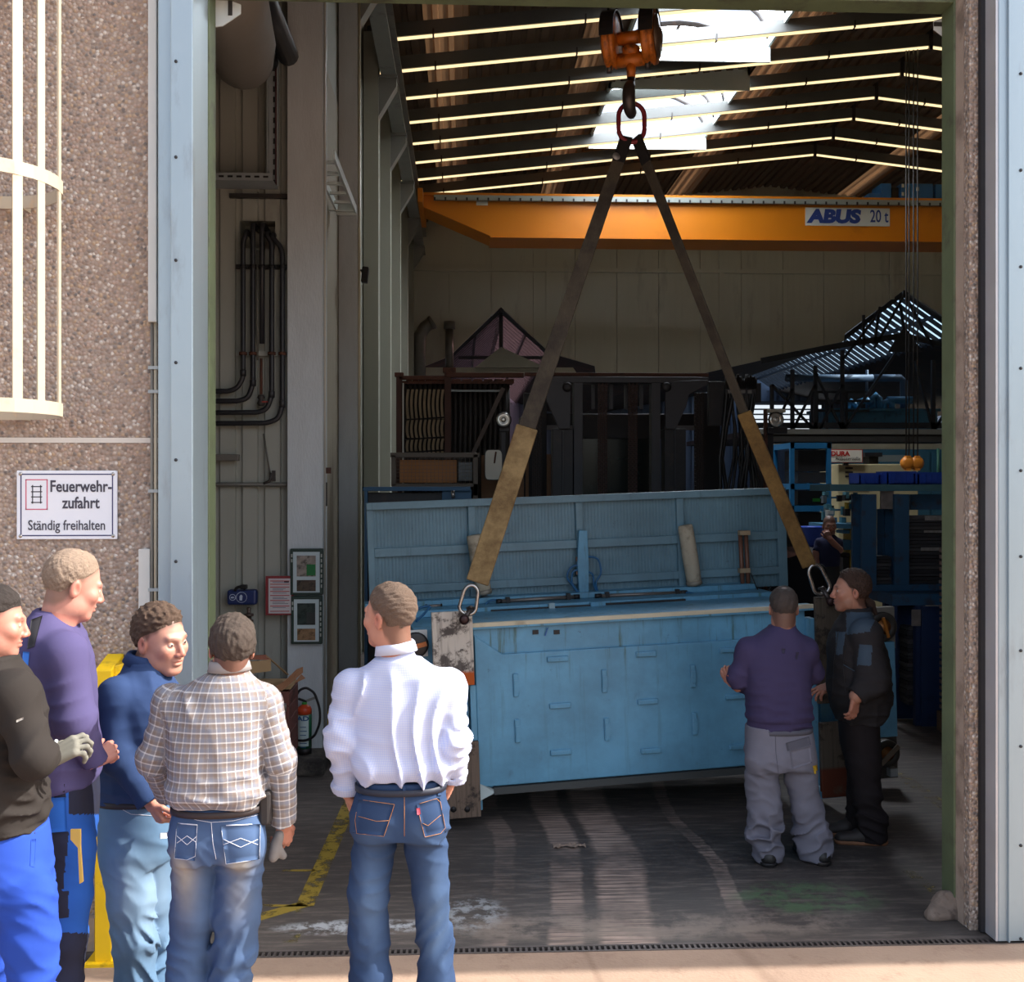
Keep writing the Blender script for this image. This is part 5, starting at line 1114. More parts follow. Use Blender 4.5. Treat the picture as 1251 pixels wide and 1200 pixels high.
q = MB(); q.tube(smooth_px([(322,591),(330,588),(332,578)], YPP-0.03), 0.012, 8); q.build('elbow', M_STEELDARK, o); box_px(332, 575, 336, 588, YPP-0.04, 0.03, M_STEELDARK, 'gland', o)
q = MB(); q.tube([at(314.5,440,YPP-0.06), at(314.5,306,YPP-0.06)], 0.008, 6); q.build('riser', MATS['grey_conduit'], o)
fbx('wall_bracket', 'short grey bracket stub on the cladding beside the green frame', 'bracket', 235, 555, 291, 563, 9.1, 0.07, pm('stub_grey', (108,104,98), 0.5, 0.2))
# cable trays
M_TRAY = pm('tray_zinc', (160,168,172), 0.45, 0.25, var=0.15)
def tray(nm, lab, p0, p1, wpx, vertical, Y):
    o = thing('cable_tray', lab, 'cable tray', at((p0[0]+p1[0])/2, max(p0[1],p1[1]), Y))
    a, c = at(*p0, Y), at(*p1, Y)
    if vertical:
        w_ = wpx*Y/FOC/2
        for s_ in (-1,1): q = MB(); q.box((a.x+s_*w_-0.006,Y-0.05,c.z), (a.x+s_*w_+0.006,Y,a.z)); q.build('side', M_TRAY, o)
        q = MB(); q.box((a.x-w_,Y-0.006,c.z), (a.x+w_,Y,a.z)); q.build('back', M_TRAY, o)
        z = c.z+0.03
        while z < a.z: q = MB(); q.cbox((a.x+0.006,Y-0.008,z), (0.014,0.004,0.045)); q.build('painted_slot', M_BLACK, o); z += 0.085  # tray back is uncut; slot shade painted as black bars
        q = MB(); q.tube([(a.x+w_*0.6,Y-0.02,c.z),(a.x+w_*0.6,Y-0.02,a.z)], 0.006, 6); q.build('red_cable', pm('cable_red', (110,40,50), 0.5), o)
    else:
        for dz in (0.0,): 
            q = MB(); q.box((a.x,Y-0.28,a.z-0.004), (c.x,Y,a.z+0.004)); q.build('bed', M_TRAY, o)
            q = MB(); q.box((a.x,Y-0.285,a.z-0.01), (c.x,Y-0.275,a.z+0.05)); q.build('side', M_TRAY, o)
            x = a.x+0.03
            while x < c.x-0.03: q = MB(); q.cbox((x,Y-0.288,a.z+0.02), (0.04,0.006,0.014)); q.build('painted_slot', M_BLACK, o); x += 0.07  # side is uncut; black bars give the slot shade by colour
    return o
tray('v', 'tall galvanised slotted cable tray standing on the cladding', (334,26), (334,228), 12, True, 9.12)
tray('h', 'dark horizontal slotted cable tray under the tall one', (180,229), (340,229), 0, False, 9.16)
box_px(280, 236, 352, 242, 9.16, 0.04, M_STEELDARK, 'tray_arm', None).name = 'tray_arm'
tag(bpy.data.objects['tray_arm'], 'thin dark slotted rail just below the horizontal cable tray', 'rail')
# grey duct end hanging from the roof and dark roof pipes
A0, A1 = at(262,10,8.1), at(310,96,9.05)
o = thing('fabric_duct', 'grey fabric air duct bulging down behind the green gate frame', 'duct', at(300,100,9.0))
q = MB(); q.tube([at(262,-60,6.9), at(280,5,7.7), at(294,52,8.4), at(297,72,8.75), at(298,78,8.95), at(298,80,9.05)], [0.27,0.27,0.26,0.235,0.18,0.06], 24); q.build('sleeve', pm('duct_cloth', (142,136,128), 0.8, var=0.06, bump=0.2, bscale=12), o)
o = thing('roof_pipe', 'thick dark pipe slanting down beside the fabric duct', 'pipe', at(330,70,9.0)); q = MB(); q.tube([at(285,-40,7.4), at(329,76,9.0)], 0.075, 14); q.build('pipe', M_INS, o)
q = MB(); q.lathe(at(306,17,8.15), at(329,76,9.0)-at(285,-40,7.4), [(0,0.082),(0.05,0.082)], 14); q.build('band', M_STEELDARK, o)
o = thing('roof_pipe', 'second thick dark pipe slanting down beside the tall cable tray', 'pipe', at(350,70,9.0)); q = MB(); q.tube([at(298,-60,7.2), at(352,68,9.0)], 0.085, 14); q.build('pipe', M_INS, o)
q = MB(); q.lathe(at(322,-2,8.0), at(352,68,9.0)-at(298,-60,7.2), [(0,0.092),(0.05,0.092)], 14); q.build('band', M_STEELDARK, o)
o = thing('roof_pipe', 'thin bright conduit slanting beside the thick dark roof pipes', 'conduit', at(348,40,9.0)); q = MB(); q.tube([at(320,-20,8.0), at(350,38,9.0)], 0.016, 8); q.build('pipe', M_TUBE, o)
# hung cable ladder along the left hall wall
o = thing('cable_ladder', 'pale steel cable ladder running along the beige wall behind the column', 'cable ladder', (-1.2,10.4,5.05))
for xx in (-1.285,-1.10): q = MB(); q.box((xx,9.45,5.05), (xx+0.018,11.35,5.13)); q.build('side_rail', M_UPSTAND, o)
for k in range(6): q = MB(); q.box((-1.268,9.6+k*0.34,5.06), (-1.10,9.64+k*0.34,5.085)); q.build('rung', M_UPSTAND, o)
for y_ in (9.9,11.2): q = MB(); q.box((-1.349,y_,5.04), (-1.10,y_+0.03,5.052)); q.build('wall_arm', M_UPSTAND, o)
q = MB(); q.box((-1.285,11.33,5.03), (-1.082,11.36,5.14)); q.build('end_plate', M_UPSTAND, o)
o = thing('wall_sensor', 'small black sensor box on the cream pipe of the pale column', 'sensor', at(445,349,12.0))
q = MB(); A = at(446,336,12.0); q.cbox(A, (0.07,0.10,0.17), Matrix.Rotation(0.1,3,'Y')); q.build('body', M_BLACK, o, bevel=0.012); q = MB(); q.tube([at(441,330,12.05), A], 0.012, 6); q.build('arm', M_BLACK, o)
o = thing('latch_block', 'small brown latch on the beige wall edge', 'latch', at(402,580,9.6)); zz = Z_(402,575,9.38); q = MB(); q.box((-1.158,9.37,zz-0.025), (-1.11,9.42,zz+0.025)); q.build('latch', M_RUST, o); q = MB(); q.box((-1.158,9.37,zz-0.30), (-1.14,9.39,zz-0.10)); q.build('strap', M_STEELDARK, o)
# ---- boxes and notices by the column
def picture(label, x0, y0, x1, y1, cols):
    Y = YC-0.05; o = thing('display_case', label, 'case', at((x0+x1)/2,y1,Y))
    box_px(x0, y0, x1, y1, Y, 0.05, pm('case_green', (44,62,56), 0.4, 0.1, var=0.2, scale=20), 'case', o, 0.006)
    box_px(x0+3.5, y0+4, x1-4, y1-3, Y-0.004, 0.006, pm('case_border', (188,202,206), 0.5, var=0.05), 'mount', o)
    h = y1-y0; w_ = x1-x0
    def pic(nm, u0, v0, u1, v1, rgb, var): return box_px(x0+u0*w_, y0+v0*h, x0+u1*w_, y0+v1*h, Y-0.0055, 0.002, pm(nm, rgb, 0.25, var=var, scale=12, dirt=(30,36,34), damt=0.5, dscale=14), 'picture', o)
    pic('pic_a_%d' % y0, 0.20, 0.15, 0.78, 0.60, cols[0], 0.5); pic('pic_b_%d' % y0, 0.20, 0.68, 0.78, 0.92, cols[1], 0.5)
    box_px(x0+0.5*w_, y0+0.34*h, x0+0.77*w_, y0+0.58*h, Y-0.007, 0.002, pm('print_%d' % y0, cols[2], 0.4, var=0.15), 'print', o)
    for s_ in ((x1-2.6),(x0+1.2)):
        for k in range(7 if s_ > x0+5 else 2): A = at(s_+0.8, y0+h*(0.15+0.11*k), Y-0.002); q = MB(); q.cbox((A.x,Y-0.004,A.z), (0.010,0.008,0.026)); q.build('clip', pm('clip_pale', (170,176,170), 0.4), o)
picture('upper green framed first-aid case with green print on the grey column', 354.5, 670.5, 394.5, 727, ((150,140,132),(88,76,66),(24,110,56)))
picture('lower green framed first-aid case with dark print on the grey column', 355.5, 728.5, 393.5, 787, ((52,64,62),(150,118,88),(40,46,48)))
o = thing('notice_sheet', 'red-edged printed notice hung on the cladding beside the column', 'notice', at(342,752,9.08))
box_px(324.5, 704, 358.5, 751.5, 9.06, 0.012, pm('notice_red', (132,40,46), 0.5), 'holder', o); box_px(328, 707, 355.5, 749.5, 9.055, 0.006, pm('notice_paper', (196,190,192), 0.6, var=0.04), 'sheet', o)
for py in (709.5,713.5,717,722.3,727.2,733.3,740.2,746.5): box_px(330, py, 353.5, py+0.9, 9.053, 0.002, pm('notice_line', (176,66,70), 0.6), 'red_line', o)
for k, py in enumerate((711,719,720.6,724.4,729.6,731.2,735.5,737.3,742)): box_px(333, py, 352-(k*3) % 7, py+0.7, 9.053, 0.002, pm('notice_text', (120,124,136), 0.6), 'text_line', o)
box_px(347, 710.2, 353, 712, 9.053, 0.002, pm('notice_stamp', (50,52,64), 0.6), 'stamp', o)
o = thing('switch_box', 'dark blue rounded switch box with white symbols on the cladding', 'switch', at(295,740,9.1))
box_px(277, 721, 313, 739.5, 9.06, 0.10, pm('box_navy', (30,46,96), 0.45, var=0.08), 'body', o, 0.02)
M_WHT = pm('symbol_white', (186,198,214), 0.5)
for px, r in ((284,0.024),(295,0.042)): A = at(px,730,9.055); q = MB(); q.tube([(A.x+math.cos(2*PI*k/24)*r, 9.057, A.z+math.sin(2*PI*k/24)*r) for k in range(24)], 0.0022, 5, closed=True); q.build('symbol_ring', M_WHT, o)
A = at(284,730,9.055); text_mesh('symbol_text', 'ein', M_WHT, o, 0.024, facing((A.x,9.056,A.z)), bold=0.0008)
A = at(295,730,9.055); q = MB(); q.prism([(A.x-0.016,9.058,A.z-0.024),(A.x+0.004,9.058,A.z-0.026),(A.x+0.008,9.058,A.z+0.012),(A.x-0.004,9.058,A.z+0.022),(A.x-0.016,9.058,A.z+0.01)], (0,-0.003,0)); q.build('symbol_hand', M_WHT, o)
q = MB(); q.tube(smooth_px([(287,722),(289,718),(296,716.5),(300,720)], 9.05), 0.012, 8); q.build('cable', M_BLACK, o); q = MB(); A = at(298,717,9.06); q.cbox(A, (0.055,0.05,0.035)); q.build('gland', M_BLACK, o, bevel=0.008)
o = thing('hose_coupling', 'small dark brass coupling on the cladding under the blue switch box', 'coupling', at(304,764,9.1))
A = at(304,762,9.1); q = MB(); q.lathe(A, (0,0,1), [(0,0.02),(0.01,0.038),(0.03,0.038),(0.035,0.022),(0.06,0.022),(0.062,0.040),(0.08,0.040),(0.084,0.018),(0.105,0.016),(0.125,0.02),(0.135,0.012)], 14); q.build('body', pm('dull_brass', (92,78,72), 0.35, 0.5, var=0.3, scale=20), o)
# ---- fire extinguisher
YX = 8.92; zpl = 0.13
A = Vector((X_(372,YX), YX, zpl)); r_ = 0.058
fe = thing('fire_extinguisher', 'orange-red fire extinguisher with a black hose on the concrete plinth', 'fire extinguisher', A)
hX = Z_(372,872,YX)-zpl
q = MB(); q.lathe(A, (0,0,1), [(0,r_*0.96),(0.05,r_*0.98)], 24); q.build('foot_ring', M_BLACK, fe)
q = MB(); q.lathe(A+Vector((0,0,0.05)), (0,0,1), [(0,r_),(hX-0.05,r_)], 24); q.build('green_band', pm('ext_green', (26,96,62), 0.4), fe)
q = MB(); q.lathe(A+Vector((0,0,hX)), (0,0,1), [(0,r_*1.005),(0.035,r_),(0.055,r_*0.85),(0.068,r_*0.5),(0.075,0.02)], 24); q.build('cylinder_top', pm('ext_red', (206,74,40), 0.35), fe)
vs = []; fs = []
for i in range(9):
    a = math.radians(200+14*i); vs += [A+Vector((math.cos(a)*r_*1.012, math.sin(a)*r_*1.012, 0.07)), A+Vector((math.cos(a)*r_*1.012, math.sin(a)*r_*1.012, hX-0.005))]
for i in range(8): fs.append((2*i, 2*i+2, 2*i+3, 2*i+1))
mk('label_sheet', vs, fs, pm('ext_label', (190,206,206), 0.5, var=0.06), fe)
text_mesh('lettering', 'AD', pm('ext_ink', (40,84,130), 0.5), fe, 0.052, facing((A.x-0.004,YX-r_*1.03,zpl+hX-0.03)), bold=0.0015, squash=1.3)
for k, zz in enumerate((0.30,0.26,0.22,0.14,0.10)): q = MB(); q.box((A.x-0.028,YX-r_*1.02,zpl+hX*zz/0.4-0.02), (A.x+0.02+0.006*(k % 2),YX-r_*1.0,zpl+hX*zz/0.4-0.014)); q.build('print_line', MATS['ext_ink'], fe)
q = MB(); q.lathe(A+Vector((0,0,hX+0.07)), (0,0,1), [(0,0.02),(0.02,0.022),(0.025,0.012)], 12); q.build('valve', pm('valve_green', (70,160,60), 0.4), fe)
q = MB(); q.bar(A+Vector((-0.05,0,hX+0.12)), A+Vector((0.02,0,hX+0.095)), 0.022, 0.016); q.build('lever', M_BLACK, fe); q = MB(); q.bar(A+Vector((0.01,0,hX+0.10)), A+Vector((0.10,-0.01,hX+0.135)), 0.02, 0.02); q.build('nozzle', pm('nozzle_grey', (150,150,146), 0.4, 0.3), fe)
q = MB(); q.tube(smooth_px([(362,850),(366,843),(374,840),(384,846),(391,866),(391,884),(384,900),(374,905),(364,905)], YX-0.08), 0.010, 8); q.build('hose', M_BLACK, fe)
# ---- worn brown crate cart with cardboard on top
YQ = 8.20
ct = thing('wooden_cart', 'worn reddish brown box cart on castors beside the extinguisher', 'cart', (X_(336,YQ),YQ+0.3,0))
M_CART = pm('red_brown_wood', (98,54,48), 0.7, var=0.25, scale=9, dirt=(60,36,34), damt=0.45, dscale=8, bump=0.3)
for k, (y0, y1) in enumerate(((846,862),(863,878),(879,894),(895,908),(909,928))): box_px(300, y0, 353, y1, YQ+0.004*(k % 2), 0.03, M_CART, 'board', ct, 0.004)
zb0 = Z_(330,930,YQ)
xa2, xb4 = X_(300,YQ), X_(353,YQ)
for k in range(5): q = MB(); z0 = zb0+k*0.1; q.box((xb4-0.03,YQ+0.03,z0), (xb4,YQ+0.42,z0+0.093)); q.build('board', M_CART, ct, bevel=0.004)
q = MB(); q.box((xa2,YQ+0.03,zb0), (xb4-0.03,YQ+0.42,zb0+0.03)); q.build('bottom', M_CART, ct)
q = MB(); q.box((xa2,YQ+0.42,zb0), (xb4,YQ+0.45,zb0+0.5)); q.build('back_board', M_CART, ct)
A = at(349,864,YQ-0.005); q = MB(); q.tube([(A.x,YQ-0.02,A.z+0.03),(A.x,YQ-0.02,A.z-0.03)], 0.009, 8); q.build('latch', M_TUBE, ct)
for px in (306,349):
    for dy in (0.06,0.36): xx = X_(px,YQ); q = MB(); q.tube([(xx-0.02,YQ+dy,0.05),(xx+0.02,YQ+dy,0.05)], 0.05, 14); o2 = q.build('castor', M_BLACK, ct); q = MB(); q.box((xx-0.03,YQ+dy-0.02,0.05), (xx+0.03,YQ+dy+0.02,zb0)); q.build('castor_fork', M_STEELDARK, o2)
M_CARD = pm('cardboard', (176,146,108), 0.85, var=0.1, scale=6, dirt=(140,112,80), damt=0.2)
zc_ = Z_(330,846,YQ)
cbx = thing('cardboard_box', 'open cardboard box with folded flaps on the brown cart', 'box', (X_(325,YQ),YQ+0.3,zc_))
p = [at(300,824,YQ+0.1), at(331,820,YQ+0.1), at(331,806,YQ+0.1), at(300,809,YQ+0.1)]; q = MB(); q.prism([tuple(v) for v in p], (0,0.006,0)); q.build('flap', M_CARD, cbx)
q = MB(); q.prism([tuple(at(325,802,YQ+0.1)), tuple(at(331,806,YQ+0.1)), tuple(at(353,825,YQ+0.25)), tuple(at(349,824,YQ+0.35))], (0,0,0.006)); q.build('flap', M_CARD, cbx)
q = MB(); q.prism([tuple(at(300,806,YQ+0.1)), tuple(at(331,806,YQ+0.1)), tuple(at(325,801,YQ+0.45)), tuple(at(300,802,YQ+0.45))], (0,0,0.006)); q.build('flap', pm('card_red', (176,104,78), 0.8), cbx)
q = MB(); q.prism([tuple(at(330,843,YQ-0.02)), tuple(at(345,844,YQ-0.02)), tuple(at(370,822,YQ+0.12)), tuple(at(370,815,YQ+0.15)), tuple(at(362,818,YQ+0.12)), tuple(at(348,832,YQ))], (0,0.012,0)); q.build('torn_flap', pm('card_brown', (140,98,70), 0.85, var=0.2, scale=8), cbx)
q = MB(); q.prism([tuple(at(358,836,YQ)), tuple(at(373,829,YQ+0.05)), tuple(at(368,824,YQ+0.1))], (0,0.01,0)); q.build('torn_corner', MATS['card_brown'], cbx)
q = MB(); q.box((X_(300,YQ),YQ+0.11,zc_), (X_(352,YQ),YQ+0.4,zc_+0.03)); q.build('tray', M_CARD, cbx)
def floor_py0(Y): return HORIZON+CAM_Z*FOC/Y
# yellow post showing behind the white-shirted man
box_px(400, 870, 404.5, floor_py0(9.6), 9.6, 0.1, pm('post_yellow', (208,170,40), 0.5), 'guard_post', None).name = 'guard_post'
tag(bpy.data.objects['guard_post'], 'narrow yellow guard post at the foot of the beige wall edge', 'post')
gp = bpy.data.objects['guard_post']
# ================================================================== outside: ladder cage, sign, conduit, guard
M_LAD = pm('cream_ladder_paint', (170,158,138), 0.5, var=0.06, scale=4, dirt=(190,158,120), damt=0.18, dscale=7)
lc = thing('ladder_cage', 'cream painted safety cage of the fire ladder high on the pebble wall', 'ladder cage', at(30,500,5.1))
C0x, C0y, RC = -2.21, 5.10, 0.37
def cage_pt(a, z): return Vector((C0x+RC*math.cos(a), C0y+RC*math.sin(a)*1.0, z))
zh = [Z_(40,196,4.75), Z_(40,493,4.75)]
def hoop(z, nm):
    n = 26; vs = []; fs = []
    for i in range(n+1):
        a = 2*PI*i/n
        for dr, dz in ((0,-0.03),(0.008,-0.03),(0.008,0.03),(0,0.03)): p = Vector((C0x+(RC+dr)*math.cos(a), C0y+(RC+dr)*math.sin(a), z+dz)); vs.append(p)
    for i in range(n):
        for k in range(4): fs.append((4*i+k, 4*i+(k+1) % 4, 4*i+4+(k+1) % 4, 4*i+4+k))
    o = mk(nm, vs, fs, M_LAD, lc)
    for a in (78, 102):
        a = math.radians(a); p = Vector((C0x+RC*math.cos(a), C0y+RC*math.sin(a), z)); q = MB(); q.bar(p, (p.x,YW-0.002,p.z), 0.008, 0.06); q.build('hoop_arm', M_LAD, lc)
hoop(zh[0], 'hoop'); hoop(zh[1], 'hoop'); hoop(zh[0]+1.1, 'hoop')
for deg in (6,-20,-39,-80,-120,-165):
    a = math.radians(deg); p = cage_pt(a, 0); t_ = Vector((-math.sin(a), math.cos(a), 0))
    q = MB(); q.bar((p.x,p.y,zh[1]-0.02), (p.x,p.y,8.5), 0.045, 0.008, (math.cos(a),math.sin(a),0)); q.build('strap', M_LAD, lc)
# sign
sx0, sz0, sx1, sz1 = *[at(20,575,YW-0.015)[k] for k in (0,2)], *[at(143,659,YW-0.015)[k] for k in (0,2)]
sn = thing('fire_access_sign', 'white fire brigade access sign with a ladder symbol on the pebble wall', 'sign', ((sx0+sx1)/2,YW-0.01,sz1))
def sgn(nm, u0, v0, u1, v1, y, d, mat, bev=0): w_, h_ = sx1-sx0, sz0-sz1; q = MB(); q.box((sx0+u0*w_,YW-y,sz1+(1-v1)*h_), (sx0+u1*w_,YW-y+d,sz1+(1-v0)*h_)); return q.build(nm, mat, sn, bevel=bev)
M_SW = pm('sign_white', (224,228,238), 0.35, var=0.02); M_SB = pm('sign_navy', (52,54,98), 0.4); M_SR = pm('sign_pink', (198,92,120), 0.4); M_ST = pm('sign_text', (62,62,76), 0.5)
sgn('board', 0, 0, 1, 1, 0.014, 0.012, M_SW, 0.004)
for u0, v0, u1, v1 in ((0.04,0.045,0.96,0.062),(0.04,0.935,0.96,0.952),(0.04,0.045,0.051,0.952),(0.949,0.045,0.96,0.952)): sgn('border', u0, v0, u1, v1, 0.0152, 0.002, M_SB)
for u0, v0, u1, v1 in ((0.09,0.125,0.31,0.14),(0.09,0.555,0.31,0.57),(0.09,0.125,0.10,0.57),(0.30,0.125,0.31,0.57)): sgn('red_frame', u0, v0, u1, v1, 0.0152, 0.002, M_SR)
for u0, v0, u1, v1 in ((0.155,0.21,0.165,0.48),(0.235,0.21,0.245,0.48),(0.145,0.225,0.255,0.24),(0.145,0.30,0.255,0.315),(0.145,0.375,0.255,0.39),(0.145,0.455,0.255,0.47)): sgn('ladder_symbol', u0, v0, u1, v1, 0.0152, 0.002, M_ST)
w_, h_ = sx1-sx0, sz0-sz1
def sgt(s, u, v, size, bold, sq): text_mesh('lettering', s, M_ST, sn, size, facing((sx0+u*w_,YW-0.0155,sz1+(1-v)*h_)), bold=bold, squash=sq, depth=0.0006)
sgt('Feuerwehr-', 0.64, 0.235, h_*0.235, 0.0016, 0.80); sgt('zufahrt', 0.64, 0.475, h_*0.235, 0.0016, 0.80); sgt('Ständig freihalten', 0.50, 0.80, h_*0.205, 0.0006, 0.78)
for u, v in ((0.04,0.05),(0.96,0.05),(0.04,0.95),(0.96,0.95)): q = MB(); q.lathe((sx0+u*w_,YW-0.014,sz1+(1-v)*h_), (0,-1,0), [(0,0.009),(0.002,0.009),(0.004,0.004)], 10); q.build('screw', M_CHROME, sn)
# conduit beside the jamb and white cover strip
xq = X_(188,YW-0.03)
cd = thing('wall_conduit', 'grey cable conduit with clips running up beside the zinc jamb', 'conduit', (xq,YW-0.03,1.0))
q = MB(); q.box((xq-0.024,YW-0.05,Z_(188,395,YW)), (xq+0.018,YW-0.002,7.5)); q.build('cover', pm('conduit_cover', (196,200,200), 0.5, var=0.05), cd, bevel=0.004)
for dx, m in ((-0.012,'conduit_a'),(0.006,'conduit_b')): q = MB(); q.tube([(xq+dx,YW-0.02,0.8),(xq+dx,YW-0.02,Z_(188,395,YW))], 0.008, 8); q.build('cable', pm(m, (120,116,108) if m == 'conduit_a' else (180,170,150), 0.5), cd)
for py in (450,479,600,720): zz = Z_(188,py,YW); q = MB(); q.box((xq-0.028,YW-0.032,zz-0.008), (xq+0.02,YW,zz+0.008)); q.build('clip', M_TRAY, cd)
a, c = at(169,671,YW-0.03), at(183,760,YW-0.03); q = MB(); q.box((a.x,YW-0.03,c.z), (c.x,YW,a.z)); tag(q.build('cable_cover', pm('cover_white', (206,206,202), 0.6, var=0.05), bevel=0.003), 'short white vertical cable cover near the foot of the zinc jamb', 'cover')
# yellow impact guard
gx0, gx1 = X_(117,5.38), X_(138,5.38)
yg = thing('impact_guard', 'yellow steel impact guard standing before the pebble wall', 'guard', ((gx0+gx1)/2,5.4,-0.004))
M_YEL = pm('guard_yellow', (238,196,16), 0.45, var=0.08, scale=5, dirt=(150,120,40), damt=0.2, dscale=6)
zg = Z_(120,818,5.38)
q = MB(); q.prism([(gx0,5.36,-0.004),(gx0,5.36,zg),(gx0,YW-0.005,zg+0.05),(gx0,YW-0.005,-0.004)], (gx1-gx0,0,0)); q.build('post', M_YEL, yg, bevel=0.006)
q = MB(); q.prism([(gx1,5.40,zg-0.16),(gx1,5.40,zg+0.012),(gx1+0.09,5.44,zg+0.035),(gx1+0.09,5.44,zg-0.14)], (0,0.03,0)); q.build('top_wing', M_YEL, yg, bevel=0.004)
q = MB(); q.box((gx0-0.04,5.33,-0.004), (gx1+0.04,YW-0.005,0.012)); q.build('foot_plate', M_YEL, yg)
q = MB(); q.box((-8.9,YW-0.05,-0.004), (gx0-0.05,YW-0.001,0.16)); q.build('kerb', M_CONC); kb = bpy.data.objects['kerb']; kb.name = 'baseboard_front'; kb['kind'] = 'structure'
# a dropped rag on the hall floor
d = ray(697,1035); t_ = -CAM_Z/d.z; A = Vector((d.x*t_, d.y*t_, 0)); rr = random.Random(5); q = MB(); n = 14; vs = []; fs = []
for i in range(n):
    for j in range(5): vs.append(A+Vector(((i/n-0.5)*0.22, (j/4-0.5)*0.09*(0.6+0.4*math.sin(i)), 0.004+0.012*abs(math.sin(i*1.7+j*1.3)))))
for i in range(n-1):
    for j in range(4): fs.append((i*5+j, i*5+5+j, i*5+6+j, i*5+1+j))
o = mk('floor_rag', vs, fs, pm('rag_tan', (150,130,116), 0.9, var=0.2, scale=20)); tag(o, 'small crumpled tan rag lying on the hall floor', 'rag')
# ================================================================== people: bodies and clothes as blended solids, meshed with surface nets
from mathutils.bvhtree import BVHTree
def surface_nets(f, lo, hi, h):
    lo = np.array(lo, float); hi = np.array(hi, float); n = np.maximum(np.ceil((hi-lo)/h).astype(int)+1, 4)
    B = 6; nb = -(-n//B); m = nb*B; F = np.ones(tuple(m), np.float32)
    bc = np.stack(np.meshgrid(*[lo[i]+h*(np.arange(nb[i])*B+(B-1)/2) for i in range(3)], indexing='ij'), -1).reshape(-1, 3)
    fc = f(bc); far = h*B*0.87*1.25+0.022; G = F.reshape(nb[0],B,nb[1],B,nb[2],B).transpose(0,2,4,1,3,5).copy().reshape(-1,B,B,B)
    G[fc < 0] = -1; act_ = np.where(np.abs(fc) < far)[0]
    loc_ = np.stack(np.meshgrid(*[np.arange(B)-(B-1)/2]*3, indexing='ij'), -1).reshape(-1, 3)*h
    for i in range(0, len(act_), 500):
        a_ = act_[i:i+500]; P = (bc[a_][:, None, :]+loc_[None]).reshape(-1, 3); G[a_] = f(P).reshape(len(a_),B,B,B)
    F = G.reshape(nb[0],nb[1],nb[2],B,B,B).transpose(0,3,1,4,2,5).reshape(tuple(m))[:n[0],:n[1],:n[2]].copy()
    F[0] = F[-1] = 1; F[:, 0] = F[:, -1] = 1; F[:, :, 0] = F[:, :, -1] = 1
    S = F < 0
    cnt = np.zeros(tuple(n-1), np.int8); offs = [(a, b, c) for a in (0,1) for b in (0,1) for c in (0,1)]
    for a, b, c in offs: cnt += S[a:n[0]-1+a, b:n[1]-1+b, c:n[2]-1+c]
    act = (cnt > 0) & (cnt < 8); idx = np.argwhere(act)
    ids = -np.ones(tuple(n-1), np.int64); ids[act] = np.arange(len(idx))
    cv = {o: F[idx[:, 0]+o[0], idx[:, 1]+o[1], idx[:, 2]+o[2]] for o in offs}
    acc = np.zeros((len(idx), 3)); num = np.zeros(len(idx))
    for o in offs:
        for k in range(3):
            if o[k] == 0:
                p = list(o); p[k] = 1; p = tuple(p); a, b = cv[o], cv[p]; m = (a < 0) != (b < 0)
                t = a[m]/(a[m]-b[m]); pos = np.tile(np.array(o, float), (m.sum(), 1)); pos[:, k] += t; acc[m] += pos; num[m] += 1
    V = lo+(idx+acc/num[:, None])*h
    Q = []
    for k in range(3):
        s0 = [slice(1, None)]*3; s1 = [slice(1, None)]*3; s0[k] = slice(0, -1); s1[k] = slice(1, None)
        A, B = S[tuple(s0)], S[tuple(s1)]; ch = np.argwhere(A != B)
        if len(ch) == 0: continue
        up = A[tuple(ch.T)]
        c = ch+1; c[:, k] -= 1
        u, v = [(1,2),(2,0),(0,1)][k]
        c = c[(c < n-1).all(1)] if False else c
        def cell(du, dv):
            q = c.copy(); q[:, u] -= du; q[:, v] -= dv; q = np.minimum(q, n-2); return ids[q[:, 0], q[:, 1], q[:, 2]]
        a, b, d, e = cell(1,1), cell(0,1), cell(0,0), cell(1,0)
        q = np.stack([a, b, d, e], 1); q[~up] = q[~up][:, ::-1]
        q = q[(q >= 0).all(1)]; Q.append(q)
    return V, np.concatenate(Q)
def cone(P, a, b, ra, rb, sq=None):                 # tapered capsule; sq=(axis, factor) flattens it along a direction
    a = np.asarray(a, float); b = np.asarray(b, float); ba = b-a; pa = P-a
    if sq is not None:
        ax, fct = np.asarray(sq[0], float), sq[1]; ax = ax/np.linalg.norm(ax)
        pa = pa+np.outer(pa@ax, ax)*(1/fct-1); ba = ba+ax*(ba@ax)*(1/fct-1)
    t = np.clip(pa@ba/max(ba@ba, 1e-9), 0, 1); d = pa-t[:, None]*ba
    return np.sqrt((d*d).sum(1))-(ra+(rb-ra)*t)
def ell(P, c, r, R=None):
    q = P-np.asarray(c, float)
    if R is not None: q = q@R
    r = np.asarray(r, float); k0 = np.sqrt(((q/r)**2).sum(1)); k1 = np.sqrt(((q/r**2)**2).sum(1))
    return k0*(k0-1)/np.maximum(k1, 1e-6)
def su(a, b, k): h = np.clip(0.5+0.5*(b-a)/k, 0, 1); return b+(a-b)*h-k*h*(1-h)
def ss(a, b, k): return -su(-a, b, k)               # a minus b
def sstep(x, a, b): t = np.clip((x-a)/(b-a), 0, 1); return t*t*(3-2*t)
class Wv:                                            # cheap smooth noise: sum of sines
    def __init__(s, seed, n=6):
        r = np.random.RandomState(seed); d = r.normal(size=(n, 3)); s.d = d/np.linalg.norm(d, axis=1)[:, None]*r.uniform(0.6, 1.6, (n, 1)); s.p = r.uniform(0, 6.28, n)
    def __call__(s, P, freq): return np.sin(P@(s.d.T*freq)+s.p).mean(1)*1.6
def ridge(ph, sharp=1.6): return (1-np.abs(np.sin(ph*0.5)))**sharp-0.32
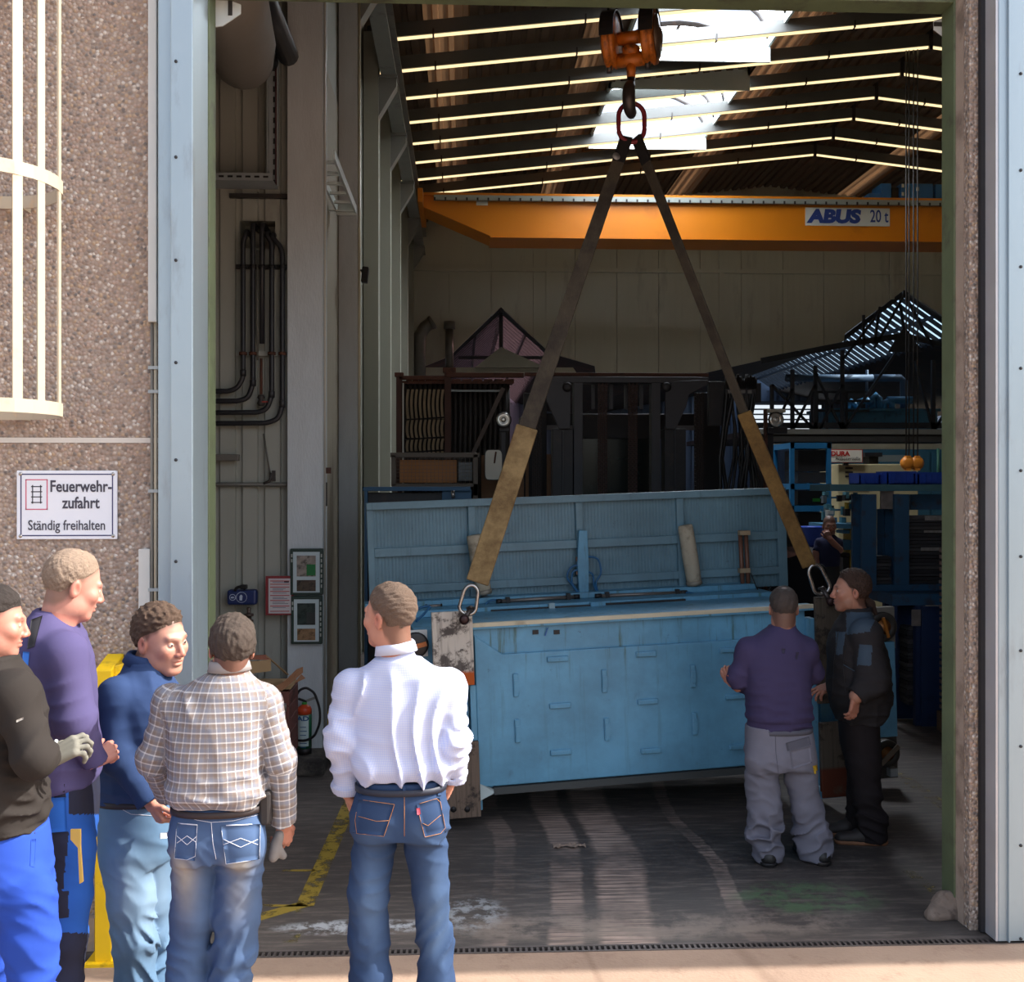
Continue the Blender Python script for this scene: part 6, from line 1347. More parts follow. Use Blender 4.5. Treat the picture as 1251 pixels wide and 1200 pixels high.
class Fold:                                          # irregular creases running across 'main'
    def __init__(s, seed, main, spread, wl, n=7):
        r = np.random.RandomState(seed+900); m = np.array(main, float); m /= np.linalg.norm(m); K = []
        for i in range(n):
            v = r.normal(size=3); v -= m*(v@m); v /= np.linalg.norm(v); a = r.uniform(-spread, spread); K.append((m*math.cos(a)+v*math.sin(a))*2*PI/(wl*r.uniform(0.6, 1.7)))
        s.K = np.array(K); s.p = r.uniform(0, 6.28, n); s.w = Wv(seed+700); s.g = Wv(seed+701)
    def __call__(s, P):
        v = np.sin(P@s.K.T+s.p+1.4*s.w(P, 11)[:, None]).mean(1)*1.9; gate = 0.35+0.65*sstep(s.g(P, 9), -0.5, 0.6)
        return gate*((1-np.minimum(np.abs(v), 1))**1.5-0.30)
class Loft:                                          # stacked ellipses: (z, xc, yc, a, b)
    def __init__(s, rows, p=2.3):
        R = np.array(sorted(rows)); zz = np.arange(R[0, 0], R[-1, 0]+1e-6, 0.01); s.z = zz; s.p = p
        cols = []
        for k in range(1, 5):
            y = np.interp(zz, R[:, 0], R[:, k]); m = 5; yp = np.pad(y, m, mode='reflect', reflect_type='odd') if len(y) > m else np.pad(y, m, mode='edge'); cols.append(np.convolve(yp, np.ones(2*m+1)/(2*m+1), 'valid'))
        s.c = cols; s.lo, s.hi = R[0, 0], R[-1, 0]
    def __call__(s, P, grow=0.0, cap=True):
        z = P[:, 2]; xc, yc, a, b = [np.interp(z, s.z, c) for c in s.c]; a = np.maximum(a+grow, 0.01); b = np.maximum(b+grow, 0.01)
        q = (np.abs((P[:, 0]-xc)/a)**s.p+np.abs((P[:, 1]-yc)/b)**s.p)**(1/s.p); d = (q-1)*np.minimum(a, b)*0.92
        return np.maximum(d, np.maximum(z-s.hi-grow, s.lo-grow-z)) if cap else d
    def centre(s, z): return np.interp(z, s.z, s.c[0]), np.interp(z, s.z, s.c[1])
def garment(name, f, lo, hi, h, mat, root, attr=None):
    V, Q = surface_nets(f, lo, hi, h); me = bpy.data.meshes.new(name); o = bpy.data.objects.new(name, me); COL.objects.link(o); o.parent = root
    me.from_pydata(V.tolist(), [], Q.tolist()); me.polygons.foreach_set('use_smooth', np.ones(len(Q), bool)); me.materials.append(mat)
    if attr is not None:
        for k, A in attr(V).items():
            if A.ndim == 1: at_ = me.attributes.new(k, 'FLOAT', 'POINT'); at_.data.foreach_set('value', A.astype(np.float32))
            elif A.shape[1] == 3: at_ = me.attributes.new(k, 'FLOAT_VECTOR', 'POINT'); at_.data.foreach_set('vector', A.astype(np.float32).ravel())
    me.update(); ORG[o.name] = Vector((0,0,0)); return o
def join_np(parts):
    Vs, Qs, n = [], [], 0
    for V, Q in parts: Vs.append(V); Qs.append(Q+n); n += len(V)
    return np.concatenate(Vs), np.concatenate(Qs)
# ---------------------------------------------------------------- materials for people
def m_skin(name, rgb, hairc):
    t = NT(name); a = t.n('ShaderNodeAttribute'); a.attribute_name = 'paint'; s = t.sep(a.outputs['Vector'])
    rgb = tuple(v*0.87 for v in rgb); c = t.mix(s[0], lin(rgb), lin((min(255, rgb[0]*0.98), rgb[1]*0.80, rgb[2]*0.78)))          # blush
    c = t.mix(s[1], c, lin(hairc)); c = t.mix(t.step(s[2], 0.25, 0.45), c, lin((196,184,176))); c = t.mix(t.step(s[2], 0.7, 0.85), c, lin((40,32,30)))
    f = t.noise(t.coord(), 60, 3); c = t.mix(t.math('MULTIPLY', f, 0.18), c, lin((rgb[0]*0.8, rgb[1]*0.70, rgb[2]*0.66)))
    m = t.bsdf(c, 0.48, 0, t.bump(f, 0.12, 0.004), 0.4); b = [n for n in t.t.nodes if n.type == 'BSDF_PRINCIPLED'][0]
    b.inputs['Subsurface Weight'].default_value = 0.04; b.inputs['Subsurface Radius'].default_value = (0.01,0.004,0.002); return m
def m_hair(name, rgb, rgb2):
    t = NT(name); v = t.coord((1,1,1)); n = t.noise(v, 170, 4, 0.75); n2 = t.noise(v, 22, 3); c = t.mix(t.math('ADD', t.math('MULTIPLY', n, 0.6), t.math('MULTIPLY', n2, 0.4)), lin(rgb), lin(rgb2))
    return t.bsdf(c, 0.65, 0, t.bump(n, 0.9, 0.008), 0.25)
def m_cloth(name, rgb, var=0.10, rough=0.85, bscale=500, bump=0.08, stains=None):
    t = NT(name); v = t.coord(); n = t.noise(v, 9, 4); base = lin(rgb); c = t.mix(n, tuple(b*(1-var) for b in base), tuple(min(1, b*(1+var)) for b in base))
    if stains:
        for (pos, r_, col) in stains:
            d = t.n('ShaderNodeVectorMath', operation='DISTANCE'); t.l(v, d.inputs[0]); d.inputs[1].default_value = pos; c = t.mix(t.math('SUBTRACT', 1.0, t.step(d.outputs['Value'], r_*0.6, r_)), c, lin(col))
    return t.bsdf(c, rough, 0, t.bump(t.noise(v, bscale, 2), bump, 0.002), 0.15)
def m_pattern(name, base, fn):
    t = NT(name); a = t.n('ShaderNodeAttribute'); a.attribute_name = 'pat'; s = t.sep(a.outputs['Vector']); c = fn(t, s[0], s[1], base)
    return t.bsdf(c, 0.8, 0, t.bump(t.noise(t.coord(), 300, 2), 0.05, 0.002), 0.2)
def stripe(t, u, per, w_, ofs=0.0):
    fr = t.math('FRACT', t.math('ADD', t.math('DIVIDE', u, per), 10.0+ofs)); return t.math('SUBTRACT', 1.0, t.step(t.math('ABSOLUTE', t.math('SUBTRACT', fr, 0.5)), w_*0.5, w_*0.5+0.06))
def plaid(t, u, v, base):
    c = t.mix(0.0, lin(base), lin(base))
    for s_, ofs in ((u,0.0),(v,0.3)):
        c = t.mix(t.math('MULTIPLY', stripe(t, s_, 0.036, 0.30, ofs), 0.35), c, lin((112,124,146)))
        c = t.mix(t.math('MULTIPLY', stripe(t, s_, 0.036, 0.24, ofs+0.5), 0.35), c, lin((116,98,88)))
        c = t.mix(t.math('MULTIPLY', stripe(t, s_, 0.036, 0.07, ofs+0.25), 0.45), c, lin((222,220,220)))
    return c
def gingham(t, u, v, base):
    c = t.mix(0.0, lin(base), lin(base))
    for s_ in (u, v): c = t.mix(t.math('MULTIPLY', stripe(t, s_, 0.009, 0.28), 0.35), c, lin((150,166,216)))
    return c
def m_denim(name, rgb, fade, thread=None):
    t = NT(name); v = t.coord(); a = t.n('ShaderNodeAttribute'); a.attribute_name = 'fade'; n = t.noise(v, 6, 5, 0.6); base = lin(rgb)
    c = t.mix(n, tuple(b*0.82 for b in base), tuple(min(1, b*1.2) for b in base)); k = t.math('MULTIPLY', a.outputs['Fac'], t.math('ADD', 0.55, t.math('MULTIPLY', n, 0.7))); c = t.mix(k, c, lin(fade))
    tw = t.coord((700,700,240)); return t.bsdf(c, 0.85, 0, t.bump(t.noise(tw, 1, 2), 0.12, 0.002), 0.15)
# ---------------------------------------------------------------- head and hands
def head_frame(yaw, pitch, roll):                    # columns: right, forward, up. yaw 0 looks along +Y (into the hall), positive turns to -X
    return np.array(Matrix.Rotation(yaw, 3, 'Z') @ Matrix.Rotation(pitch, 3, 'X') @ Matrix.Rotation(roll, 3, 'Y'))
def head_sdf(q, fat=0.0):
    d = ell(q, (0,-0.016,0.042), (0.076,0.097,0.090)); d = su(d, ell(q, (0,0.028,-0.030), (0.061+fat,0.066,0.086)), 0.035)
    d = su(d, ell(q, (0,0.060,-0.100), (0.030+fat,0.026,0.021)), 0.03)
    m = np.stack([np.abs(q[:, 0]), q[:, 1], q[:, 2]], 1)
    d = su(d, ell(m, (0.044+fat,0.010,-0.070), (0.022,0.034,0.030)), 0.03); d = su(d, ell(m, (0.041,0.060,-0.020), (0.022,0.024,0.022)), 0.022)
    d = su(d, cone(m, (0.0,0.088,0.022), (0.036,0.078,0.026), 0.013, 0.011), 0.014)
    d = ss(d, ell(m, (0.031,0.100,0.003), (0.018,0.018,0.012)), 0.012)
    d = su(d, cone(q, (0,0.088,0.014), (0,0.109,-0.030), 0.009, 0.012), 0.010); d = su(d, ell(m, (0.013,0.100,-0.035), (0.009,0.011,0.009)), 0.008)
    d = su(d, ell(q, (0,0.086,-0.058), (0.024,0.012,0.007)), 0.007); d = su(d, ell(q, (0,0.086,-0.071), (0.021,0.012,0.008)), 0.007)
    d = ss(d, ell(q, (0,0.101,-0.0645), (0.024,0.012,0.0022)), 0.004)
    d = np.minimum(d, ell(m, (0.031,0.0765,0.004), (0.0135,0.0135,0.0135)))
    e = ell(m, (0.079,-0.012,-0.004), (0.010,0.020,0.033)); e = ss(e, ell(m, (0.089,-0.006,0.0), (0.008,0.011,0.020)), 0.006); d = su(d, e, 0.008)
    return d
def finger_chain(base, dirv, curlax, L, curl, r):
    pts = [np.array(base)]; d = np.array(dirv, float); d /= np.linalg.norm(d); ax = np.array(curlax, float); ax /= np.linalg.norm(ax)
    for k, f in enumerate((0.45, 0.31, 0.24)):
        a = curl*(0.7, 1.1, 0.8)[k]; R = np.array(Matrix.Rotation(a, 3, Vector(ax))); d = R@d; pts.append(pts[-1]+d*L*f)
    return [(pts[i], pts[i+1], r*(1-0.09*i), r*(1-0.09*(i+1))) for i in range(3)]
def hand_prims(w_, d, n, curl=0.5, side=1, sc=1.0, spread=0.12, thumb=0.5):
    """w_: wrist, d: towards the knuckles, n: palm normal; side: +1 puts the thumb along d x n"""
    w_ = np.array(w_, float); d = np.array(d, float); d /= np.linalg.norm(d); n = np.array(n, float); n = n-d*(n@d); n /= np.linalg.norm(n); s = np.cross(d, n)*side
    pr = [(w_-d*0.02*sc, w_+d*0.02*sc, 0.024*sc, 0.026*sc)]; ax = np.cross(d, n)
    for k, (o, L, kn) in enumerate(((0.029,0.074,0.088),(0.010,0.082,0.092),(-0.009,0.077,0.088),(-0.027,0.060,0.080))):
        b = w_+d*kn*sc+s*o*sc; pr.append((w_+d*0.012*sc+s*o*0.6*sc, b, 0.0165*sc, 0.0125*sc))
        dd = d+s*o/0.03*spread; pr += finger_chain(b, dd, ax, L*sc, curl*(1+0.08*k), 0.0092*sc)
    tb = w_+d*0.025*sc+s*0.024*sc; pr.append((w_+d*0.01*sc, tb, 0.02*sc, 0.016*sc)); td = d*0.75+s*0.75+n*thumb; td /= np.linalg.norm(td)
    t1 = tb+td*0.038*sc; td2 = d*0.95+s*0.25+n*thumb; td2 /= np.linalg.norm(td2); t2 = t1+td2*0.034*sc; t3 = t2+td2*0.022*sc
    pr += [(tb, t1, 0.015*sc, 0.012*sc), (t1, t2, 0.0115*sc, 0.010*sc), (t2, t3, 0.010*sc, 0.008*sc)]; return pr
def prims_sdf(P, pr, k=0.006):
    d = None
    for a, b, ra, rb in pr: e = cone(P, a, b, ra, rb); d = e if d is None else su(d, e, k)
    return d
# ---------------------------------------------------------------- one person
class Person:
    def __init__(s, label, px, Y, skin, hair, hair2, seed):
        s.Y = Y; s.loc = Vector((X_(px, Y), Y, 0)); s.seed = seed; s.root = thing('person', label, 'person', s.loc); s.g = FOC/Y
        s.skin = m_skin('skin_%d' % seed, skin, hair); s.hairm = m_hair('hair_%d' % seed, hair, hair2); s.parts = []; s.paint = []; s.bv = {}
    def J(s, px, py, dy=0.0): p = at(px, py, s.Y+dy)-s.loc; return np.array((p.x, p.y, p.z))
    def rows(s, R):                                   # (py, px left, px right, half depth in metres, dy)
        out = []
        for py, a, b, dep, dy in R: p, q = s.J(a, py), s.J(b, py); out.append((p[2], (p[0]+q[0])/2, dy, (q[0]-p[0])/2, dep))
        return out
    def head(s, px, py, size, yaw, pitch=0.0, roll=0.0, fat=0.0, neck=None, hairline=None, th=0.011, hn=0.004, dy=0.0, neck_r=0.058, stub=0.0, bald=None, hair=True, extra=None, redness=0.3):
        c = s.J(px, py, dy); k = size*(s.Y/FOC)/0.251; R = head_frame(yaw, pitch, roll); s.hc, s.hk, s.hR = c, k, R
        nb = s.J(*neck) if neck is not None else c+np.array((0,0,-0.22))
        top = c+R@np.array((0,-0.028,-0.05))*k
        def f(P):
            q = ((P-c)@R)/k; d = head_sdf(q, fat)*k; return su(d, cone(P, top, nb, neck_r*k*0.98, neck_r*k*1.10), 0.03)
        lo = np.minimum(c-0.15*k-0.01, nb-0.08); hi = np.maximum(c+0.15*k+0.01, nb+0.08)
        V, Q = surface_nets(f, lo, hi, 0.0040 if s.Y < 8 else 0.008); q = ((V-c)@R)/k; m = np.abs(q[:, 0])
        def blob(p, r): return np.exp(-(((np.stack([m, q[:, 1], q[:, 2]], 1)-np.array(p))/np.array(r))**2).sum(1))
        red = 0.9*blob((0,0.112,-0.03),(0.02,0.02,0.02))+0.6*blob((0.042,0.07,-0.03),(0.022,0.03,0.02))+0.7*blob((0.082,-0.01,0),(0.012,0.03,0.035))+0.9*blob((0,0.097,-0.064),(0.024,0.012,0.010))+redness*0.6*(q[:, 2] < -0.1)
        brow = blob((0.034,0.092,0.028),(0.018,0.018,0.0055))*0.75
        beard = stub*sstep(-q[:, 2], 0.035, 0.06)*(q[:, 1] > 0.0)*(q[:, 2] > -0.14)
        ex = np.sqrt((m-0.031)**2+(q[:, 1]-0.0765)**2+(q[:, 2]-0.004)**2); eye = ((ex < 0.0150) & (q[:, 1] > 0.083) & (np.abs(q[:, 2]-0.004) < 0.0048)).astype(float)*0.5
        eye = np.where((eye > 0) & (np.abs(m-0.031) < 0.0058), 1.0, eye)
        HL = hairline or [(-0.13,-0.085),(-0.06,-0.075),(-0.03,-0.045),(-0.005,0.0),(0.02,0.03),(0.045,0.055),(0.075,0.080),(0.12,0.09)]
        hy, hz = zip(*HL); w1, w2 = Wv(s.seed+5), Wv(s.seed+6); gh = q[:, 2]-np.interp(q[:, 1], hy, hz)
        stubl = 0.75*sstep(gh+0.006*w1(V, 120), -0.022, 0.004)*(m < 0.082) if hair else 0
        s.parts.append((V, Q)); s.paint.append(np.stack([np.clip(red+redness*0.3, 0, 1), np.clip(brow+beard+stubl, 0, 1), eye], 1))
        if not hair: return
        def fh(P):
            q = ((P-c)@R)/k; d = head_sdf(q, fat)*k; nz = w1(P, 150)*hn*0.6+w2(P, 330)*hn*0.7
            g = q[:, 2]-np.interp(q[:, 1], hy, hz)-0.006*w1(P, 60); th_ = 0.002+(th-0.002)*sstep(g, -0.004, 0.05)-0.007*(1-sstep(g, -0.014, 0.004))
            # keep the ears clear
            e = np.exp(-(((np.stack([np.abs(q[:, 0]), q[:, 1], q[:, 2]], 1)-np.array((0.083,-0.008,-0.008)))/np.array((0.03,0.026,0.036)))**2).sum(1)); th_ = th_-0.022*e
            if bald is not None: b_ = np.exp(-(((q-np.array(bald[0]))/bald[1])**2).sum(1)); th_ = th_-bald[2]*b_
            d = d-th_*k-nz*(th_ > 0.002)
            if extra is not None: d = su(d, extra(P, q)*k if False else extra(P, q), 0.012)
            return d
        garment('hair', fh, c-0.175*k-0.01, c+0.16*k+0.01, 0.0036 if s.Y < 8 else 0.008, s.hairm, s.root)
    def hand(s, wrist, d, n, curl=0.5, side=1, sc=1.0, arm=None, r=0.030, spread=0.12, thumb=0.5, mat=None, name='glove'):
        w_ = s.J(*wrist) if len(wrist) == 3 and abs(wrist[0]) > 3 else np.array(wrist); pr = hand_prims(w_, d, n, curl, side, sc, spread, thumb)
        if arm is not None: a = s.J(*arm); pr.insert(0, (a, w_, r, r*0.80))
        pts = np.array([p for q in pr for p in (q[0], q[1])]); lo, hi = pts.min(0)-0.05, pts.max(0)+0.05
        f = lambda P: prims_sdf(P, pr)
        if mat is not None: return garment(name, f, lo, hi, 0.0036, mat, s.root)
        V, Q = surface_nets(f, lo, hi, 0.0036 if s.Y < 8 else 0.006); s.parts.append((V, Q)); s.paint.append(np.stack([np.full(len(V), 0.35), np.zeros(len(V)), np.zeros(len(V))], 1))
    def core(s, loft, arms, legs, shrink=0.022):
        def f(P):
            d = loft(P, -shrink)
            for a in arms+legs:
                for (p, r0), (q, r1) in zip(a[:-1], a[1:]): d = su(d, cone(P, p, q, max(r0-shrink*0.7, 0.015), max(r1-shrink*0.7, 0.015)), 0.02)
            return d
        pts = np.array([p for a in arms+legs for p, r in a]); lo, hi = pts.min(0)-0.14, pts.max(0)+0.2; hi[2] = max(hi[2], loft.hi+0.05)
        V, Q = surface_nets(f, lo, hi, 0.022); s.parts.append((V, Q)); s.paint.append(np.zeros((len(V), 3)))
    def body(s):
        V, Q = join_np(s.parts); me = bpy.data.meshes.new('body'); o = bpy.data.objects.new('body', me); COL.objects.link(o); o.parent = s.root
        me.from_pydata(V.tolist(), [], Q.tolist()); me.polygons.foreach_set('use_smooth', np.ones(len(Q), bool)); me.materials.append(s.skin)
        a = me.attributes.new('paint', 'FLOAT_VECTOR', 'POINT'); a.data.foreach_set('vector', np.concatenate(s.paint).astype(np.float32).ravel()); me.update(); ORG[o.name] = Vector((0,0,0)); return o
    def limb(s, pts): return [(s.J(p[0], p[1], p[2]), p[3]/s.g) for p in pts]
    def shirt(s, name, rows, arms, mat, h=0.0075, fold=0.006, wl=0.075, vert=0.6, hem=None, cuff=0.008, collar=None, p=2.35, neck=None, ak=0.05, bag=0.0, blouse=0.0, fh=1.0, attr=True, cuffs_open=True, zones=None):
        L = Loft(s.rows(rows), p); A = [s.limb(a) for a in arms]; s.loft, s.arms = L, A; w1, w2, w3 = Wv(s.seed), Wv(s.seed+1), Wv(s.seed+2)
        mid = 0.5*(L.lo+L.hi); fv = Fold(s.seed+20, (1,0.2,0.15), 0.45, wl*1.5); fhz = Fold(s.seed+21, (0.15,0.1,1), 0.6, wl*1.2); FA = [Fold(s.seed+30+i, a[-1][0]-a[0][0], 0.7, 0.13) for i, a in enumerate(A)]
        def arm_d(P, a, fa):
            d = None
            for i, ((p0, r0), (p1, r1)) in enumerate(zip(a[:-1], a[1:])):
                e = cone(P, p0, p1, r0, r1); d = e if d is None else su(d, e, 0.03)
            # cuff plane
            p0, p1 = a[-2][0], a[-1][0]; ax = (p1-p0)/np.linalg.norm(p1-p0); t = (P-p1)@ax
            d = np.maximum(d, t-0.0)
            if cuff: d = np.where((t > -0.045), np.minimum(d, np.maximum(np.maximum(cone(P, p0, p1, a[-1][1]+cuff*0.5, a[-1][1]+cuff), t), -t-0.045)), d)
            if cuffs_open: d = np.maximum(d, -np.maximum(cone(P, p1-ax*0.03, p1+ax*0.05, a[-1][1]*0.72, a[-1][1]*0.80), -(t+0.03)))
            # wrinkles gathered at the elbow
            el = a[1][0] if len(a) > 2 else 0.5*(a[0][0]+a[1][0]); g = np.exp(-((P-el)**2).sum(1)/0.11**2); 
            return d-fold*fh*(0.6+0.9*g)*fa(P)-fold*0.35*w3(P, 22)
        def f(P):
            d = L(P, 0.0); z = P[:, 2]; lowf = 1-sstep(z, L.lo, L.lo+0.6*(L.hi-L.lo))
            up = sstep(z, L.hi-0.30, L.hi-0.08)*(1-sstep(z, L.hi-0.07, L.hi-0.02))
            dis = fold*(1.5*vert*(0.45+0.8*lowf+0.5*up)*fv(P)+1.5*(1-vert)*(0.35+1.1*lowf)*fhz(P)+0.4*w1(P, 16))
            d = d-dis*sstep(L.hi-z, 0.0, 0.08)
            if blouse: d = d-blouse*np.exp(-((z-(L.lo+0.05))/0.04)**2)
            if hem is not None: d = np.where(z < L.lo+hem[0], d+hem[1], d)
            for a, fa in zip(A, FA): d = su(d, arm_d(P, a, fa), ak*0.35)
            for a in A:                               # broad blend at the shoulder only
                d = su(d, ell(P, a[0][0], (a[0][1]*1.02,)*3), ak)
            if collar is not None:
                c0, c1, r0, r1 = collar; e = cone(P, c0, c1, r0, r1); ax = (c1-c0)/np.linalg.norm(c1-c0); t = (P-c1)@ax; e = np.maximum(e, t); d = su(d, e, 0.014)
                d = np.maximum(d, -np.maximum(cone(P, c0, c1+ax*0.05, r0*0.70, r1*0.84), -(t+0.02)))
            return d
        pts = np.array([p for a in A for p, r in a]); lo = np.minimum(pts.min(0)-0.10, np.array((L.c[0].min()-L.c[2].max()-0.04, L.c[1].min()-L.c[3].max()-0.05, L.lo-0.05)))
        hi = np.maximum(pts.max(0)+0.10, np.array((L.c[0].max()+L.c[2].max()+0.04, L.c[1].max()+L.c[3].max()+0.05, L.hi+0.06)))
        if collar is not None: hi[2] = max(hi[2], collar[1][2]+0.03)
        def at_(V):
            dt = L(V, 0.0); u = V[:, 0]+0.6*V[:, 1]*np.sign(V[:, 0]-np.interp(V[:, 2], L.z, L.c[0])); v = V[:, 2].copy()
            for a in A:
                for (p0, r0), (p1, r1) in zip(a[:-1], a[1:]):
                    e = cone(V, p0, p1, r0, r1); ax = (p1-p0)/np.linalg.norm(p1-p0); sx = np.cross(ax, (0,1,0)); sx /= np.linalg.norm(sx); m = e < dt-0.004
                    q = V-p0; ang = np.arctan2(q@np.cross(ax, sx), q@sx); u = np.where(m, ang*0.5*(r0+r1), u); v = np.where(m, q@ax+p0[2], v); dt = np.minimum(dt, e)
            out = {'pat': np.stack([u, v, np.zeros(len(V))], 1)}
            if zones is not None: out['zone'] = zones(s, V)
            return out
        return garment(name, f, lo, hi, h, mat, s.root, at_ if attr else None)
    def trousers(s, rows, legs, mat, h=0.008, fold=0.005, name='trousers', seat=None, hemgap=0.0, fade=None, knee=1.0, ank=1.0, zones=None, k=0.035):
        L = Loft(s.rows(rows), 2.4); A = [s.limb(a) for a in legs]; s.legs = A; s.hips = L; w1, w2, w3 = Wv(s.seed+10), Wv(s.seed+11), Wv(s.seed+12)
        st = [(s.J(*q[:3]), q[3]/s.g) for q in (seat or [])]
        LF = [Fold(s.seed+40+i, (0.45*(-1)**i,0.2,0.9), 0.95, 0.12) for i in range(len(A))]; LF2 = Fold(s.seed+45, (0.5,0.2,1), 0.8, 0.12)
        def leg_d(P, a, lf):
            d = None
            for (p0, r0), (p1, r1) in zip(a[:-1], a[1:]): e = cone(P, p0, p1, r0, r1); d = e if d is None else su(d, e, 0.03)
            z = P[:, 2]
            kz = a[-3][0][2]; g = knee*np.exp(-((z-kz)/0.10)**2)+ank*np.exp(-((z-0.13)/0.12)**2)*1.3+0.30
            d = np.maximum(d, a[-1][0][2]-0.02+hemgap-z)
            return d-fold*1.5*(g+0.25)*lf(P)-fold*0.6*w3(P, 13)
        def f(P):
            d = L(P, 0.0); z = P[:, 2]
            for c, r in st: d = su(d, ell(P, c, (r,r*0.85,r*1.1)), 0.05)
            d2 = leg_d(P, A[0], LF[0])
            for a, lf in zip(A[1:], LF[1:]): d2 = su(d2, leg_d(P, a, lf), 0.012)
            d = su(d, d2, k)
            return d-fold*0.9*LF2(P)*np.exp(-((z-L.lo-0.02)/0.12)**2)-fold*0.4*w1(P, 18)
        pts = np.array([p for a in A for p, r in a]); lo = pts.min(0)-0.13; hi = pts.max(0)+0.13; hi[2] = L.hi+0.03; lo[2] = max(pts[:, 2].min()-0.05, -0.01)
        lo[0] = min(lo[0], (L.c[0]-L.c[2]).min()-0.05); hi[0] = max(hi[0], (L.c[0]+L.c[2]).max()+0.05); lo[1] = min(lo[1], -L.c[3].max()-0.08); hi[1] = max(hi[1], L.c[3].max()+0.08)
        def at_(V):
            out = {'fade': np.zeros(len(V))}
            if fade is not None: out['fade'] = fade(s, V)
            if zones is not None: out['zone'] = zones(s, V)
            return out
        return garment(name, f, lo, hi, h, mat, s.root, at_)
    def shoe(s, ank, toe, mat, r=0.042, boot=0.0, sole=None):
        a = np.array(ank); a[2] = 0; d = np.array((math.sin(toe), math.cos(toe), 0.0)); sd = np.cross(d, (0,0,1))
        heel = a-d*0.05; tip = a+d*0.20
        def f(P):
            e = cone(P, heel+(0,0,0.045), a+d*0.07+(0,0,0.052), r, r*1.05); e = su(e, cone(P, a+d*0.07+np.array((0,0,0.04)), tip+np.array((0,0,0.032)), r*1.05, r*0.82), 0.03)
            if boot: e = su(e, cone(P, a+(0,0,0.05), a+(0,0,boot), r*1.05, r*1.25), 0.03)
            return np.maximum(e, 0.022-P[:, 2])
        pts = np.stack([heel, tip, a+np.array((0,0,max(boot,0.06)))]); o = garment('shoe', f, pts.min(0)-0.08, pts.max(0)+0.08, 0.008, mat, s.root)
        def g(P): return np.maximum(np.maximum(np.minimum(cone(P, heel+(0,0,0.02), a+d*0.07+(0,0,0.02), r*1.03, r*1.10), cone(P, a+d*0.07+np.array((0,0,0.02)), tip+np.array((0,0,0.02)), r*1.10, r*0.88)), P[:, 2]-0.026), -P[:, 2]+0.0)
        so = garment('sole', g, pts.min(0)-np.array((0.08,0.08,0.02)), pts.max(0)*np.array((1,1,0))+np.array((0.08,0.08,0.05)), 0.007, sole or M_BLACK, s.root); so.parent = o
    def pxpy(s, V):
        X = V[:, 0]+s.loc.x; Yv = V[:, 1]+s.loc.y; c, sn = math.cos(YAW), math.sin(YAW); dep = X*sn+Yv*c
        return IMG_W/2+FOC*(X*c-Yv*sn)/dep, HORIZON-FOC*(V[:, 2]-CAM_Z)/dep
    def fold_collar(s, c0, c1, r, mat, drop=0.045, flare=0.02, gap=0.7, front=0.0):
        ax = (c1-c0)/np.linalg.norm(c1-c0); ax = Vector(ax); u = Vector((1,0,0)); u = (u-ax*u.dot(ax)).normalized(); v = ax.cross(u); n = 30; vs = []; fs = []; C = Vector(c1)
        prof = [(r-0.006,-0.02),(r-0.003,0.004),(r+0.004,0.008),(r+0.010,0.0),(r+flare,-drop),(r+flare-0.006,-drop)]
        for i in range(n+1):
            a = front+gap+(2*PI-2*gap)*i/n
            for rr_, hh in prof: vs.append(C+(u*math.cos(a)+v*math.sin(a))*rr_+ax*(hh-(0.014*abs(math.cos((a-front)/2))**6 if hh < -0.03 else 0)))
        m = len(prof)
        for i in range(n):
            for k in range(m-1): fs.append((i*m+k, i*m+k+1, (i+1)*m+k+1, (i+1)*m+k))
        return mk('collar', vs, fs, mat, s.root, [True]*len(fs), local=True)
    # --- things drawn on the cloth surface
    def tree(s, o):
        if o.name not in s.bv: me = o.data; s.bv[o.name] = BVHTree.FromPolygons([v.co for v in me.vertices], [tuple(p.vertices) for p in me.polygons])
        return s.bv[o.name]
    def hit(s, o, px, py, off=0.0015):
        d = ray(px, py); d.normalize(); org = Vector((0,0,CAM_Z))-s.loc; r = s.tree(o).ray_cast(org, d)
        return None if r[0] is None else r[0]-d*off
    def seam(s, o, pts, r, mat, name='stitching', n=8):
        P = []
        for (a, b) in zip(pts[:-1], pts[1:]):
            for k in range(n):
                t = k/n; h = s.hit(o, a[0]+(b[0]-a[0])*t, a[1]+(b[1]-a[1])*t, 0.0008)
                if h is not None: P.append(h)
        h = s.hit(o, *pts[-1], 0.0008)
        if h is not None: P.append(h)
        if len(P) > 1: q = MB(); q.tube(P, r, 5); return q.build(name, mat, s.root, local=True)
    def patch(s, o, quad, mat, name, off=0.003, n=7, parent=None):
        a, b, c, d = quad; G = []
        for i in range(n+1):
            for j in range(n+1):
                u, v = i/n, j/n; px = (a[0]*(1-u)+b[0]*u)*(1-v)+(d[0]*(1-u)+c[0]*u)*v; py = (a[1]*(1-u)+b[1]*u)*(1-v)+(d[1]*(1-u)+c[1]*u)*v; G.append(s.hit(o, px, py, off))
        if any(g is None for g in G): G = [g if g is not None else next((k for k in G if k is not None), None) for g in G]
        if G[0] is None: return None
        m = len(G); vs = G+[g+(g-(Vector((0,0,CAM_Z))-s.loc)).normalized()*(off+0.004) for g in G]; fs = []
        for i in range(n):
            for j in range(n): k = i*(n+1)+j; fs.append((k, k+1, k+n+2, k+n+1)); fs.append((m+k, m+k+n+1, m+k+n+2, m+k+1))
        edge = [i*(n+1) for i in range(n+1)]+[n*(n+1)+j for j in range(1, n+1)]+[i*(n+1)+n for i in range(n-1, -1, -1)]+[j for j in range(n-1, 0, -1)]
        for i in range(len(edge)): e, g = edge[i], edge[(i+1) % len(edge)]; fs.append((e, m+e, m+g, g))
        return mk(name, vs, fs, mat, parent or s.root, [True]*len(fs), local=True)
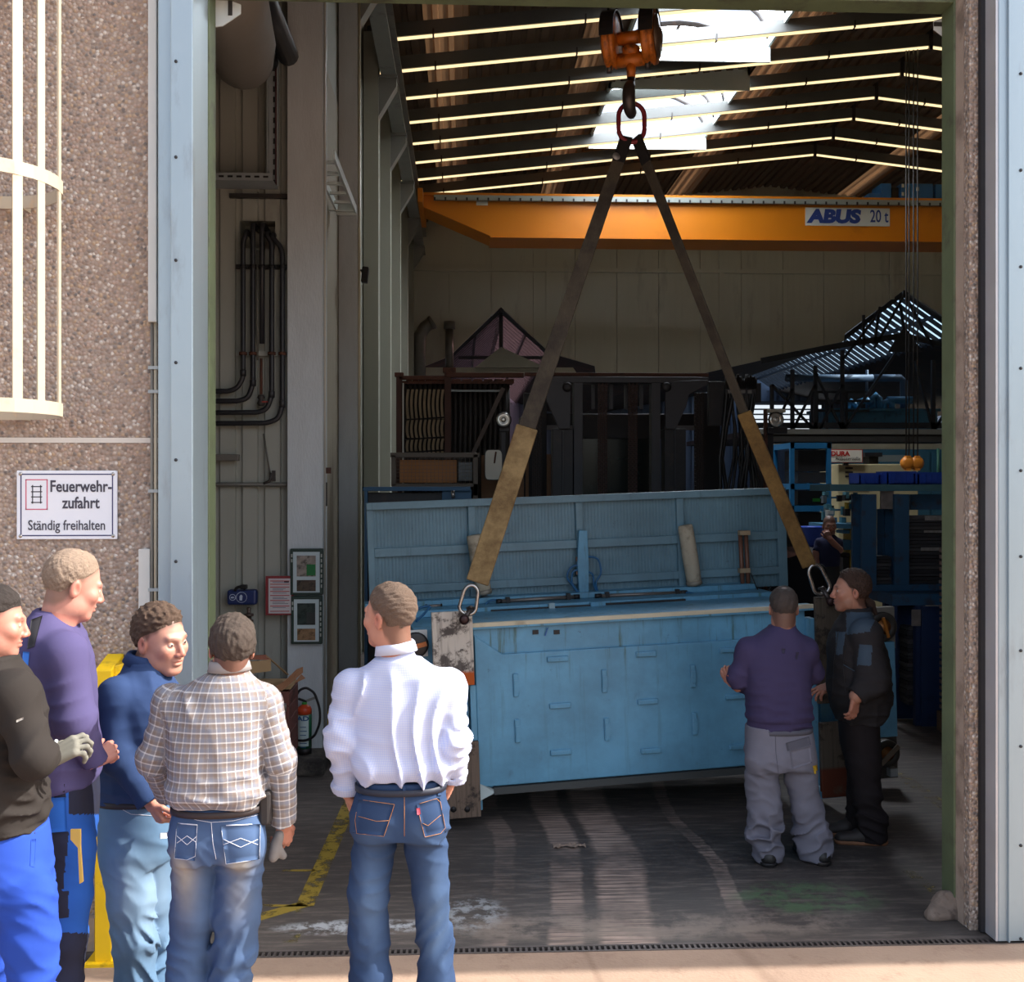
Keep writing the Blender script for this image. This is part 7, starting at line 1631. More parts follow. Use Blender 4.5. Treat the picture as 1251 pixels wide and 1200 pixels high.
def floor_py(Y, z=0.0): return HORIZON+(CAM_Z-z)*FOC/Y

# crumbled concrete at the right jamb
A_ = np.array((XR-0.06, 5.76, 0.0)); wr = Wv(77, 9); wr2 = Wv(78, 9)
def f_rub(P):
    q = P-A_; d = su(ell(q, (0.06,0.02,0.04), (0.06,0.08,0.09)), ell(q, (-0.03,-0.03,0.02), (0.07,0.06,0.045)), 0.04); return np.maximum(d-0.022*wr(P, 34)-0.012*np.abs(wr2(P, 80)), -P[:, 2])
V_, Q_ = surface_nets(f_rub, A_-np.array((0.25,0.2,0.03)), A_+np.array((0.25,0.2,0.28)), 0.009)
o = mk('concrete_lump', V_.tolist(), Q_.tolist(), pm('dirty_lump', (132,116,104), 0.9, var=0.25, scale=9, dirt=(84,72,64), damt=0.5, dscale=9, bump=0.5), None, [False]*len(Q_)); tag(o, 'crumbled grey concrete lump at the foot of the green gate jamb', 'rubble')
R_ = math.radians
def blobs(lst):
    def fn(s, V):
        o = np.zeros(len(V))
        for px, py, dy, rx, rz, k in lst: c = s.J(px, py, dy); o += k*np.exp(-((V[:, 0]-c[0])/(rx/s.g))**2-((V[:, 2]-c[2])/(rz/s.g))**2)
        return np.clip(o, 0, 1)
    return fn
def legs_to_floor(p, pts, Y): return pts+[(pts[-1][0], floor_py(Y, 0.07), 0.0, pts[-1][3])]
M_SHOE = pm('black_leather', (26,25,26), 0.5, var=0.2)
M_STEEL_T = pm('thread_orange', (176,120,70), 0.8); M_WHITE_T = pm('thread_white', (212,214,224), 0.8)
# ---------------------------------------------------------------- man in the white checked shirt
Y5 = 4.40
p = Person('man in white checked shirt and dark jeans facing into the hall', 490, Y5, (210,154,130), (74,56,46), (120,102,88), 50)
p.head(475,754,79,R_(56),R_(2),R_(-2),neck=(484,822,0.0),th=0.008,hn=0.003,redness=0.5,neck_r=0.062,
       hairline=[(-0.13,-0.105),(-0.06,-0.095),(-0.03,-0.055),(-0.012,0.0),(0.015,0.03),(0.04,0.06),(0.07,0.088),(0.12,0.10)])
rows = [(950,441,540,0.135,0.0),(940,434,548,0.15,0.0),(915,436,547,0.15,0.0),(885,434,549,0.145,0.0),(860,428,552,0.135,0.0),(842,424,556,0.12,0.0),(828,430,548,0.105,0.0),(815,445,530,0.095,0.0),(804,458,515,0.085,0.0)]
armsL = [(430,840,0.0,19),(419,902,-0.02,19.5),(424,966,0.05,15.5)]; armsR = [(547,840,0.0,19),(557,902,-0.02,18.5),(551,952,0.07,15)]
M_S5 = m_pattern('white_check_cotton', (188,193,214), gingham)
sh5 = p.shirt('shirt', rows, [armsL, armsR], M_S5, fold=0.026, wl=0.12, vert=0.75, fh=0.7, collar=(p.J(485,808,0.0), p.J(483,788,0.0), 0.078, 0.066), blouse=0.012, cuff=0.012)
p.fold_collar(p.J(485,808,0.0), p.J(483,786,0.0), 0.068, m_cloth('white_collar', (192,197,216)), 0.034, 0.018, 0.5, R_(140))
M_J5 = m_denim('dark_denim', (44,62,92), (92,116,148))
tr5 = p.trousers([(950,441,540,0.125,0.0),(975,433,546,0.135,0.0),(1005,428,549,0.14,0.0),(1018,430,548,0.13,0.0)],
   [[(457,1035,0.0,27),(452,1090,0.0,23.5),(451,1145,0.02,23),(453,1200,0.0,23),(454,floor_py(Y5,0.07),0.0,23)], [(520,1035,0.0,27),(526,1090,0.0,23),(532,1145,0.02,22),(534,1200,0.0,22),(535,floor_py(Y5,0.07),0.0,22)]],
   M_J5, fold=0.011, seat=[(460,1003,-0.06,28),(518,1003,-0.06,28)], name='jeans', fade=blobs([(452,1090,0,16,60,0.7),(530,1110,0,16,60,0.7),(458,1000,0,22,18,0.35),(520,1000,0,22,18,0.35)]))
def belt_ring(P_, loft, z, h, grow, mat, name='belt'):
    q = MB(); n = 40; vs = []; fs = []; xc, yc = loft.centre(z); a = np.interp(z, loft.z, loft.c[2])+grow; b_ = np.interp(z, loft.z, loft.c[3])+grow
    for i in range(n):
        t = 2*PI*i/n; cx, sy = math.cos(t), math.sin(t); r = (abs(cx)**2.35+abs(sy)**2.35)**(-1/2.35)
        for dr, dz in ((0,0),(0.006,0),(0.006,h),(0,h)): vs.append((xc+cx*r*(a+dr), yc+sy*r*(b_+dr), z+dz))
    for i in range(n):
        for k in range(4): j = (i+1) % n; fs.append((4*i+k, 4*j+k, 4*j+(k+1) % 4, 4*i+(k+1) % 4))
    return mk(name, vs, fs, mat, P_.root, [True]*len(fs), local=True)
M_BELT5 = pm('navy_belt', (30,36,52), 0.6)
belt_ring(p, tr5 and p.hips, p.J(490,962)[2], 0.024, 0.004, M_BELT5)
for Q in ([(438,977),(482,983),(469,1022),(431,1018)], [(509,983),(537,975),(545,1017),(519,1023)]):
    pk = p.patch(tr5, Q, M_J5, 'pocket', 0.003)
    p.seam(pk if pk else tr5, Q+[Q[0]], 0.0011, M_STEEL_T); m = [(Q[0][0]*0.97+Q[3][0]*0.03, Q[0][1]*0.5+Q[3][1]*0.5), ((Q[0][0]+Q[1][0])/2, Q[0][1]*0.35+Q[3][1]*0.65), (Q[1][0]*0.8+Q[2][0]*0.2, Q[1][1]*0.5+Q[2][1]*0.5)]
    if pk: p.seam(pk, m, 0.0010, M_STEEL_T)
p.seam(tr5, [(440,963),(468,970),(494,974),(515,971),(536,962)], 0.0012, M_STEEL_T); p.seam(tr5, [(494,974),(494,1022)], 0.0011, M_STEEL_T)
p.patch(tr5, [(509,988),(513,987),(514,995),(510,996)], pm('tab_red', (206,70,86), 0.6), 'red_tab', 0.006, 3)
for px in (494,440,537): p.patch(tr5, [(px-2,957),(px+2,957),(px+2,972),(px-2,972)], M_J5, 'belt_loop', 0.009, 3)
p.hand((424,966,0.05), (0.12,0.35,-0.92), (0.9,0.3,0.2), 0.9, 1, 0.9, arm=(421,945,0.03))
p.hand((551,952,0.07), (-0.15,0.45,-0.88), (-0.9,0.3,0.2), 0.9, -1, 0.9, arm=(553,935,0.05))
for lg, t in ((p.legs[0],-0.2),(p.legs[1],0.2)): p.shoe(lg[-1][0], t, M_SHOE)
p.core(p.loft, p.arms, [l[:-1] for l in p.legs]); p.body()
# ---------------------------------------------------------------- man in the grey plaid shirt
Y4 = 4.30
p = Person('man in grey plaid shirt and faded jeans, belt pouch at his hip, facing the hall', 268, Y4, (204,146,122), (44,36,32), (92,80,72), 40)
p.head(283,793,77,R_(16),R_(-2),R_(3),neck=(280,855,0.0),th=0.013,hn=0.004,redness=0.5,hairline=[(-0.13,-0.105),(-0.06,-0.095),(-0.03,-0.05),(-0.005,0.0),(0.02,0.03),(0.045,0.055),(0.075,0.080),(0.12,0.09)])
rows = [(979,214,322,0.135,0.0),(965,206,327,0.15,0.0),(935,208,322,0.15,0.0),(900,206,322,0.145,0.0),(875,204,325,0.135,0.0),(857,202,329,0.12,0.0),(844,210,325,0.11,0.0),(832,234,312,0.10,0.0),(822,254,304,0.085,0.0)]
M_S4 = m_pattern('grey_plaid_cotton', (138,130,126), plaid)
sh4 = p.shirt('shirt', rows, [[(209,858,0.0,19),(187,928,0.0,18),(205,968,0.20,14)], [(322,858,0.0,19),(343,930,0.0,18),(347,1003,0.04,12.5)]], M_S4, fold=0.016, wl=0.11, vert=0.5,
   collar=(p.J(281,830,0.0), p.J(280,811,0.0), 0.080, 0.064), blouse=0.012, cuff=0.008)
p.fold_collar(p.J(281,830,0.0), p.J(280,808,0.0), 0.066, m_cloth('plaid_collar', (150,144,142)), 0.034, 0.018, 0.5, R_(100))
M_J4 = m_denim('faded_denim', (68,88,120), (160,154,142))
tr4 = p.trousers([(979,214,320,0.125,0.0),(1000,211,321,0.135,0.0),(1030,210,321,0.14,0.0),(1046,212,319,0.13,0.0)],
   [[(238,1060,0.0,28),(235,1115,0.0,25),(231,1165,0.01,24),(229,1200,0.0,24),(228,floor_py(Y4,0.07),0.0,24)], [(293,1060,0.0,28),(289,1115,0.0,25),(284,1165,0.01,24),(281,1200,0.0,24),(280,floor_py(Y4,0.07),0.0,24)]],
   M_J4, fold=0.010, seat=[(238,1030,-0.05,28),(294,1030,-0.05,28)], name='jeans', fade=blobs([(228,1050,0,16,22,0.9),(300,1042,0,14,14,0.9),(232,1080,0,14,34,0.5),(296,1085,0,14,30,0.35)]))
belt_ring(p, p.hips, p.J(268,988)[2], 0.024, 0.004, pm('brown_belt', (46,36,36), 0.6))
for Q in ([(216,1006),(241,1008),(238,1052),(213,1049)], [(270,1009),(318,1007),(317,1050),(276,1056)]):
    pk = p.patch(tr4, Q, M_J4, 'pocket', 0.003)
    if pk: p.seam(pk, [Q[0],Q[1]], 0.0022, M_WHITE_T); p.seam(pk, [Q[1],Q[2],Q[3],Q[0]], 0.0009, M_WHITE_T); m = lambda u, v: (Q[0][0]*(1-u)+Q[1][0]*u, Q[0][1]+v*44); p.seam(pk, [m(0,0.35),m(0.5,0.6),m(1,0.35)], 0.0013, M_WHITE_T); p.seam(pk, [m(0,0.55),m(0.5,0.35),m(1,0.55)], 0.0013, M_WHITE_T)
p.seam(tr4, [(215,994),(240,1002),(258,1005),(285,1003),(318,995)], 0.0011, M_WHITE_T); p.seam(tr4, [(258,1005),(260,1030),(264,1050)], 0.0011, M_WHITE_T)
p.patch(tr4, [(288,985),(314,984),(314,988),(288,989)], M_WHITE_T, 'label_patch', 0.011, 4)
A = p.J(325,985,-0.02); q = MB(); q.cbox(A, (0.045,0.08,0.13)); q.build('belt_pouch', pm('pouch_black', (40,36,36), 0.6), p.root, bevel=0.012, local=True)
p.hand((347,1003,0.04), (-0.05,0.1,-1), (-0.6,0.75,0.1), 0.9, 1, 0.95, arm=(346,985,0.03))
A = p.J(341,1036,0.02)
def fg(P): return su(cone(P, A+(0.0,0,0.05), A+(-0.02,-0.01,-0.03), 0.018, 0.022), cone(P, A+(-0.015,0,0.02), A+(0.012,0.01,-0.035), 0.016, 0.013), 0.015)+0.004*Wv(3)(P, 90)
glv = garment('held_glove', fg, A-0.08, A+0.09, 0.005, m_cloth('glove_grey', (122,118,116)), None); COL.objects.link(glv) if glv.name not in COL.objects else None; glv.location = p.loc; glv.name = 'work_glove'; tag(glv, 'crumpled grey work glove held by the plaid-shirted man', 'glove')
for lg, t in ((p.legs[0],-0.2),(p.legs[1],0.2)): p.shoe(lg[-1][0], t, M_SHOE)
p.core(p.loft, p.arms, [l[:-1] for l in p.legs]); p.body()
# ---------------------------------------------------------------- man in the navy shirt, looking down to the right
Y3 = 4.85
p = Person('man in plain navy long-sleeved shirt and light jeans, face turned towards the plaid-shirted man', 168, Y3, (220,166,144), (60,45,37), (100,80,66), 30)
p.head(197,783,82,R_(-122),R_(-6),R_(4),neck=(176,842,0.02),fat=0.006,th=0.013,hn=0.006,redness=0.4,neck_r=0.066,stub=0.06,
       hairline=[(-0.13,-0.075),(-0.06,-0.065),(-0.03,-0.035),(-0.005,0.01),(0.02,0.045),(0.045,0.062),(0.075,0.082),(0.12,0.088)])
rows = [(972,122,214,0.16,0.0),(950,117,222,0.18,0.0),(910,119,226,0.19,0.0),(875,122,226,0.20,0.0),(850,126,222,0.19,0.0),(835,136,212,0.16,0.0),(822,148,206,0.12,0.0),(808,158,198,0.09,0.0)]
M_S3 = m_cloth('navy_cotton', (44,62,98), 0.12)
sh3 = p.shirt('shirt', rows, [[(144,852,-0.12,21),(146,925,-0.17,20),(183,980,-0.20,13)], [(205,856,0.16,18),(216,925,0.16,17),(224,970,0.10,13)]], M_S3, fold=0.015, wl=0.10, vert=0.5,
   collar=(p.J(175,822,0.0), p.J(180,800,0.0), 0.088, 0.082), cuff=0.008, blouse=0.006)
p.fold_collar(p.J(175,822,0.0), p.J(180,803,0.0), 0.078, M_S3, 0.036, 0.02, 0.45, R_(-50))
M_J3 = m_denim('light_denim', (84,112,140), (140,162,182))
tr3 = p.trousers([(968,122,214,0.15,0.0),(990,119,213,0.16,0.0),(1020,122,213,0.16,0.0),(1040,126,212,0.15,0.0),(1052,130,210,0.13,0.0)],
   [[(153,1045,-0.08,29),(160,1100,-0.08,27),(163,1145,-0.08,24),(166,1200,-0.08,23),(166,floor_py(Y3-0.08,0.07),-0.08,23)], [(188,1045,0.09,26),(190,1100,0.09,23),(189,1145,0.08,20),(188,1200,0.08,20),(188,floor_py(Y3+0.08,0.07),0.08,20)]],
   M_J3, fold=0.013, name='jeans', fade=blobs([(165,1080,0,18,60,0.7),(195,1090,0,12,50,0.5)]), knee=1.4)
p.seam(tr3, [(142,985),(160,995),(190,997)], 0.001, M_WHITE_T); p.patch(tr3, [(196,1018),(206,1017),(206,1024),(196,1025)], M_WHITE_T, 'pocket_trim', 0.003, 3)
belt_ring(p, p.hips, p.J(168,976)[2], 0.024, 0.003, pm('dark_belt', (40,36,40), 0.6))
p.hand((183,980,-0.20), (0.55,-0.1,-0.85), (0.5,0.5,0.4), 1.25, 1, 1.0, arm=(172,965,-0.19), r=0.032)
p.hand((224,970,0.10), (0.2,-0.3,-0.9), (-0.5,0.5,0.1), 0.8, -1, 1.0, arm=(221,955,0.12))
for lg, t in ((p.legs[0],2.0),(p.legs[1],2.2)): p.shoe(lg[-1][0], t, M_SHOE)
for k, (px, py) in enumerate(((199,838),(202,856),(205,874))):
    h_ = p.hit(sh3, px, py, 0.003)
    if h_ is not None: q = MB(); q.lathe(h_, (0.3,-1,0.1), [(0,0.006),(0.002,0.006)], 10); q.build('button', pm('button_navy', (60,70,96), 0.4), p.root, local=True)
p.core(p.loft, p.arms, [l[:-1] for l in p.legs]); p.body()
# ---------------------------------------------------------------- tall man in the purple sweater
Y2 = 4.42
p = Person('tall grey-haired man in purple sweater and blue-black work trousers, head bowed', 78, Y2, (214,156,138), (112,92,78), (168,148,130), 20)
p.head(90,717,81,R_(-58),R_(-14),R_(2),neck=(66,782,-0.02),th=0.008,hn=0.003,redness=0.6,neck_r=0.062,
       hairline=[(-0.13,-0.075),(-0.06,-0.065),(-0.03,-0.03),(-0.01,0.01),(0.02,0.045),(0.05,0.075),(0.08,0.1),(0.12,0.12)])
rows = [(955,52,114,0.17,0.0),(930,44,116,0.19,0.0),(890,32,114,0.20,0.0),(850,22,112,0.21,0.0),(815,18,110,0.21,0.0),(790,20,104,0.20,0.0),(770,26,96,0.17,0.0),(757,34,88,0.13,0.0),(745,44,82,0.09,0.0)]
M_S2 = m_cloth('purple_knit', (76,70,106), 0.08, 0.9)
sh2 = p.shirt('sweater', rows, [[(78,800,-0.14,25),(92,880,-0.18,22),(114,930,-0.10,14)], [(40,800,0.16,22),(60,880,0.2,20),(100,925,0.2,14)]], M_S2, fold=0.013, wl=0.12, vert=0.4, cuff=0.006, collar=(p.J(66,765,0.0), p.J(70,748,0.0), 0.085, 0.078))
def zone2(s, V):
    g = s.g; px = IMG_W/2+0*V[:, 0]; X = V[:, 0]+s.loc.x; Yv = V[:, 1]+s.loc.y; c, sn = math.cos(YAW), math.sin(YAW)
    dep = X*sn+Yv*c; px = IMG_W/2+FOC*(X*c-Yv*sn)/dep; py = HORIZON-FOC*(V[:, 2]-CAM_Z)/dep
    z = np.zeros(len(V)); z[(px > 84) & (py < 995)] = 1; z[(px < 88) & (py > 1015) & (py < 1088) & (px < 84-(py-1015)*0.1)] = 1; z[(py > 1140) & (px > 70+(py-1140)*-0.2)] = 1; z[(py > 1088) & (py < 1122) & (px < 84)] = 1; z[(py > 950) & (py < 975) & (px < 80)] = 1; return z
def m_zone(name, a, c):
    t = NT(name); at_ = t.n('ShaderNodeAttribute'); at_.attribute_name = 'zone'; n = t.noise(t.coord(), 8, 4); col = t.mix(t.step(at_.outputs['Fac'], 0.4, 0.6), lin(a), lin(c)); col = t.mix(t.math('MULTIPLY', n, 0.25), col, lin(tuple(v*0.7 for v in a)))
    return t.bsdf(col, 0.85, 0, None, 0.2)
tr2 = p.trousers([(935,56,114,0.16,0.0),(960,56,116,0.17,0.0),(1000,56,114,0.17,0.0),(1030,58,112,0.16,0.0),(1042,60,110,0.14,0.0)],
   [[(86,1035,-0.08,28),(84,1095,-0.08,25),(80,1145,-0.08,23),(76,1200,-0.08,21),(74,floor_py(Y2-0.08,0.07),-0.08,21)], [(84,1035,0.09,26),(82,1095,0.09,24),(80,1145,0.08,21),(78,1200,0.08,20),(76,floor_py(Y2+0.08,0.07),0.08,20)]],
   m_zone('blue_black_workwear', (40,88,170), (40,36,38)), fold=0.007, zones=zone2)
p.patch(sh2, [(38,757),(52,752),(42,790),(33,793)], pm('strap_black', (30,28,34), 0.8), 'shoulder_strap', 0.004)
p.patch(sh2, [(28,796),(36,797),(34,818),(27,812)], pm('strap_blue', (50,110,196), 0.8), 'bib_edge', 0.004)
p.patch(tr2, [(56,976),(80,974),(82,1016),(57,1018)], m_cloth('workwear_blue', (44,96,178)), 'thigh_pocket', 0.008)
p.patch(tr2, [(56,960),(79,958),(79,968),(56,970)], MATS['strap_black'], 'pocket_flap', 0.011)
A = p.J(92,1045,-0.25); q = MB(); q.prism([tuple(p.J(86,1014,-0.24)), tuple(p.J(98,1014,-0.24)), tuple(p.J(98,1035,-0.24)), tuple(p.J(101,1078,-0.24)), tuple(p.J(97,1080,-0.24)), tuple(p.J(95,1036,-0.24)), tuple(p.J(86,1026,-0.24))], (0,0.012,0)); q.build('folding_rule', pm('rule_yellow', (206,168,80), 0.6, var=0.1), p.root, local=True)
p.hand((114,930,-0.10), (0.5,0.6,0.25), (-0.7,0.3,-0.6), 1.1, 1, 1.0, arm=(106,918,-0.13), r=0.034)
p.hand((100,925,0.20), (0.5,-0.6,0.25), (-0.5,-0.3,-0.6), 1.1, -1, 0.95, arm=(90,915,0.2), r=0.03)
for lg, t in ((p.legs[0],1.2),(p.legs[1],1.0)): p.shoe(lg[-1][0], t, M_SHOE)
p.core(p.loft, p.arms, [l[:-1] for l in p.legs]); p.body()
# ---------------------------------------------------------------- man in the black hoodie at the edge
Y1 = 3.86
p = Person('man in black hooded sweatshirt and blue trousers holding a pen in a grey glove', 2, Y1, (212,150,130), (34,30,30), (64,56,52), 10)
p.head(-6,762,84,R_(-74),R_(-6),0,neck=(-16,822,0.0),th=0.012,hn=0.004,redness=0.3,stub=0.15,
       hairline=[(-0.13,-0.05),(-0.06,-0.035),(-0.02,-0.01),(0.0,0.04),(0.03,0.05),(0.06,0.07),(0.09,0.08),(0.12,0.09)])
rows = [(1024,-54,54,0.16,0.0),(1000,-58,54,0.18,0.0),(950,-62,52,0.19,0.0),(900,-62,50,0.20,0.0),(860,-58,48,0.20,0.0),(835,-52,40,0.17,0.0),(818,-44,28,0.13,0.0),(803,-36,18,0.10,0.0)]
M_S1 = m_cloth('black_sweat', (44,40,38), 0.12, 0.9)
sh1 = p.shirt('hoodie', rows, [[(16,848,-0.14,25),(42,925,-0.20,23),(60,926,-0.02,15)], [(-40,848,0.14,24),(-30,925,0.15,22),(30,930,0.2,15)]], M_S1, fold=0.016, wl=0.11, vert=0.25, cuff=0.0, collar=(p.J(-16,825,0.0), p.J(-16,800,0.0), 0.10, 0.098), hem=(0.06,0.006))
M_T1 = m_cloth('royal_blue_twill', (40,70,158), 0.15, 0.85)
tr1 = p.trousers([(1010,-52,53,0.16,0.0),(1040,-52,56,0.17,0.0),(1070,-52,60,0.17,0.0),(1090,-50,62,0.16,0.0),(1100,-46,62,0.14,0.0)],
   [[(34,1095,-0.08,30),(37,1150,-0.08,30),(39,1200,-0.08,28),(40,1260,-0.08,26),(40,floor_py(Y1-0.08,0.07),-0.08,26)], [(-20,1095,0.09,30),(-16,1150,0.09,28),(-14,1200,0.08,27),(-12,1260,0.08,25),(-12,floor_py(Y1+0.08,0.07),0.08,25)]], M_T1, fold=0.014, knee=1.5)
p.patch(tr1, [(38,1026),(44,1025),(42,1060),(37,1058)], M_T1, 'pocket_slit', 0.002)
M_GLV = m_cloth('grey_glove', (112,110,102), 0.25)
p.hand((58,930,-0.05), (0.75,0.2,0.42), (0.3,0.6,-0.5), 0.75, 1, 1.1, mat=M_GLV, name='glove', arm=(50,936,-0.08), r=0.03, spread=0.25)
pen = MB(); pen.tube([p.J(64,914,-0.10), p.J(69,905,-0.12)], 0.006, 8); pn = pen.build('pen', pm('pen_pale', (190,196,196), 0.4), None, local=True); pn.location = p.loc; tag(pn, 'short pale pen held in the grey glove of the hooded man', 'pen')
p.patch(sh1, [(20,880),(29,876),(29,879),(20,883)], pm('logo_grey', (130,126,122), 0.8), 'small_logo', 0.002, 3)
for lg, t in ((p.legs[0],1.4),(p.legs[1],1.2)): p.shoe(lg[-1][0], t, M_SHOE)
p.core(p.loft, p.arms, [l[:-1] for l in p.legs]); p.body()
# ---------------------------------------------------------------- worker in the purple shirt inside
Y6 = 6.62
p = Person('worker in purple jumper and grey trousers with folded arms, back to the gate', 955, Y6, (192,142,120), (46,40,38), (84,76,72), 60)
p.head(957,744,52,R_(-8),R_(-4),0,neck=(956,785,0.0),th=0.008,hn=0.003,neck_r=0.064,hairline=[(-0.13,-0.115),(-0.06,-0.105),(-0.03,-0.05),(-0.005,0.0),(0.02,0.03),(0.045,0.055),(0.075,0.080),(0.12,0.09)],bald=((0.0,-0.045,0.115),0.03,0.012))
rows = [(889,913,989,0.14,0.0),(878,911,992,0.16,0.0),(855,911,990,0.16,0.0),(828,909,990,0.155,0.0),(805,907,991,0.14,0.0),(790,910,989,0.125,0.0),(780,918,983,0.11,0.0),(771,932,974,0.095,0.0),(764,942,970,0.08,0.0)]
M_S6 = m_cloth('purple_jumper', (62,56,86), 0.08, 0.9, stains=[((0.0,0,0),0.0001,(40,36,64))])
sh6 = p.shirt('jumper', rows, [[(915,794,0.0,14),(902,828,0.02,13),(908,838,0.12,10)], [(984,794,0.0,14),(992,822,0.06,13),(975,838,0.2,10)]], M_S6, h=0.009, fold=0.012, wl=0.12, vert=0.3, cuff=0.0, hem=(0.05,0.006), collar=(p.J(957,776,0.0), p.J(957,761,0.0), 0.075, 0.068))
for px, py, r in ((957,795,2.4),(974,799,2.0),(973,803,1.8)): p.patch(sh6, [(px-r,py-r),(px+r,py-r),(px+r*0.6,py+r*1.6),(px-r*0.6,py+r*1.4)], pm('oil_stain', (38,34,58), 0.7), 'oil_stain', 0.0015, 3)
M_T6 = m_cloth('grey_workwear', (112,112,124), 0.12, 0.85)
tr6 = p.trousers([(886,913,989,0.14,0.0),(905,911,994,0.15,0.0),(930,910,997,0.155,0.0),(938,914,995,0.14,0.0)],
   [[(931,950,0.0,20.5),(934,985,0.0,20),(936,1015,0.01,19),(938,1038,0.0,18),(938,1048,0.0,17.5)], [(979,950,0.0,21),(986,985,0.0,20),(991,1015,0.01,19),(995,1036,0.0,18),(996,1046,0.0,17.5)]],
   M_T6, h=0.0085, fold=0.013, seat=[(932,928,-0.05,18),(976,928,-0.05,18)], ank=1.3, knee=1.3)
M_T6D = m_cloth('grey_workwear_dark', (88,88,98), 0.1)
p.patch(tr6, [(960,908),(988,900),(991,910),(962,918)], M_T6D, 'pocket_flap', 0.005); p.patch(tr6, [(965,918),(990,912),(992,932),(968,940)], M_T6, 'pocket', 0.003)
p.patch(tr6, [(993,936),(1001,934),(1002,944),(995,946)], pm('tag_yellow', (226,186,50), 0.6), 'yellow_tag', 0.004, 3)
p.seam(tr6, [(947,892),(948,920),(951,945)], 0.0016, M_T6D); belt_ring(p, p.hips, p.J(955,893)[2], 0.03, -0.002, M_T6D, 'waistband')
p.hand((899,838,0.06), (-0.55,0.0,0.75), (0.6,0.6,0.0), 0.8, 1, 1.0, arm=(912,840,0.12), r=0.036)
q = MB(); q.tube([p.J(890,827,0.0), p.J(893,823,0.0)], 0.010, 8); rg = q.build('orange_plug', pm('plug_orange', (214,110,40), 0.5), None, local=True); rg.location = p.loc; rg.name = 'orange_plug'; tag(rg, 'small orange plug in the hand of the worker with folded arms', 'plug')
p.shoe(p.J(937,1062,0.0), 0.1, M_SHOE, 0.052, 0.10); p.shoe(p.J(999,1060,0.0), -0.25, M_SHOE, 0.052, 0.10)
p.core(p.loft, p.arms, [l[:-1] for l in p.legs]); p.body()
# ---------------------------------------------------------------- man in the padded jacket, in profile
Y7 = 7.00
p = Person('man in black padded jacket with ponytail, standing beside the dark plate', 1050, Y7, (200,146,122), (44,34,30), (84,64,54), 70)
tail = [p.J(1058,732,0.0), p.J(1064,738,0.0), p.J(1070,750,0.0)]
p.head(1039,723,52,R_(84),R_(2),0,neck=(1050,762,0.0),th=0.013,hn=0.004,neck_r=0.056,stub=0.25,redness=0.2,
       hairline=[(-0.13,-0.085),(-0.06,-0.080),(-0.035,-0.06),(-0.02,-0.03),(0.0,0.0),(0.015,0.025),(0.04,0.06),(0.065,0.088),(0.12,0.1)],
       extra=lambda P, q: su(cone(P, tail[0], tail[1], 0.020, 0.026), cone(P, tail[1], tail[2], 0.026, 0.012), 0.01))
rows = [(880,1026,1072,0.17,0.0),(866,1019,1083,0.21,0.0),(840,1014,1086,0.23,0.0),(810,1013,1082,0.23,0.0),(785,1015,1077,0.21,0.0),(768,1020,1071,0.18,0.0),(755,1026,1065,0.13,0.0),(745,1032,1061,0.10,0.0)]
M_S7 = m_zone('black_padded_shell', (46,44,46), (66,82,98))
def zone7(s, V):
    px, py = s.pxpy(V); z = np.zeros(len(V)); z[(py < 775-(px-1040)*0.15) & (py > 748) & (px > 1034) & (V[:, 1] < 0.05) & (px+0.5*(py-748) < 1074)] = 1
    z[(px > 1047+(812-py)*0.12) & (px < 1065) & (py > 788) & (py < 813) & (V[:, 1] < 0)] = 1; z[(px > 1021) & (px < 1033-(py-772)*0.15) & (py > 772) & (py < 800) & (V[:, 1] < 0)] = 1; return z
sh7 = p.shirt('jacket', rows, [[(1058,775,-0.19,17.5),(1066,832,-0.24,18.5),(1046,851,-0.26,12)], [(1050,778,0.18,15),(1040,825,0.22,14),(1016,838,0.18,10)]], M_S7, h=0.009, fold=0.018, wl=0.10, vert=0.2, cuff=0.004, collar=(p.J(1048,762,0.0), p.J(1047,742,0.0), 0.088, 0.092), zones=zone7)
M_SL = m_cloth('slate_blue_panel', (64,82,98), 0.1, 0.6)
p.seam(sh7, [(1024,772),(1019,810),(1017,850)], 0.003, M_BLACK, 'zip'); p.seam(sh7, [(1030,812),(1044,820)], 0.0025, M_SL, 'pocket_edge'); p.seam(sh7, [(1035,776),(1030,815),(1034,850)], 0.0022, M_BLACK, 'quilt_seam')
M_T7 = m_cloth('black_jeans', (38,34,36), 0.15, 0.85)
tr7 = p.trousers([(872,1026,1071,0.15,0.0),(890,1027,1072,0.16,0.0),(915,1030,1073,0.16,0.0),(932,1034,1072,0.15,0.0),(942,1038,1071,0.13,0.0)],
   [[(1054,935,-0.07,19),(1059,970,-0.07,17),(1063,995,-0.07,15),(1066,1022,-0.07,15.5),(1066,floor_py(Y7-0.07,0.07),-0.07,15.5)], [(1052,935,0.09,18),(1050,970,0.12,15),(1048,995,0.13,13),(1046,1018,0.13,13),(1046,floor_py(Y7+0.13,0.07),0.13,13)]], M_T7, h=0.0085, fold=0.009, ank=1.2)
p.hand((1045,852,-0.26), (-0.12,0.0,-0.95), (-0.5,0.85,0.0), 0.45, 1, 1.0, arm=(1050,842,-0.26), r=0.034)
p.hand((1017,838,0.18), (-0.9,-0.2,-0.25), (-0.2,0.3,-0.9), 0.5, -1, 1.05, arm=(1028,832,0.2), r=0.034, spread=0.3)
M_BOOT = pm('worn_black_boot', (44,38,36), 0.6, var=0.25); M_WELT = pm('tan_welt', (132,92,66), 0.7, var=0.15)
p.shoe(p.legs[0][-1][0], R_(-84), M_BOOT, 0.046, 0.14, M_WELT); p.shoe(p.legs[1][-1][0], R_(-96), M_BOOT, 0.046, 0.14, M_WELT)
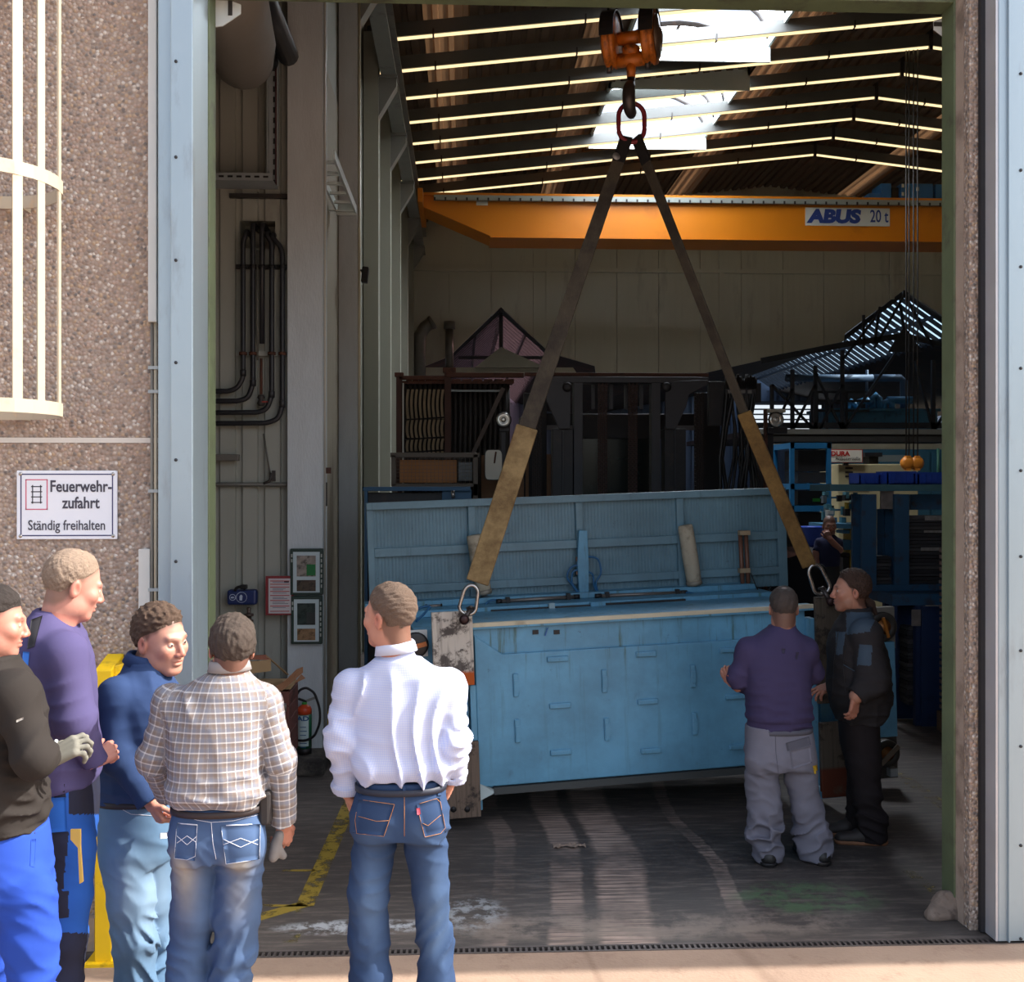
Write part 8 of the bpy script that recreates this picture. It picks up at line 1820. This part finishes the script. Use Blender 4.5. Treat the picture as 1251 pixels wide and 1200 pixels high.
p.core(p.loft, p.arms, [l[:-1] for l in p.legs]); p.body()
# ---------------------------------------------------------------- bald worker far back, hand on chin
Y8 = 13.0
p = Person('bald worker in dark blue T-shirt with a hand on his chin, near the work bench', 1012, Y8, (190,138,116), (60,46,40), (80,64,56), 80)
p.head(1013.5,643,25,R_(172),R_(-4),0,neck=(1012,662,0.0),th=0.006,hn=0.002,stub=0.45,redness=0.1,bald=((0,0.0,0.12),0.09,0.02))
rows = [(692,998,1024,0.13,0.0),(680,998,1025,0.14,0.0),(670,999,1026,0.14,0.0),(662,999,1027,0.12,0.0),(657,1003,1023,0.10,0.0),(653,1008,1019,0.07,0.0)]
sh8 = p.shirt('t_shirt', rows, [[(1001,663,0.0,4.6),(997,674,-0.02,4.6)], [(1024,663,0.0,4.6),(1027,673,-0.05,4.6)]], m_cloth('navy_tee', (48,50,74), 0.1), h=0.014, fold=0.008, wl=0.12, cuff=0.0, cuffs_open=False)
tr8 = p.trousers([(690,998,1024,0.12,0.0),(700,998,1025,0.13,0.0),(712,999,1025,0.12,0.0),(718,1000,1024,0.11,0.0)], [[(1005,715,0.0,6.5),(1004,760,0.0,5.5),(1004,floor_py(Y8,0.07),0.0,5)], [(1018,715,0.0,6.5),(1019,760,0.0,5.5),(1019,floor_py(Y8,0.07),0.0,5)]], m_cloth('dark_grey_twill', (64,64,64), 0.1), h=0.014, fold=0.008)
p.hand((1014,659,-0.17), (-0.35,0.1,0.75), (0.1,0.9,0.2), 0.9, 1, 1.0, arm=(1026,672,-0.08), r=0.042)
p.hand((998,690,-0.05), (0.1,0.0,-1), (0.8,0.2,0), 0.6, -1, 1.0, arm=(997,675,-0.02), r=0.042)
for lg in p.legs: p.shoe(lg[-1][0], 3.1, M_SHOE)
p.core(p.loft, p.arms, [l[:-1] for l in p.legs]); p.body()
# ---------------------------------------------------------------- worker in black behind the brown sleeve
Y9 = 9.6
p = Person('worker in black T-shirt half hidden behind the brown sling sleeve', 974, Y9, (176,124,104), (30,26,26), (56,48,44), 90)
p.head(966,664,33,R_(6),R_(-6),0,neck=(969,690,0.0),th=0.012,hn=0.004)
rows = [(760,950,1000,0.15,0.0),(740,947,1003,0.16,0.0),(715,946,1004,0.16,0.0),(700,947,1002,0.15,0.0),(690,951,995,0.13,0.0),(683,959,985,0.10,0.0),(677,964,976,0.07,0.0)]
p.shirt('t_shirt', rows, [[(951,698,0.0,8),(944,722,0.0,8)], [(1000,698,0.0,8),(1004,722,0.0,8)]], m_cloth('black_tee', (26,25,27), 0.1), h=0.013, fold=0.008, wl=0.12, cuff=0.0, cuffs_open=False)
p.trousers([(756,950,1000,0.13,0.0),(775,949,1001,0.14,0.0),(795,950,1001,0.13,0.0),(803,952,999,0.12,0.0)], [[(962,800,0.0,12.5),(962,850,0.0,10),(962,floor_py(Y9,0.07),0.0,9)], [(988,800,0.0,12.5),(988,850,0.0,10),(988,floor_py(Y9,0.07),0.0,9)]], m_cloth('black_twill', (34,33,36), 0.1), h=0.013, fold=0.008)
p.hand((943,752,0.0), (0,0.1,-1), (0.8,0.2,0), 0.6, 1, 1.0, arm=(944,724,0.0), r=0.042); p.hand((1004,752,0.0), (0,0.1,-1), (-0.8,0.2,0), 0.6, -1, 1.0, arm=(1004,724,0.0), r=0.042)
for lg in p.legs: p.shoe(lg[-1][0], 0.0, M_SHOE)
p.core(p.loft, p.arms, [l[:-1] for l in p.legs]); p.body()
